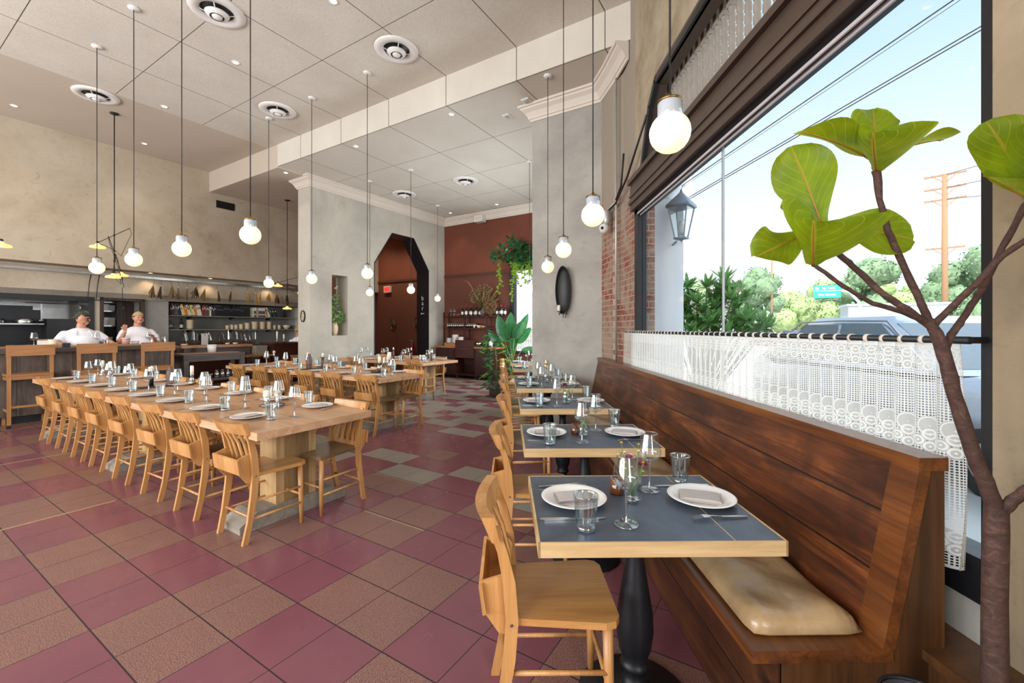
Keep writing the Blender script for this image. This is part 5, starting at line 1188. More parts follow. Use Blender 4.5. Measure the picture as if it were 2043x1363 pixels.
# ------------------------------------------------------------------ people
def limb(b, pts, rad, n=12):
    P = []; R = []
    for i in range(len(pts) - 1):
        for k in range(4):
            t_ = k / 4; P.append(Vector(pts[i]).lerp(Vector(pts[i + 1]), t_)); R.append(rad[i] + (rad[i + 1] - rad[i]) * t_)
    P.append(Vector(pts[-1])); R.append(rad[-1]); b.tube(P, R, n); b.ball(pts[0], rad[0], 12); b.ball(pts[-1], rad[-1], 10)
    for p, r in list(zip(pts, rad))[1:-1]: b.ball(p, r, 12)
def loft(b, secs, n=20):
    """secs: (z, cx, cy, rx, ry)"""
    prev = None
    for z, cx_, cy_, rx, ry in secs:
        ring = [b.b.verts.new((cx_ + rx * math.cos(2 * PI * k / n), cy_ + ry * math.sin(2 * PI * k / n), z)) for k in range(n)]
        if prev:
            for k in range(n): b.b.faces.new((prev[k], prev[(k + 1) % n], ring[(k + 1) % n], ring[k]))
        else: b.b.faces.new(ring[::-1])
        prev = ring
    b.b.faces.new(prev)
def fuse(o, vox, sm=2):
    m_ = o.modifiers.new('fuse', 'REMESH'); m_.mode = 'VOXEL'; m_.voxel_size = vox; m_.use_smooth_shade = True
    s_ = o.modifiers.new('soften', 'SMOOTH'); s_.factor = .5; s_.iterations = sm
def rotz(p, a_, c_=(0, 0)): x, y = p[0] - c_[0], p[1] - c_[1]; return (c_[0] + x * math.cos(a_) - y * math.sin(a_), c_[1] + x * math.sin(a_) + y * math.cos(a_))
def person(loc, rz, label, H, w_, arms, look, cap, seated=False, beard=False, apron=False):
    """H height; w_ girth factor; arms: {side: (elbow, wrist, finger direction)} in body coordinates, y forward; look: head turn"""
    t = empty('person', loc, rz, label, 'person'); s_ = H / 1.76; up = 0 if not seated else -.0
    sh = 1.44 * s_; hip = .93 * s_
    b = MB()
    loft(b, [(hip - .08, 0, 0, .17 * w_, .13 * w_), (hip, 0, .01, .175 * w_, .14 * w_), (hip + .14, 0, .03 * w_, .17 * w_, .15 * w_), (hip + .28, 0, .02, .17 * w_, .135 * w_), (sh - .14, 0, 0, .19 * w_, .12 * w_), (sh - .08, 0, -.01, .185 * w_, .10 * w_), (sh - .02, 0, -.01, .13 * w_, .085 * w_), (sh + .03, 0, -.015, .08, .07)])
    limb(b, [(0, -.02, sh - .03), (0, .0, sh + .10)], [.065 * w_ ** .5, .055 * w_ ** .5])
    hz = sh + .205; hc = (0, .02)
    k0 = len(b.b.verts)
    b.ball((0, .02, hz + .015), .098, 18, (1, 1, 1)); 
    def HP(x, y, z): q = rotz((x, y + .02), look, hc); return (q[0], q[1], hz + z)
    b.b.verts.ensure_lookup_table()
    for v_ in b.b.verts[k0:]: v_.co = Vector((v_.co.x * .80, .02 + (v_.co.y - .02) * .98, hz + (v_.co.z - hz) * 1.12))
    for p, r, q in [((0, .055, -.075), .048, (1, .9, .8)), ((0, .02, -.06), .062, (1, 1, .9)), ((.045, .04, -.04), .034, (1, 1, 1.1)), ((-.045, .04, -.04), .034, (1, 1, 1.1)), ((0, .103, -.012), .013, (.8, 1.2, 1.5)), ((0, .108, -.026), .0145, (1.1, 1, .8)),
                    ((0, .098, -.055), .017, (1.4, .6, .45)), ((.078, .0, -.005), .02, (.5, .9, 1.5)), ((-.078, .0, -.005), .02, (.5, .9, 1.5)), ((0, .085, .03), .035, (1.6, .6, .45))]:
        k1 = len(b.b.verts); b.ball((0, 0, 0), r, 10, q); b.b.verts.ensure_lookup_table(); c_ = HP(*p)
        for v_ in b.b.verts[k1:]: r2 = rotz((v_.co.x, v_.co.y), look); v_.co = Vector((c_[0] + r2[0], c_[1] + r2[1], c_[2] + v_.co.z))
    for sd_, (el, wr, fd) in arms.items():
        sp_ = (sd_ * .175 * w_ ** .7, -.01, sh - .09); limb(b, [sp_, el, wr], [.058 * w_ ** .5, .046 * w_ ** .5, .028])
        f = Vector(fd).normalized(); nrm = f.cross(Vector((0, 0, 1))).normalized() if abs(f.z) < .9 else Vector((sd_, 0, 0)); side = nrm
        pc = Vector(wr) + f * .05; pal = Vector(wr) + f * .09
        for a_ in (-.024, -.008, .008, .024): limb(b, [Vector(wr) + side * a_ * .4, pal + side * a_], [.016, .0115], 8)
        for j_, (a_, L_) in enumerate(((-.027, .060), (-.009, .073), (.009, .078), (.027, .068))):
            p0 = pal + side * a_; p1 = p0 + (f + side * a_ * 4) * L_ * .5; p2 = p1 + (f * .8 + Vector((0, 0, -.35))) * L_ * .5; limb(b, [p0, p1, p2], [.0095, .0088, .0075], 8)
        th = Vector(wr) + f * .035; limb(b, [th, th + side * -sd_ * -.045 + f * .03, th + side * sd_ * .055 + f * .06], [.013, .011, .009], 8)
    legs = [[(x_ * .09, 0, hip - .04), (x_ * .10, .02, .48 * s_), (x_ * .10, -.01, .08)] for x_ in (-1, 1)] if not seated else [[(x_ * .09, 0, hip - .04), (x_ * .12, .40, hip - .03), (x_ * .12, .38, hip - .45)] for x_ in (-1, 1)]
    for L_ in legs: limb(b, L_, [.085, .06, .04])
    body = b.build('body', 'skin', t); fuse(body, .0075)
    # clothes
    b = MB(); g = .014
    loft(b, [(hip - .10, 0, .01, .185 * w_, .15 * w_), (hip + .0, 0, .02, .187 * w_, .155 * w_), (hip + .14, 0, .035 * w_, .182 * w_, .165 * w_), (hip + .28, 0, .02, .182 * w_, .15 * w_), (sh - .14, 0, 0, .205 * w_, .135 * w_), (sh - .075, 0, -.01, .195 * w_, .118 * w_), (sh - .01, 0, -.01, .14 * w_, .1 * w_), (sh + .04, 0, -.018, .085 * w_ ** .5, .082)])
    for sd_, (el, wr, fd) in arms.items():
        sp_ = Vector((sd_ * .175 * w_ ** .7, -.01, sh - .085)); e_ = sp_.lerp(Vector(el), .72); limb(b, [sp_, e_], [.074 * w_ ** .5, .070 * w_ ** .5])
    o = b.build('t_shirt', 'shirt', t); fuse(o, .012, 14)
    b = MB()
    loft(b, [(hip - .16, 0, 0, .175 * w_, .14 * w_), (hip - .02, 0, .005, .183 * w_, .150 * w_), (hip + .02, 0, .005, .17 * w_, .14 * w_)])
    for L_ in legs: limb(b, L_, [.098, .078, .06])
    o = b.build('trousers', 'trousers', t); fuse(o, .014, 3)
    for x_, L_ in zip((-1, 1), legs): e_ = L_[2]; MB().ball((e_[0], e_[1] + .05, e_[2] - .035), .05, 12, (.9, 2.4, .85)).build('shoe', 'black', t, smooth=True)
    if apron:
        b = MB(); rows = []
        for z, rx, ry, hw in [(hip - .25, .195, .17, .9), (hip, .20, .185, 1.0), (hip + .14, .195, .205, .95), (hip + .28, .19, .18, .7), (sh - .10, .2, .155, .52)]:
            rows.append([b.b.verts.new((math.sin(a_ * hw) * rx * w_, math.cos(a_ * hw) * ry * w_ + .012, z)) for a_ in [(-1 + k / 5) for k in range(11)]])
        for r0, r1 in zip(rows, rows[1:]):
            for k in range(10): b.b.faces.new((r0[k], r0[k + 1], r1[k + 1], r1[k]))
        o = b.build('apron', 'apron_cloth', t); sm_ = o.modifiers.new('thick', 'SOLIDIFY'); sm_.thickness = .004
        for x_ in (-1, 1): MB().tube([(x_ * .09 * w_, .14 * w_, sh - .12), (x_ * .085, .09 * w_, sh - .02), (x_ * .06, -.02, sh + .045), (0, -.09, sh + .05)], .010, 6).build('strap', 'apron_cloth', o)
    # eyes, brows, hair, cap
    for x_ in (-1, 1):
        MB().ball(HP(x_ * .03, .083, .008), .009, 10).build('eye', 'hair', t)
        MB().tube([HP(x_ * .016, .096, .026), HP(x_ * .045, .086, .027)], .0045, 6).build('eyebrow', 'hair', t)
    MB().tube([HP(-.018, .100, -.055), HP(0, .104, -.054), HP(.018, .100, -.055)], .0045, 6).build('lips', plain('lips', '#8f5648', .5), t)
    if beard:
        b = MB()
        for p, r, q in beard:
            k1 = len(b.b.verts); b.ball((0, 0, 0), r, 10, q); b.b.verts.ensure_lookup_table(); c_ = HP(*p)
            for v_ in b.b.verts[k1:]: r2 = rotz((v_.co.x, v_.co.y), look); v_.co = Vector((c_[0] + r2[0], c_[1] + r2[1], c_[2] + v_.co.z))
        b.build('beard', 'hair', t, smooth=True)
    b = MB(); n = 20; rows = []
    for i in range(7):
        e_ = i / 6 * PI / 2; rows.append([HP(.086 * math.cos(e_) * math.cos(2 * PI * k / n), -.002 + .104 * math.cos(e_) * math.sin(2 * PI * k / n), .038 + .012 * math.sin(2 * PI * k / n) + .09 * math.sin(e_)) for k in range(n)])
    rv = [[b.b.verts.new(p) for p in r] for r in rows[:-1]]
    for r0, r1 in zip(rv, rv[1:]):
        for k in range(n): b.b.faces.new((r0[k], r0[(k + 1) % n], r1[(k + 1) % n], r1[k]))
    b.b.faces.new(rv[-1]); o = b.build('cap', cap, t, smooth=True); sm_ = o.modifiers.new('thick', 'SOLIDIFY'); sm_.thickness = .006
    bd = -1   # the peak is worn to the back
    b = MB(); r0 = [HP(.07 * math.cos(a_), bd * (.095 * math.sin(a_)) - .002, .030) for a_ in [PI * k / 10 for k in range(11)]]; r1 = [HP(.068 * math.cos(a_), bd * (.095 * math.sin(a_) + .075 * math.sin(a_) ** .6), .008) for a_ in [PI * k / 10 for k in range(11)]]
    v0 = [b.b.verts.new(p) for p in r0]; v1 = [b.b.verts.new(p) for p in r1]
    for k in range(10): b.b.faces.new((v0[k], v0[k + 1], v1[k + 1], v1[k]))
    o2 = b.build('peak', cap, o); sm_ = o2.modifiers.new('thick', 'SOLIDIFY'); sm_.thickness = .005
    h_ = MB().lathe([(.083, -.05), (.088, -.02), (.088, 0), (.083, 0)], 20).build('hair', 'hair', t, smooth=True); h_.location = HP(0, -.008, .045); h_.rotation_euler = (0, 0, look); h_.scale = (.93, 1.08, 1)
    return t
FR = KR - PI / 2
pa_ = person(U(-10.80, 2.47), FR, 'heavy cook in white T-shirt and apron, dark backwards cap, head turned to his colleague', 1.70, 1.32,
    {1: ((.34, .10, 1.15), (.30, .33, 1.155), (-.3, 1, 0)), -1: ((-.33, .06, 1.20), (-.36, .30, 1.16), (.1, 1, -.05))}, 1.15, 'cap_green', beard=[((0, .058, -.085), .036, (1.1, .8, .55)), ((.038, .035, -.072), .024, (.7, 1, 1)), ((-.038, .035, -.072), .024, (.7, 1, 1))], apron=True)
eb = MB().lathe([(.058, -.035), (.062, -.02), (.062, .02), (.058, .035)], 18).build('elbow_band', 'black', pa_); eb.location = (.335, .13, 1.165); eb.rotation_euler = (PI / 2, 0, .1)
person(U(-10.80, 3.28), FR, 'cook in a white T-shirt and tan cap, facing the room with one hand raised', 1.74, 1.22,
    {1: ((.30, .10, 1.17), (.27, .26, 1.36), (.05, .25, 1)), -1: ((-.30, .06, 1.17), (-.15, .26, 1.26), (.4, .6, .3))}, .12, 'cap_tan', beard=[((0, .072, -.092), .018, (1, .8, 1)), ((0, .108, -.042), .009, (2.4, .6, .6))])
person(U(-11.35, 6.95, -.18), KR + .5, 'person in a pale cap and pink apron straps seated beyond the far high table', 1.62, 1.0,
    {1: ((.25, .10, 1.05), (.2, .3, 1.02), (0, 1, 0)), -1: ((-.25, .1, 1.05), (-.2, .3, 1.02), (0, 1, 0))}, 0, 'cap_tan', seated=True)
# ------------------------------------------------------------------ leaves and plants
def leaf_mesh(b, base, tip, width, up, cup=.15, wave=.0, n=10, m=6, droop=0.0, shape=None, mi=0, rs=None, fold=0.0):
    """a leaf surface from base to tip; UP is where its top face looks; uv: across, along"""
    if b.b.loops.layers.uv.active is None: b.b.loops.layers.uv.new('UVMap')
    L = b.b.loops.layers.uv.active; base, tip = Vector(base), Vector(tip); d = tip - base; ln = d.length; f = d.normalized(); up = Vector(up); up = (up - f * up.dot(f)).normalized(); s_ = f.cross(up)
    shape = shape or (lambda t_: math.sin(PI * min(1, t_) ** .8) ** .75)
    ph = (rs or random).uniform(0, 6); g = {}
    for i in range(n + 1):
        t_ = i / n; w_ = max(.001, shape(t_)) * width / 2
        for j in range(-m, m + 1):
            a_ = j / m; x = a_ * w_
            h = cup * w_ * a_ * a_ + wave * width * math.sin(t_ * 9 + ph + (2 if j > 0 else 0)) * abs(a_) ** 2 - droop * ln * t_ * t_ + droop * ln * t_ + fold * abs(x)
            g[i, j] = (b.b.verts.new(base + f * (ln * t_) + s_ * x * (1 - .15 * cup * a_ * a_) + up * h), (a_ * .5 + .5, t_))
    for i in range(n):
        for j in range(-m, m):
            q = [g[i, j], g[i, j + 1], g[i + 1, j + 1], g[i + 1, j]]
            fc = b.b.faces.new([x[0] for x in q]); fc.smooth = True; fc.material_index = mi
            for lp, x in zip(fc.loops, q): lp[L].uv = x[1]
def PZ(px, py, Z):
    """point at depth Z (metres in front of the eye) behind a spot of the photograph"""
    x = (px - 1021.5) / 856. * Z; return Vector((x * CY + Z * SY, -x * SY + Z * CY, EYE - (py - 656.) / 856. * Z))
rp = random.Random(21)
# niche vase with flowers in the arch wall
nv = empty('flower_vase', U(-8.99, 6.41, 1.26), -TH, 'beige vase of pale wildflowers standing in the wall niche', 'vase')
MB().lathe([(0, 0), (.055, 0), (.085, .1), (.09, .2), (.065, .27), (.06, .3), (.07, .31), (.06, .31), (.05, .27), (0, .1)], 22).build('vessel', 'stoneware', nv)
b = MB()
for k in range(320): a_ = rp.uniform(0, 6.3); z_ = rp.uniform(.26, .95) if k % 3 else rp.uniform(.28, .55); r_ = .19 * (1 - abs(z_ - .42)); p = Vector((r_ * math.cos(a_) * rp.random(), r_ * 1.1 * math.sin(a_), z_)); leaf_mesh(b, p, p + Vector((rp.uniform(-.05, .05), rp.uniform(-.06, .06), rp.uniform(.0, .09))), .045, (rp.uniform(-1, 1), rp.uniform(-1, 1), .6), n=3, m=1)
b.build('foliage', 'foil_c', nv)
for k in range(5): MB().tube([(0, 0, .28), (rp.uniform(-.03, .03), rp.uniform(-.05, .05), rp.uniform(.6, 1.0))], .003, 5).build('stem', 'stem_green', nv)
for (y, z, r, m) in [(.02, .42, .075, 'cream_petal'), (-.05, .36, .06, 'cream_petal'), (.10, .55, .05, 'cream_petal'), (.05, .68, .05, 'lilac'), (-.02, .75, .045, 'lilac'), (0, 1.1, .06, 'cream_petal'), (.04, 1.15, .04, 'cream_petal'), (-.07, .80, .035, 'magenta')]: blossom(nv, (.05, y, z), r, m, 12)
# passage behind the arch: exit sign, oval pictures, extinguisher, boards joint
ex = empty('exit_sign', U(-11.35, FW - .04, 2.76), -TH, 'lit red EXIT sign on the terracotta wall behind the arch', 'sign')
MB().box(-.16, .16, -.03, .035, -.11, .11).build('housing', 'white', ex, bev=.006)
MB().box(-.13, .13, -.034, -.031, -.085, .085).build('face', 'exit_red', ex)
def text(name, s, size, parent, m, loc, rot, ext=.001, spacing=1.0):
    cu = bpy.data.curves.new(name, 'FONT'); cu.body = s; cu.size = size; cu.extrude = ext; cu.align_x = 'CENTER'; cu.align_y = 'CENTER'; cu.materials.append(M[m]); cu.space_line = spacing
    tmp = bpy.data.objects.new(name, cu); C.objects.link(tmp); bpy.context.view_layer.update()
    me = bpy.data.meshes.new_from_object(tmp.evaluated_get(bpy.context.evaluated_depsgraph_get())); bpy.data.objects.remove(tmp)
    o = bpy.data.objects.new(name, me); C.objects.link(o); o.parent = parent; o.location = loc; o.rotation_euler = rot; return o
text('lettering', 'EXIT', .13, ex, 'terracotta_low', (0, -.036, 0), (PI / 2, 0, 0))
bs = empty('bar_lettering', U(-9.07, 9.466, 2.0), -TH, 'vertical white bar lettering with an arrow on the dark arch jamb', 'sign')
for k, c_ in enumerate('bar'): text('letter', c_, .19, bs, 'white', (0, -.0, .33 - k * .15), (PI / 2, 0, 0))
MB().tube([(.06, 0, -.13), (-.05, 0, -.13)], .008, 6).prism([(-.08, -.13), (-.03, -.10), (-.03, -.16)], -.003, .003, 'XZ').build('arrow', 'white', bs)
M['art'] = plain('oval_picture_paint', '#57452f', .6, var=.5, sc=25); M['cameo'] = plain('cameo_relief', '#b8ab94', .6, var=.3, sc=30)
def oval(name, p, rz, sx_, sz_, label, frame='brass', face='art'):
    t = empty(name, p, rz, label, 'picture')
    b = MB().lathe([(.90, 0), (1.0, .0), (1.03, .5), (1.0, 1), (.93, 1), (.9, .6)], 30)
    for v_ in b.b.verts: x, y, z = v_.co; v_.co = Vector((x * sx_, -z * .03, y * sz_))
    b.build('frame', frame, t, smooth=True)
    b = MB().lathe([(0, .3), (.92, .3), (.92, .5), (0, .5)], 30)
    for v_ in b.b.verts: x, y, z = v_.co; v_.co = Vector((x * sx_, -z * .03, y * sz_))
    b.build('painting', face, t)
    return t
oval('oval_picture', U(-11.11, FW - .002, 1.60), -TH, .12, .20, 'small oval gilt framed picture on the terracotta wall, farther from the jamb')
oval('oval_picture', U(-10.02, FW - .002, 1.60), -TH, .12, .20, 'small oval gilt framed picture half hidden by the dark arch jamb')
op = oval('oval_plaque', U(-9.09, 5.698, 1.70), -TH, .075, .13, 'dark oval framed relief plaque on the narrow end of the arch wall', 'black', 'cameo')
b = MB()
for k in range(7): b.ball((.025 * math.sin(k * 2.1), -.018, .07 * math.cos(k * 1.7)), .022, 10, (1, .5, 1.3))
b.build('relief', 'cameo', op, smooth=True)
fe = empty('fire_extinguisher', U(-10.12, FW - .12, .52), -TH, 'red fire extinguisher on the wall behind the arch beside the jamb', 'extinguisher')
M['red_metal'] = plain('dark_red_enamel', '#7c1d1d', .3)
MB().lathe([(0, 0), (.075, 0), (.08, .02), (.08, .36), (.06, .42), (.025, .45), (0, .45)], 20).build('cylinder', 'red_metal', fe); MB().tube([(0, 0, .44), (0, 0, .5), (-.1, -.02, .53)], .014, 8).build('valve_handle', 'steel', fe); MB().tube([(0, 0, .47), (.09, -.02, .44), (.1, -.03, .25)], .012, 8).build('hose', 'black', fe)
st(MB().box(-10.98, -10.965, FW - .006, FW, 0, 1.7).build('trim_4', 'trim_brown'))
# speaker and smoke detector squares
spk = empty('wall_speaker', U(-7.38, FW - .14, 4.60), -TH, 'white wedge speaker fixed high on the crown of the terracotta wall', 'speaker'); MB().box(-.14, .14, -.1, .1, -.09, .09).build('cabinet', 'white', spk, bev=.02); MB().box(-.11, .11, -.108, -.101, -.07, .07).build('grille', 'crown', spk)
for k, (x, y) in enumerate([(1012, 231), (1050, 200)]):
    x, y, _ = at(x, y, 4.8); t = empty('ceiling_sensor', (x, y, 4.8), -TH, 'small square white sensor plate on the low ceiling, ' + ['farther from', 'closer to'][k] + ' the pier crown', 'sensor'); MB().box(-.06, .06, -.06, .06, -.015, 0).build('plate', 'white', t, bev=.004); MB().box(-.035, .035, -.035, .035, -.022, -.015).build('grille', 'galv', t)
# oval black candle sconce on the pier
sc_ = empty('candle_sconce', U(-2.67, 5.735, 1.98), -TH, 'long oval black metal candle sconce on the plastered pier', 'sconce')
b = MB().lathe([(0, .02), (.8, .035), (.97, .06), (1, .09), (1.02, .085), (.98, .045), (.8, .015), (0, 0)], 36)
for v_ in b.b.verts: x, y, z = v_.co; v_.co = Vector((x * .115, -z, y * .345))
b.build('oval_dish', 'black', sc_, smooth=True)
MB().tube([(-.03, -.06, -.30), (-.035, -.12, -.36), (-.03, -.14, -.33)], .005, 6).tube([(.0, -.04, -.33), (0, -.07, -.40), (.04, -.07, -.40), (.04, -.04, -.33)], .005, 6).build('hook_arm', 'black', sc_)
MB().lathe([(0, -.32), (.03, -.32), (.032, -.31), (0, -.31)], 16, (-.03, -.14, 0)).build('drip_pan', 'black', sc_); MB().lathe([(0, -.31), (.022, -.31), (.022, -.22), (0, -.22)], 16, (-.03, -.14, 0)).build('candle', 'wax', sc_)
# ------------------------------------------------------------------ sideboard with shelf rack
sb = empty('sideboard', U(-7.55, 9.78), -TH, 'dark red wood sideboard with slatted doors before the terracotta wall', 'sideboard')
MB().box(-1.12, 1.08, -.24, .25, .87, .915).build('countertop', 'stool', sb, bev=.004)
for x0, x1 in ((-1.08, -.35), (.35, 1.04)): MB().box(x0, x1, -.215, .23, .1, .87).build('cabinet', 'mahogany', sb); MB().box(x0 + .03, x1 - .03, -.228, -.215, .14, .83).build('door', 'mahogany_slat', sb)
MB().box(-.35, .35, .2, .23, .1, .87).build('back_panel', 'mahogany', sb); MB().box(-.35, .35, -.2, .23, .1, .14).build('lower_shelf', 'mahogany', sb); MB().box(-.30, .34, -.27, -.215, .60, 1.10).build('fall_front', 'mahogany', sb)
for x in (-1.04, -.33, .33, .98): MB().box(x, x + .05, -.2, -.14, 0, .1).build('leg', 'mahogany', sb); MB().box(x, x + .05, .15, .2, 0, .1).build('leg', 'mahogany', sb)
rkk = empty('shelf_rack', U(-7.6, 9.9, .915), -TH, 'dark open shelf rack standing on the sideboard', 'shelf rack')
for x in (-.95, -.92 + .75, .6, 1.0): 
    for y in (-.1, .13): MB().box(x, x + .04, y, y + .03, 0, .93 if x > -.9 else 1.0).build('post', 'mahogany', rkk)
for z in (.50, .84): MB().box(-.95, 1.04, -.1, .16, z, z + .025).build('shelf_board', 'mahogany', rkk)
st0 = MB().lathe([(0, 0), (.06, 0), (.1, .012), (.1, .017), (.06, .006), (0, .006)], 22).build('dinner_plate', 'porcelain'); first_ = True
for j, (u, n_) in enumerate([(-8.3, 14), (-8.09, 20), (-7.88, 16)]):
    for k in range(n_):
        o = st0 if first_ else st0.copy()
        if not first_: C.objects.link(o)
        first_ = False; o.location = U(u, 9.8, .916 + k * .0165); tag(o, f'white plate in the {["first", "tallest", "third"][j]} stack on the sideboard, {ordi(k)} from the counter', 'plate', 'plate stacks on the sideboard')
tj0 = MB().lathe([(0, 0), (.028, 0), (.032, .14), (.03, .14), (.026, .006), (0, .006)], 14).build('water_tumbler', 'rack_glass'); first_ = True
for k in range(15):
    for r_ in (0, 1):
        o = tj0 if first_ else tj0.copy()
        if not first_: C.objects.link(o)
        first_ = False; o.location = U(-8.42 + k * .073, 9.86 + .075 * r_, 1.441); tag(o, f'tumbler on the sideboard rack, {["front", "back"][r_]} row, {ordi(k)} from the arch wall', 'glass', 'tumblers on the sideboard rack')
for k, (x, m, r, h) in enumerate([(-7.42, 'stoneware', .05, .09), (-7.25, 'stoneware', .09, .07), (-7.12, 'bar_top', .1, .06)]):
    t = empty('serving_bowl', U(x, 9.85, 1.44), 0, ['small cream jug', 'tan serving bowl', 'wooden bread bowl'][k] + ' on the middle shelf of the sideboard rack', 'bowl'); MB().lathe([(0, 0), (r * .6, 0), (r, h), (r * .94, h), (r * .5, .008), (0, .008)], 20).build('bowl', m, t); MB().lathe([(r * .94, h - .003), (r * 1.02, h), (r * .94, h + .004)], 20).build('rim', m, t)
M['bottle_dark'] = plain('dark_wine_bottle', '#15140f', .12, Coat_Weight=.5); M['bottle_amber'] = plain('amber_bottle', '#6b3a17', .15, Coat_Weight=.4)
wb = empty('wine_bottle'); MB().lathe([(0, 0), (.036, 0), (.037, .005), (.037, .19), (.03, .21), (.015, .235), (.0135, .29), (.016, .292), (.016, .305), (0, .305)], 16).build('glass_body', 'bottle_dark', wb); MB().lathe([(.0373, .05), (.0378, .052), (.0378, .13), (.0373, .132)], 16).build('label', 'white', wb); MB().lathe([(.0155, .24), (.0162, .245), (.0165, .306), (0, .307)], 12).build('capsule', 'red_metal', wb)
us_ = False
for k, (u, dv) in enumerate([(-7.88, 0), (-7.8, .06), (-7.72, -.03), (-7.63, .05), (-7.55, -.02), (-7.47, .06), (-7.38, -.01), (-7.30, .06), (-7.22, 0), (-6.66, 0), (-6.58, .05), (-6.5, -.02), (-6.43, .05)]):
    t = dup(wb) if us_ else wb; us_ = True; t.location = U(u, 9.88 + dv, 1.781); t.rotation_euler = (0, 0, rp.uniform(0, 1)); s_ = rp.uniform(.9, 1.12); t.scale = (1, 1, s_)
    tag(t, f'wine bottle on top of the sideboard rack, {ordi(k)} from the arch wall', 'bottle', 'wine bottles on the sideboard rack')
for k, u in enumerate((-8.32, -8.24, -8.16)): ware('wine', *xy(u, 9.87 + .05 * (k % 2)), 1.781, 0, f'on top of the sideboard rack, {ordi(k)} from its end', 'glasses on the sideboard rack')
t = empty('serving_bowl', U(-8.03, 9.88, 1.781), 0, 'dark terracotta bowl on top of the sideboard rack', 'bowl'); MB().lathe([(0, 0), (.06, 0), (.13, .06), (.12, .06), (.06, .01), (0, .01)], 20).build('bowl', 'terracotta', t); MB().lathe([(.12, .058), (.132, .06), (.12, .064)], 20).build('rim', 'terracotta', t)
for k, (u, r, h, m) in enumerate([(-7.55, .1, .09, 'black'), (-7.25, .15, .10, 'steel'), (-6.98, .11, .1, 'black')]):
    t = empty('cooking_pan', U(u, 9.80, .916), 0, ['black lidded pan', 'wide steel pan', 'black casserole'][k] + ' on the sideboard counter', 'pan'); MB().lathe([(0, 0), (r * .8, 0), (r, h), (r * .95, h + .01), (0, h + .03)], 20).build('pan_body', m, t); MB().tube([(r, 0, h * .7), (r + .12, 0, h)], .009, 6).build('handle', 'black', t)
t = empty('bread_box', U(-8.1, 9.60, .916), -TH, 'low tan wooden crate before the plate stacks on the sideboard', 'crate'); MB().box(-.2, .2, -.04, .07, 0, .1).build('crate', 'bar_top', t); MB().box(-.205, .205, -.045, .075, .085, .1).build('rim', 'stool', t)
t = empty('napkin_pot', U(-6.75, 9.7, .916), 0, 'white paper towel roll on the sideboard beside the plants', 'roll'); MB().lathe([(0, 0), (.055, 0), (.055, .17), (.02, .17), (.02, .1), (0, .1)], 18).build('roll', 'white', t); MB().tube([(0, 0, .1), (0, 0, .2)], .01, 8).build('spindle', 'galv', t)
# dried arrangement and twig ball above
da = empty('dried_flower_arrangement', U(-7.12, 9.86, 1.781), 0, 'large arrangement of dried grasses and branches on the sideboard rack', 'dried flowers')
MB().lathe([(0, 0), (.06, 0), (.09, .1), (.05, .2), (.06, .22), (0, .2)], 16).build('pot', 'brown_ceramic', da)
b = MB()
for k in range(90):
    a_ = rp.uniform(0, 6.28); r_ = rp.uniform(.1, .42); h = rp.uniform(.3, .7) * (1.1 - r_); p2 = Vector((r_ * math.cos(a_), r_ * math.sin(a_) * .38, .2 + h)); b.tube([(0, 0, .18), p2.lerp(Vector((0, 0, .3)), .4), p2], [.003, .003, .002], 4)
    for q in range(3): c_ = p2.lerp(Vector((0, 0, .2)), q * .12); b.ball(c_, rp.uniform(.012, .026), 6, (1, 1, 1.5))
b.tube([(0, 0, .2), (-.2, 0, .6), (-.42, 0, .95), (-.55, 0, 1.02)], [.004, .012, .016, .004], 6)
b.build('dried_stems', 'dry', da)
b = MB()
for k in range(30): a_ = rp.uniform(0, 6.28); r_ = rp.uniform(.1, .45); p2 = Vector((r_ * math.cos(a_), r_ * .4 * math.sin(a_), rp.uniform(.35, .7))); b.tube([(0, 0, .2), p2], [.003, .002], 4); leaf_mesh(b, p2, p2 + Vector((rp.uniform(-.1, .1), 0, .1)), .02, (0, -1, .3), n=3, m=1)
b.build('dark_foliage', 'leaf_dark', da)
tb = empty('twig_ball', U(-6.85, 9.83, 2.03), 0, 'woven tan twig ball resting on the sideboard rack top', 'twig ball'); b = MB()
for k in range(46):
    ax = Vector((rp.uniform(-1, 1), rp.uniform(-1, 1), rp.uniform(-1, 1))).normalized(); q = Quaternion(ax, 0); s1 = ax.orthogonal().normalized(); s2 = ax.cross(s1); R_ = .22 * rp.uniform(.85, 1.02); off = ax * rp.uniform(-.09, .09); b.tube([off + (s1 * math.cos(w_ * PI / 7) + s2 * math.sin(w_ * PI / 7)) * R_ * (1 - off.length) for w_ in range(rp.randint(8, 15))], .0035, 4)
b.build('twig_weave', 'dry', tb); MB().lathe([(0, -.25), (.07, -.25), (.08, -.22), (0, -.22)], 14).build('stand', 'mahogany', tb)
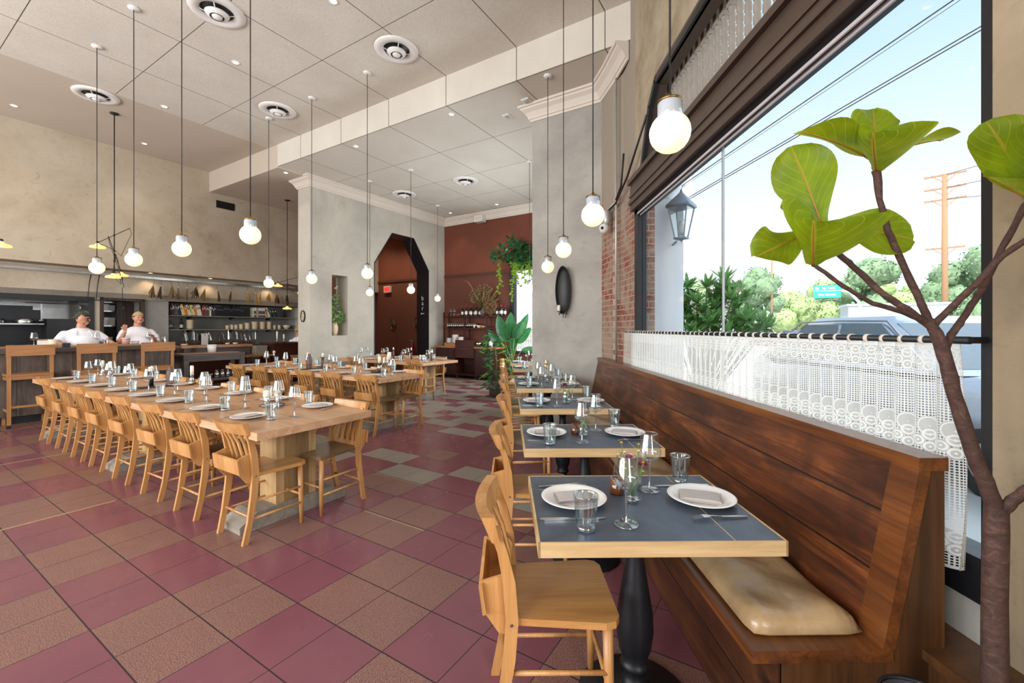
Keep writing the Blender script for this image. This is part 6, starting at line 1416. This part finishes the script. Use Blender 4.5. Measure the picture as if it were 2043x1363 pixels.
# plants at the far window: trailing pothos above, bird of paradise below
pv = empty('trailing_vine', U(-6.15, 9.95, 3.10), 0, 'green trailing vine spilling from above the far window', 'plant')
MB().lathe([(0, 0), (.12, 0), (.16, .18), (.14, .18), (0, .1)], 18).build('pot', 'brown_ceramic', pv)
b = MB(); b2 = MB()
for k in range(170):
    a_ = rp.uniform(0, 6.28); r_ = rp.uniform(.1, .6); p = Vector((r_ * math.cos(a_) * 1.1, r_ * math.sin(a_) * .45 - .08, .1 + rp.uniform(0, .75) * (1 - r_ * .8))); d_ = Vector((rp.uniform(-.1, .1), rp.uniform(-.14, 0), rp.uniform(-.12, .1))); leaf_mesh(b, p, p + d_ * 1.4, .13, (rp.uniform(-.5, .5), -1, .8), n=4, m=2)
for s_ in range(15):
    x0_ = rp.uniform(-.45, .55); L_ = rp.choice([.3, .5, .8, 1.1, 1.5]) * rp.uniform(.8, 1.1) if x0_ < 0 else rp.uniform(.2, .8); p = Vector((x0_, -.15, .2)); pts = [Vector((0, 0, .15)), p]
    n_ = int(L_ / .06)
    for k in range(n_):
        p = p + Vector((rp.uniform(-.02, .02), rp.uniform(-.008, .008), -.06)); pts.append(p.copy())
        d_ = Vector((rp.uniform(-.07, .07), -.03, rp.uniform(-.08, .0))); leaf_mesh(b2, p, p + d_ * 1.2, .075, (rp.uniform(-.4, .4), -1, .4), n=4, m=2)
    MB().tube(pts, .004, 4).build('vine_stem', 'stem_green', pv)
b.build('crown_foliage', 'leaf_dark', pv); b2.build('trailing_leaves', 'leaf_lime', pv)
bpz = empty('bird_of_paradise_plant', (.12, 9.35, 0), 0, 'tall broad leaved palm like plant in a pot before the far window', 'plant')
MB().lathe([(0, 0), (.16, 0), (.2, .35), (.18, .35), (.17, .3), (0, .3)], 22).build('pot', 'stoneware', bpz)
for (bx_, bz_, tx, tz, wd, dy) in [(-.15, 1.15, -.30, 1.72, .26, -.1), (-.04, 1.2, -.02, 1.78, .26, 0), (.05, 1.2, .28, 1.62, .24, -.1), (.12, 1.1, .42, 1.45, .22, .05), (-.25, 1.05, -.5, 1.35, .2, -.1), (.0, .9, .1, 1.5, .2, .1), (.2, .95, .62, .98, .15, -.1), (.12, 1.2, .36, 1.75, .2, .1)]:
    MB().tube([(0, 0, .3), (bx_ * .3, dy * .3, .3 + (bz_ - .3) * .6), (bx_, dy, bz_)], [.012, .01, .007], 6).build('leaf_stalk', 'stem_green', bpz)
    b = MB(); leaf_mesh(b, (bx_, dy, bz_), (tx, dy - .12, tz), wd, (0, -1, .35), cup=.25, n=10, m=4, droop=.12, rs=rp); b.build('leaf', 'leaf_dark', bpz)
sp_ = empty('leafy_potted_shrub', (-.22, 9.0, 0), 0, 'darker leafy shrub in a pot between the sideboard and the palm', 'plant')
MB().lathe([(0, 0), (.13, 0), (.16, .28), (.14, .28), (0, .25)], 20).build('pot', 'brown_ceramic', sp_); MB().tube([(0, 0, .25), (.02, 0, .7), (-.02, 0, 1.1)], .012, 6).build('stem', 'trunk', sp_)
b = MB(); b2 = MB()
for k in range(240):
    a_ = rp.uniform(0, 6.28); z_ = rp.uniform(.15, 1.35); r_ = rp.uniform(.03, .26); p = Vector((r_ * math.cos(a_), r_ * math.sin(a_), z_)); d_ = Vector((math.cos(a_) * .13, math.sin(a_) * .13 - .03, rp.uniform(-.1, .06)))
    leaf_mesh(b2 if k % 6 == 0 else b, p, p + d_, .055, (0, -.5, 1), n=4, m=2)
b.build('foliage', 'leaf_dark', sp_); b2.build('pale_foliage', 'leaf_lime', sp_)
# curtain of the far window
lc = MB(); L_ = lc.b.loops.layers.uv.new('UVMap'); n = 130; rows = []
for i in range(n + 1):
    x = fl + .15 + i * .011; y = FW - .10 + .02 * math.sin(i * .9); rows.append([lc.b.verts.new((x, y, .85)), lc.b.verts.new((x, y, 1.40))])
for i in range(n):
    f_ = lc.b.faces.new((rows[i][0], rows[i + 1][0], rows[i + 1][1], rows[i][1])); f_.smooth = True
    for lp, uv_ in zip(f_.loops, ((i * .016, .15), (i * .016 + .016, .15), (i * .016 + .016, .70), (i * .016, .70))): lp[L_].uv = uv_
ct = lc.build('lace_cafe_curtain', 'lace', rc=False); ct.rotation_euler = (0, 0, -TH); tag(ct, 'short white lace curtain on the far window behind the palm', 'curtain')
rd = MB().tube([(fl + .1, FW - .10, 1.40), (-4.2, FW - .10, 1.40)], .009, 8).build('curtain_rod', 'black', rz=-TH); tag(rd, 'thin black curtain rod across the far window behind the palm', 'curtain rod')
# ------------------------------------------------------------------ lace curtain on the big window
rodz = 1.385; cx0 = 1.385
cr = empty('curtain_rod', (cx0, 0, rodz), 0, 'long black iron curtain rod across the big window', 'curtain rod')
MB().tube([(0, 1.262, 0), (0, 5.02, 0)], .0115, 12).build('rod', 'black', cr, smooth=True)
for y in (1.29, 4.99): MB().bar((0, y, 0), (.07, y, 0), .02, .02).build('bracket', 'black', cr)
lc = MB(); L_ = lc.b.loops.layers.uv.new('UVMap'); NY, NZ = 520, 14; y0c, y1c = 1.285, 5.0; g = {}
for i in range(NY + 1):
    y = y0c + (y1c - y0c) * i / NY; s_ = i / NY * 5.7
    for j in range(NZ + 1):
        z = .675 + (rodz - .012 - .675) * j / NZ; k = 1 - j / NZ
        amp = .010 + .012 * k; x = cx0 + amp * math.sin(s_ * 2 * PI / .112) + .008 * k * math.sin(s_ * 7.1 + 1)
        yy = y + .01 * math.cos(s_ * 2 * PI / .112) * (.4 + k)
        if i < 8: yy -= .02 * math.sin(PI * k) * (1 - i / 8)
        g[i, j] = (lc.b.verts.new((x, yy, z)), (s_, .70 * j / NZ))
for i in range(NY):
    for j in range(NZ):
        q = [g[i, j], g[i + 1, j], g[i + 1, j + 1], g[i, j + 1]]; f_ = lc.b.faces.new([a_[0] for a_ in q]); f_.smooth = True
        for lp, a_ in zip(f_.loops, q): lp[L_].uv = a_[1]
ct = empty('lace_cafe_curtain', (0, 0, 0), 0, 'long white crocheted lace cafe curtain hanging along the big window', 'curtain')
lc.build('lace_cloth', 'lace', ct, rc=False)
M['loop'] = plain('lace_loop', '#d5d0c6', .9, var=.05)
lp0 = None
for k in range(50):
    y = y0c + .045 + k * .0742
    if lp0 is None: lp0 = MB().lathe([(.0125, -.007), (.016, -.007), (.016, .007), (.0125, .007), (.0125, -.007)], 12).build('hanging_loop', 'loop', ct); o = lp0
    else: o = lp0.copy(); C.objects.link(o); o.parent = ct
    o.location = (cx0, y, rodz - .001); o.rotation_euler = (PI / 2, .0, rp.uniform(-.3, .3))
# ------------------------------------------------------------------ fiddle leaf fig by the window
ZF = 1.15
fig = empty('fiddle_leaf_fig', (1.31, 1.12, 0), 0, 'tall fiddle leaf fig with bare branching trunk beside the bench end', 'plant')
O = Vector((1.31, 1.12, 0))
def br(name, pts, rad, n=9):
    P = [PZ(*p) - O for p in pts]; Q = []; R = []
    for i in range(len(P) - 1):
        for k in range(5): t_ = k / 5; Q.append(P[i].lerp(P[i + 1], t_) + Vector((rp.uniform(-1, 1), rp.uniform(-1, 1), 0)) * .0012); R.append((rad[i] + (rad[i + 1] - rad[i]) * t_) * rp.uniform(.93, 1.07))
    Q.append(P[-1]); R.append(rad[-1]); MB().tube(Q, R, n).build(name, 'bark', fig)
MB().tube([(0.015, 0, 0.1), PZ(1985, 1363, ZF) - O, PZ(1984, 1200, ZF) - O, PZ(1987, 1060, ZF) - O, PZ(1988, 1010, ZF) - O], [.030, .028, .026, .026, .024], 12).build('trunk', 'bark', fig)
br('branch', [(1988, 1020, ZF), (1972, 975, ZF), (1940, 900, ZF), (1905, 790, ZF), (1885, 710, ZF), (1868, 665, ZF), (1853, 640, ZF)], [.02, .019, .0175, .0165, .0165, .0145, .012])
br('branch', [(1990, 1025, ZF), (2020, 1000, ZF - .02), (2060, 970, ZF - .05), (2140, 850, ZF - .1)], [.019, .014, .013, .011])
br('branch', [(1868, 668, ZF), (1850, 643, ZF), (1800, 622, ZF - .01), (1740, 605, ZF - .02), (1680, 570, ZF - .03), (1622, 527, ZF - .03)], [.010, .0085, .007, .006, .0055, .005])
br('branch', [(1862, 655, ZF), (1820, 625, ZF + .01), (1760, 585, ZF + .03), (1700, 530, ZF + .05), (1665, 500, ZF + .05), (1630, 452, ZF + .05)], [.010, .0095, .0085, .008, .0075, .007])
br('branch', [(1855, 645, ZF), (1835, 600, ZF), (1800, 525, ZF + .02), (1772, 460, ZF + .02), (1755, 400, ZF + .02), (1748, 340, ZF + .02)], [.0105, .009, .0085, .008, .0075, .011])
br('branch', [(1862, 650, ZF), (1900, 612, ZF - .02), (1945, 568, ZF - .04), (2000, 510, ZF - .06), (2060, 470, ZF - .08)], [.009, .0085, .008, .008, .007])
br('branch', [(1885, 700, ZF), (1898, 668, ZF + .0), (1925, 630, ZF), (1960, 575, ZF - .01), (2000, 495, ZF - .02), (2045, 410, ZF - .08), (2062, 395, ZF - .10)], [.009, .009, .0085, .008, .0075, .007, .007])
def fshape(t_):
    q = min(1, t_ / .62); a_ = .16 + .84 * (q * q * (3 - 2 * q)) ** .8
    return a_ if t_ < .62 else max(.02, 1 - ((t_ - .62) / .38) ** 2.4) ** .5
def fl_(bp, tp, w_, up, cup=.25, wave=.05, droop=.05, zb=0, zt=0, shape=None):
    b = MB(); B0, T0 = PZ(bp[0], bp[1], ZF + zb) - O, PZ(tp[0], tp[1], ZF + zt) - O
    leaf_mesh(b, B0, T0, w_ / 856. * ZF, up, cup, wave, 16, 8, droop, shape or fshape, rs=rp)
    o = b.build('leaf', 'fig_leaf', fig, rc=False)
    # raised midrib follows the same line
    f = (T0 - B0); u_ = Vector(up); u_ = (u_ - f.normalized() * u_.dot(f.normalized())).normalized()
    pts = [B0 + f * t_ + u_ * (droop * f.length * (t_ - t_ * t_) - .0015) for t_ in [k / 10 for k in range(11)]]
    MB().tube(pts, [.003 - .0024 * k / 10 for k in range(11)], 6).build('midrib', 'fig_rib', o)
toC = Vector((-.55, -.8, -.25))
fl_((1640, 448), (1578, 292), 118, (-.35, -.9, -.1), .12, .05, .08, .05, .05)
fl_((1622, 530), (1624, 440), 190, (.05, -.45, .9), .75, .06, -.02, -.03, -.16)
fl_((1644, 448), (1822, 478), 98, (.0, -1, .12), .2, .05, .12, .06, .03)
fl_((1600, 470), (1508, 512), 88, (-.2, -.9, .3), .2, .12, .05, .0, -.05)
fl_((1632, 450), (1562, 402), 52, (-.2, -.9, .2), .3, .08, .05, .07, .12)
fl_((1748, 343), (1742, 265), 150, (.05, -.5, .85), .8, .05, -.04, .02, -.12)
fl_((1738, 318), (1594, 262), 120, (.1, -.25, .97), .3, .06, .14, .02, -.02)
fl_((1748, 300), (1742, 217), 82, (-.3, -.9, .1), .3, .08, .0, .03, .14)
fl_((1765, 310), (1884, 278), 110, (-.1, -.3, .95), .35, .06, .16, .02, .04)
fl_((2060, 400), (1968, 242), 125, (-.3, -.9, .1), .2, .05, .1, -.10, -.08)
fl_((2060, 404), (1962, 350), 75, (-.1, -.5, .85), .4, .06, .1, -.10, -.10)
fl_((2064, 396), (2072, 235), 110, (-.3, -.9, .1), .2, .05, .1, -.10, -.13)
fp = MB().lathe([(0, 0), (.10, 0), (.12, .18), (.125, .2), (.115, .2), (.11, .14), (0, .14)], 30).build('pot', 'black', fig)
# ------------------------------------------------------------------ the street
gz = -.12
o = MB().box(WX + .22, 5.0, -10, 40, gz - .1, gz).build('sidewalk', 'sidewalk'); o['kind'] = 'structure'
o = MB().box(5.0, 120, -60, 160, gz - .2, gz - .12).build('street', 'asphalt'); o['kind'] = 'structure'
o = MB().box(26, 120, -60, 160, gz - .12, gz - .02).build('ground_far_lot', 'sidewalk'); o['kind'] = 'structure'
o = MB().box(WX + .22, 12, 8.5, 30, gz, gz + .02).build('ground_corner', 'sidewalk'); o['kind'] = 'structure'
# white arcade column with corbel and lantern
ac = empty('arcade_column', (1.80, 5.55, gz), 0, 'white stucco arcade column outside the window with a stained corbel', 'column')
MB().box(-.10, .36, -.35, .3, 0, 3.12).build('shaft', 'stucco', ac, bev=.02)
MB().lathe([(0, 3.12), (.34, 3.12), (.36, 3.16), (.44, 3.24), (.52, 3.4), (.56, 3.62), (.56, 4.3), (0, 4.3)], 28, (.13, 0, 0), .6).build('corbel', 'stucco', ac, smooth=True)
ln = empty('wall_lantern', (2.05, 5.0, 2.62), 0, 'grey metal coach lantern on the white arcade column', 'lantern')
S = .155
MB().lathe([(.0, .44), (.012, .43), (.02, .40), (.05, .37), (S * 1.15, .25), (S * 1.2, .235), (S * 1.2, .215), (S * 1.05, .21), (0, .21)], 4).build('roof', 'lantern', ln)
for k in range(4):
    a_ = k * PI / 2; MB().bar((S * math.cos(a_), S * math.sin(a_), .22), (.075 * math.cos(a_), .075 * math.sin(a_), -.14), .012, .012).build('corner_bar', 'lantern', ln)
b = MB(); r0 = [b.b.verts.new((S * .97 * math.cos(k * PI / 2), S * .97 * math.sin(k * PI / 2), .215)) for k in range(4)]; r1 = [b.b.verts.new((.072 * math.cos(k * PI / 2), .072 * math.sin(k * PI / 2), -.135)) for k in range(4)]
for k in range(4): b.b.faces.new((r0[k], r0[(k + 1) % 4], r1[(k + 1) % 4], r1[k]))
b.build('glass_panes', 'glass', ln); MB().lathe([(0, -.19), (.01, -.17), (.03, -.155), (.095, -.15), (.095, -.135), (0, -.135)], 4).build('base_plate', 'lantern', ln)
MB().tube([(-.02, .1, -.16), (-.02, .3, -.2), (-.05, .42, -.1)], .012, 8).build('bracket', 'lantern', ln); MB().tube([(0, 0, .43), (.015, 0, .47), (.04, 0, .475), (.04, 0, .50)], .005, 6).build('finial', 'lantern', ln); MB().lathe([(0, -.1), (.03, -.1), (.035, .0), (.02, .06), (0, .07)], 12).build('bulb', 'white', ln)
# parked cars
def car(name, loc, rz, paint, label, L=4.6, Wd=1.85, Hh=1.45, simple=False, truck=False):
    t = empty(name, loc, rz, label, 'car' if not truck else 'truck')
    w2 = Wd / 2; secs = []
    hood = .92 * Hh / 1.45
    b = MB()
    prof = [(-L / 2, .35, .55), (-L / 2 + .05, .3, .78), (-L / 2 + .9, .25, hood), (-L * .12, .25, hood + .04), (L * .2, .25, hood + .06), (L / 2 - .25, .28, hood + .02), (L / 2, .35, .7)]
    prev = None
    for i, (x, zb, zt) in enumerate(prof):
        sh_ = .86 if i in (0, 6) else (.97 if i in (1, 5) else 1.0)
        ring = [b.b.verts.new((x, y * w2 * sh_, z)) for y, z in ((-.92, zb), (-1, zb + .15), (-1, zt - .18), (-.93, zt - .03), (-.6, zt), (.6, zt), (.93, zt - .03), (1, zt - .18), (1, zb + .15), (.92, zb))]
        if prev:
            for k in range(10): b.b.faces.new((prev[k], prev[(k + 1) % 10], ring[(k + 1) % 10], ring[k]))
        else: b.b.faces.new(ring[::-1])
        prev = ring
    b.b.faces.new(prev); b.build('body', paint, t, bev=.03, smooth=True)
    c0, c1, c2, c3 = (-L * .23, -L * .06, L * .20, L * .40) if not truck else (-L * .2, -L * .1, L * .1, L * .14)
    def cab(k, y, z): return [(c0 + (c1 - c0) * k) if y < 0 else (c3 + (c2 - c3) * k)]
    b = MB(); prev = None
    for k, wz in ((0, 1.0), (.5, .93), (.9, .84), (1.0, .76)):
        z = hood + .02 + (Hh - hood) * (k if k < 1 else 1.02); x0_, x1_ = c0 + (c1 - c0) * k, c3 + (c2 - c3) * k
        ring = [b.b.verts.new(p) for p in ((x0_, -w2 * wz * .9, z), (x0_ + .12, -w2 * wz, z), (x1_ - .12, -w2 * wz, z), (x1_, -w2 * wz * .9, z), (x1_, w2 * wz * .9, z), (x1_ - .12, w2 * wz, z), (x0_ + .12, w2 * wz, z), (x0_, w2 * wz * .9, z))]
        if prev:
            for q in range(8): b.b.faces.new((prev[q], prev[(q + 1) % 8], ring[(q + 1) % 8], ring[q]))
        prev = ring
    b.b.faces.new(prev); b.build('roof', paint, t, bev=.09, seg=5, smooth=True)
    for s_ in (-1, 1):
        for xa, xb in ((.06, .46), (.50, .90)):
            b = MB(); q = []
            for k, f0, f1 in ((.12, xa, xb), (.86, xa, xb)):
                z = hood + .02 + (Hh - hood) * k; wz = 1.0 - .15 * k; x0_, x1_ = c0 + (c1 - c0) * k, c3 + (c2 - c3) * k
                for f_ in (f0, f1): q.append((x0_ + (x1_ - x0_) * f_, s_ * (w2 * wz + .006), z))
            b.b.faces.new([b.b.verts.new(p) for p in (q[0], q[1], q[3], q[2])]); o = b.build('side_window', 'car_glass', t); sm_ = o.modifiers.new('thick', 'SOLIDIFY'); sm_.thickness = .01
        MB().tube([(c0 + .1, s_ * (w2 + .0), hood + .05), (c0 + (c1 - c0) * .9, s_ * w2 * .875, Hh - .03), ((c1 + c2) / 2, s_ * w2 * .865, Hh - .015), (c3 + (c2 - c3) * .9, s_ * w2 * .875, Hh - .03), (c3 - .1, s_ * w2, hood + .05)], .012, 6).build('chrome_trim', 'steel', t)
    for k0_, (xa, xb) in enumerate(((c0, c1), (c3, c2))):
        q = [(xa + (xb - xa) * k + (-.008 if k0_ == 0 else .008), y * w2 * (.86 - .1 * k), hood + .02 + (Hh - hood) * k) for k, y in ((.1, -1), (.1, 1), (.88, 1), (.88, -1))]
        b = MB(); b.b.faces.new([b.b.verts.new(p) for p in q]); o = b.build('windscreen', 'car_glass', t); sm_ = o.modifiers.new('thick', 'SOLIDIFY'); sm_.thickness = .01
    for x in (-L * .32, L * .31):
        for s_ in (-1, 1):
            w_ = MB().tube([(x, s_ * (w2 - .2), .33), (x, s_ * (w2 + .01), .33)], .33, 22).build('wheel', 'rubber', t); MB().tube([(x, s_ * (w2 + .005), .33), (x, s_ * (w2 + .018), .33)], .2, 18).build('hubcap', 'steel', w_)
    if truck: MB().box(L * .14, L * .48, -w2 * .95, -w2 * .88, hood, hood + .12).box(L * .14, L * .48, w2 * .88, w2 * .95, hood, hood + .12).build('bed_side', paint, t)
    return t
car('parked_car', (5.30, 5.35, gz - .02), PI / 2, 'car_paint', 'silver blue car parked close outside the big window', 4.9, 1.9, 1.68)
lotc = [(60, 58, 'white pickup truck in the far parking lot', 'car_white', True), (52, 47, 'grey car in the far lot beside the white pickup', 'car_paint', False), (36, 62, 'small dark car in the far lot beyond the shrub', 'rubber', False), (43, 66, 'silver car in the far lot behind the sedan bonnet', 'car_paint', False), (30, 60, 'pale car far along the street', 'car_white', False)]
def far(px, dist, z=gz): v_ = PZ(px, 656, dist); return (v_.x, v_.y, z)
for k, (px, dist, lb_, m_, tr_) in enumerate([(1905, 27, 'white pickup truck in the far parking lot', 'car_white', True), (1990, 30, 'grey car in the far lot beside the white pickup', 'car_paint', False), (1520, 42, 'small dark car in the far lot beyond the shrub', 'rubber', False), (1590, 45, 'silver car in the far lot behind the sedan roof', 'car_paint', False)]):
    car('pickup_truck' if tr_ else 'parked_car', far(px, dist - (6 if tr_ else 0), gz - .02), .6 + .3 * k, m_, lb_, 5.2 if tr_ else 4.4, 1.9, 1.75 if tr_ else 1.4, truck=tr_)
# trees
def tree(px, dist, h, r, m, label, trunk=True, n=2600, leafs=.075, low=.25):
    x, y, z = far(px, dist); t = empty('street_tree', (x, y, z), 0, label, 'tree', None)
    if trunk: MB().tube([(0, 0, 0), (.1, 0, h * .5), (0, 0, h * .8)], [h * .035, h * .025, h * .01], 8).build('trunk', 'trunk', t)
    b = MB(); cl = [(rp.uniform(-.6, .6) * r, rp.uniform(-.6, .6) * r, h * (low + (1 - low) * rp.random()) - .0, r * rp.uniform(.35, .6)) for _ in range(14)]
    for k in range(n):
        c_ = rp.choice(cl); d_ = Vector((rp.gauss(0, 1), rp.gauss(0, 1), rp.gauss(0, .8))).normalized(); p = Vector(c_[:3]) + d_ * c_[3] * rp.uniform(.75, 1.05)
        if p.z < .2: continue
        nrm = (d_ + Vector((rp.uniform(-.6, .6), rp.uniform(-.6, .6), rp.uniform(-.6, .6)))).normalized(); s1 = nrm.orthogonal().normalized() * leafs * r / 2 * rp.uniform(.6, 1.3); s2 = nrm.cross(s1)
        b.b.faces.new([b.b.verts.new(p + q) for q in (s1, s2, -s1, -s2)])
    k0_ = len(b.b.verts)
    for c_ in cl: b.ball(c_[:3], c_[3] * .8, 14)
    b.b.verts.ensure_lookup_table()
    for v_ in b.b.verts[k0_:]: v_.co += Vector((rp.gauss(0, 1), rp.gauss(0, 1), rp.gauss(0, 1))) * r * .035
    b.build('crown', m, t, rc=False); return t
tree(1510, 46, 7.0, 2.6, 'foil_a', 'leafy tree beyond the lot between the shrub and the thin pole')
tree(1580, 56, 5.8, 2.9, 'foil_b', 'low yellow green tree to one side of the thin pole', low=.1)
tree(1632, 60, 7.4, 3.4, 'foil_b', 'yellow green tree beneath the teal street sign', low=.1)
tree(1735, 50, 8.4, 3.9, 'foil_a', 'round dark green tree behind the white building')
tree(1795, 56, 7.4, 2.8, 'foil_b', 'lighter tree between the round tree and the utility pole')
tree(1925, 48, 9.6, 3.6, 'foil_a', 'tall tree behind the white pickup truck', low=.15)
tree(1990, 44, 9.2, 3.6, 'foil_a', 'dark tree next to the window pier')
tree(1690, 60, 4.5, 3.0, 'foil_b', 'low distant hedge like tree beneath the curved mast', low=.1)
tree(1375, 40, 5.0, 2.6, 'foil_b', 'distant tree behind the shrub beside the white column', low=.1)
# leafy shrub by the column
sr = empty('plumeria_shrub', (3.0, 6.6, gz), 0, 'big leafy shrub with rosettes of narrow leaves outside the window', 'shrub')
tips = []
for (px, py, Z) in [(1372, 575, 6.2), (1445, 560, 6.2), (1452, 585, 6.0), (1420, 600, 6.3), (1400, 625, 6.1), (1365, 610, 6.2), (1360, 640, 6.0), (1385, 650, 6.2), (1430, 640, 6.0), (1465, 620, 6.2), (1470, 650, 6.0), (1500, 630, 6.2), (1495, 655, 6.1), (1520, 645, 6.2), (1440, 610, 6.4), (1480, 600, 6.4), (1412, 645, 5.9), (1350, 665, 6.0), (1450, 665, 5.9), (1375, 600, 6.5), (1510, 665, 6.3), (1410, 575, 6.5), (1475, 580, 6.3), (1435, 590, 6.2), (1355, 590, 6.4), (1390, 605, 6.0), (1425, 620, 6.1), (1488, 640, 5.9), (1530, 655, 6.0), (1370, 630, 6.3), (1400, 660, 6.2), (1445, 575, 6.1), (1460, 600, 5.9), (1380, 665, 5.9), (1425, 665, 6.1), (1475, 668, 6.1)]:
    tips.append(PZ(px, py, Z) - Vector((3.0, 6.6, gz)))
b = MB(); b2 = MB()
for p in tips:
    b.tube([(0, 0, .0), (p.x * .4, p.y * .4, p.z * .5), p], [.02, .012, .008], 6)
    for k in range(34):
        a_ = rp.uniform(0, 6.28); el = rp.uniform(-.5, 1.2); d_ = Vector((math.cos(a_) * math.cos(el), math.sin(a_) * math.cos(el), math.sin(el))); leaf_mesh(b2, p, p + d_ * rp.uniform(.16, .28), .06, Vector((0, 0, 1)) + d_ * .2, n=4, m=1)
b.build('branches', 'trunk', sr); b2.build('foliage', 'foil_c', sr)
# sign on a mast arm, poles, wires, buildings
x, y, z = far(1650, 27); sg = empty('street_sign_mast', (x, y, gz), 0, 'teal street name sign on a curved white mast', 'sign')
rzs = -math.atan2(x, y); sg.rotation_euler = (0, 0, rzs); S_ = 27 / 856.
def zs(py): return EYE - gz - (py - 656) * S_
MB().box(-22 * S_, 22 * S_, -.02, .02, zs(595), zs(569)).build('sign_board', 'sign_teal', sg); MB().box(-22 * S_, 22 * S_, -.024, -.021, zs(581), zs(580)).build('divider', 'white', sg)
MB().tube([(-16 * S_, -.022, zs(575)), (-16 * S_, -.03, zs(575))], .1, 18).build('emblem', 'white', sg)
b = MB()
for x0_, x1_, y0_ in ((-8, -6.6, 574), (-6, -4.4, 575), (-3.8, -1.6, 575.5), (1, 3, 574), (3.6, 6, 575), (6.6, 9, 575), (9.6, 13, 575), (-14, -10, 587.5), (-9, -5, 588), (-3, 1, 587.5), (2, 6, 588), (7, 14, 588)): b.box(x0_ * S_, x1_ * S_, -.03, -.024, zs(y0_ + 2.2), zs(y0_ - 1.6))
b.build('lettering', 'white', sg)
MB().tube([(18 * S_, .05, zs(580)), (35 * S_, .05, zs(585)), (50 * S_, .05, zs(605)), (56 * S_, .05, zs(640)), (56 * S_, .05, 0)], [.05, .07, .09, .11, .12], 10).build('mast', 'stucco', sg, smooth=True)
for k, dx in enumerate((-14, 0, 12)): MB().tube([(dx * S_ - .15, .0, zs(599)), (dx * S_ + .2, 0, zs(597))], .02, 6).build('clamp', 'galv', sg)
def upole(px, dist, ytop, arms, label, r=.16, hw=40):
    x, y, z = far(px, dist); t = empty('utility_pole', (x, y, gz), -math.atan2(x, y), label, 'pole'); s_ = dist / 856.; h = EYE - gz - (ytop - 656) * s_
    MB().tube([(0, 0, 0), (0, 0, h)], [r * 1.15, r * .8], 10).build('pole', 'pole_wood', t, smooth=True)
    for ya, w_ in arms:
        za = EYE - gz - (ya - 656) * s_; MB().box(-w_ * s_, w_ * s_, -.06, .06, za - .06, za + .06).build('crossarm', 'pole_wood', t)
        MB().tube([(-w_ * .6 * s_, -.08, za), (0, -.12, za - .7), (w_ * .6 * s_, -.08, za)], .03, 5).build('brace', 'pole_wood', t)
        for q in (-.95, -.6, .6, .95): MB().lathe([(0, 0), (.05, 0), (.04, .2), (0, .22)], 8, (q * w_ * s_, 0, za + .06)).build('insulator', 'white', t)
    return t
upole(1885, 36, 347, [(349, 30), (375, 30), (398, 30), (495, 28)], 'tall brown utility pole with four crossarms across the street', .22)
upole(1540, 44, 515, [], 'thin plain wooden pole behind the sedan roof', .10)
def wire(a0, a1, Z0, Z1, r, label):
    P = [PZ(a0[0] + (a1[0] - a0[0]) * k / 8, a0[1] + (a1[1] - a0[1]) * k / 8, 1 / (1 / Z0 + (1 / Z1 - 1 / Z0) * k / 8)) for k in range(9)]
    tag(MB().tube(P, r, 6).build('power_line', 'wire', smooth=True), label, 'power line', None)
wire((1345, 381), (1990, -60), 16, 9, .016, 'upper power line crossing the sky behind the window')
wire((1345, 385), (1990, -50), 16.2, 9.1, .007, 'thin line running just beneath the upper power line')
wire((1345, 411), (2030, 10), 16, 9, .014, 'lower thick power line crossing the sky, upper strand')
wire((1345, 415), (2030, 18), 16.1, 9.05, .014, 'lower thick power line crossing the sky, lower strand')
for k, (y0_, y1_) in enumerate(((349, 300), (375, 340), (398, 380))): wire((1885, y0_), (2060, y1_), 36, 30, .02, 'faint line from the utility pole crossarm, ' + ordi(k) + ' from the top')
wb_ = empty('low_building', far(1800, 30), -.5, 'low white building with small windows across the street', 'building')
MB().box(-3.0, 2.4, 0, 3, 0, 3.2).build('wall', 'stucco', wb_); MB().box(-3.1, 2.5, -.1, 3.1, 3.2, 3.35).build('parapet', 'stucco', wb_)
for x in (-2.4, -1.5, .4): MB().box(x, x + .55, -.03, .01, 1.2, 1.8).build('window', 'car_glass', wb_)
o = MB().box(-3, 3, 0, .15, 0, 9).build('neighbour_wall', 'stucco'); o.location = (4.2, 16.5, gz); tag(o, 'pale wall of the neighbouring building outside the far window', 'building')
b3 = empty('far_building', far(1300, 70), 0, 'pale distant building at the end of the street', 'building'); MB().box(-8, 8, 0, 6, 0, 6).build('wall', 'stucco', b3); MB().box(-8.2, 8.2, -.2, 6.2, 6, 6.3).build('roof_edge', 'crown', b3)
bn_ = empty('waste_bin', (1.04, 1.05, 0), 0, 'dark grey round bin standing against the bench end panel', 'bin')
MB().lathe([(0, 0), (.075, 0), (.09, .48), (.086, .48), (.07, .02), (0, .02)], 28).build('bin_body', 'slate', bn_); MB().lathe([(.086, .476), (.093, .48), (.093, .49), (.086, .49)], 28).build('rim', 'black', bn_)
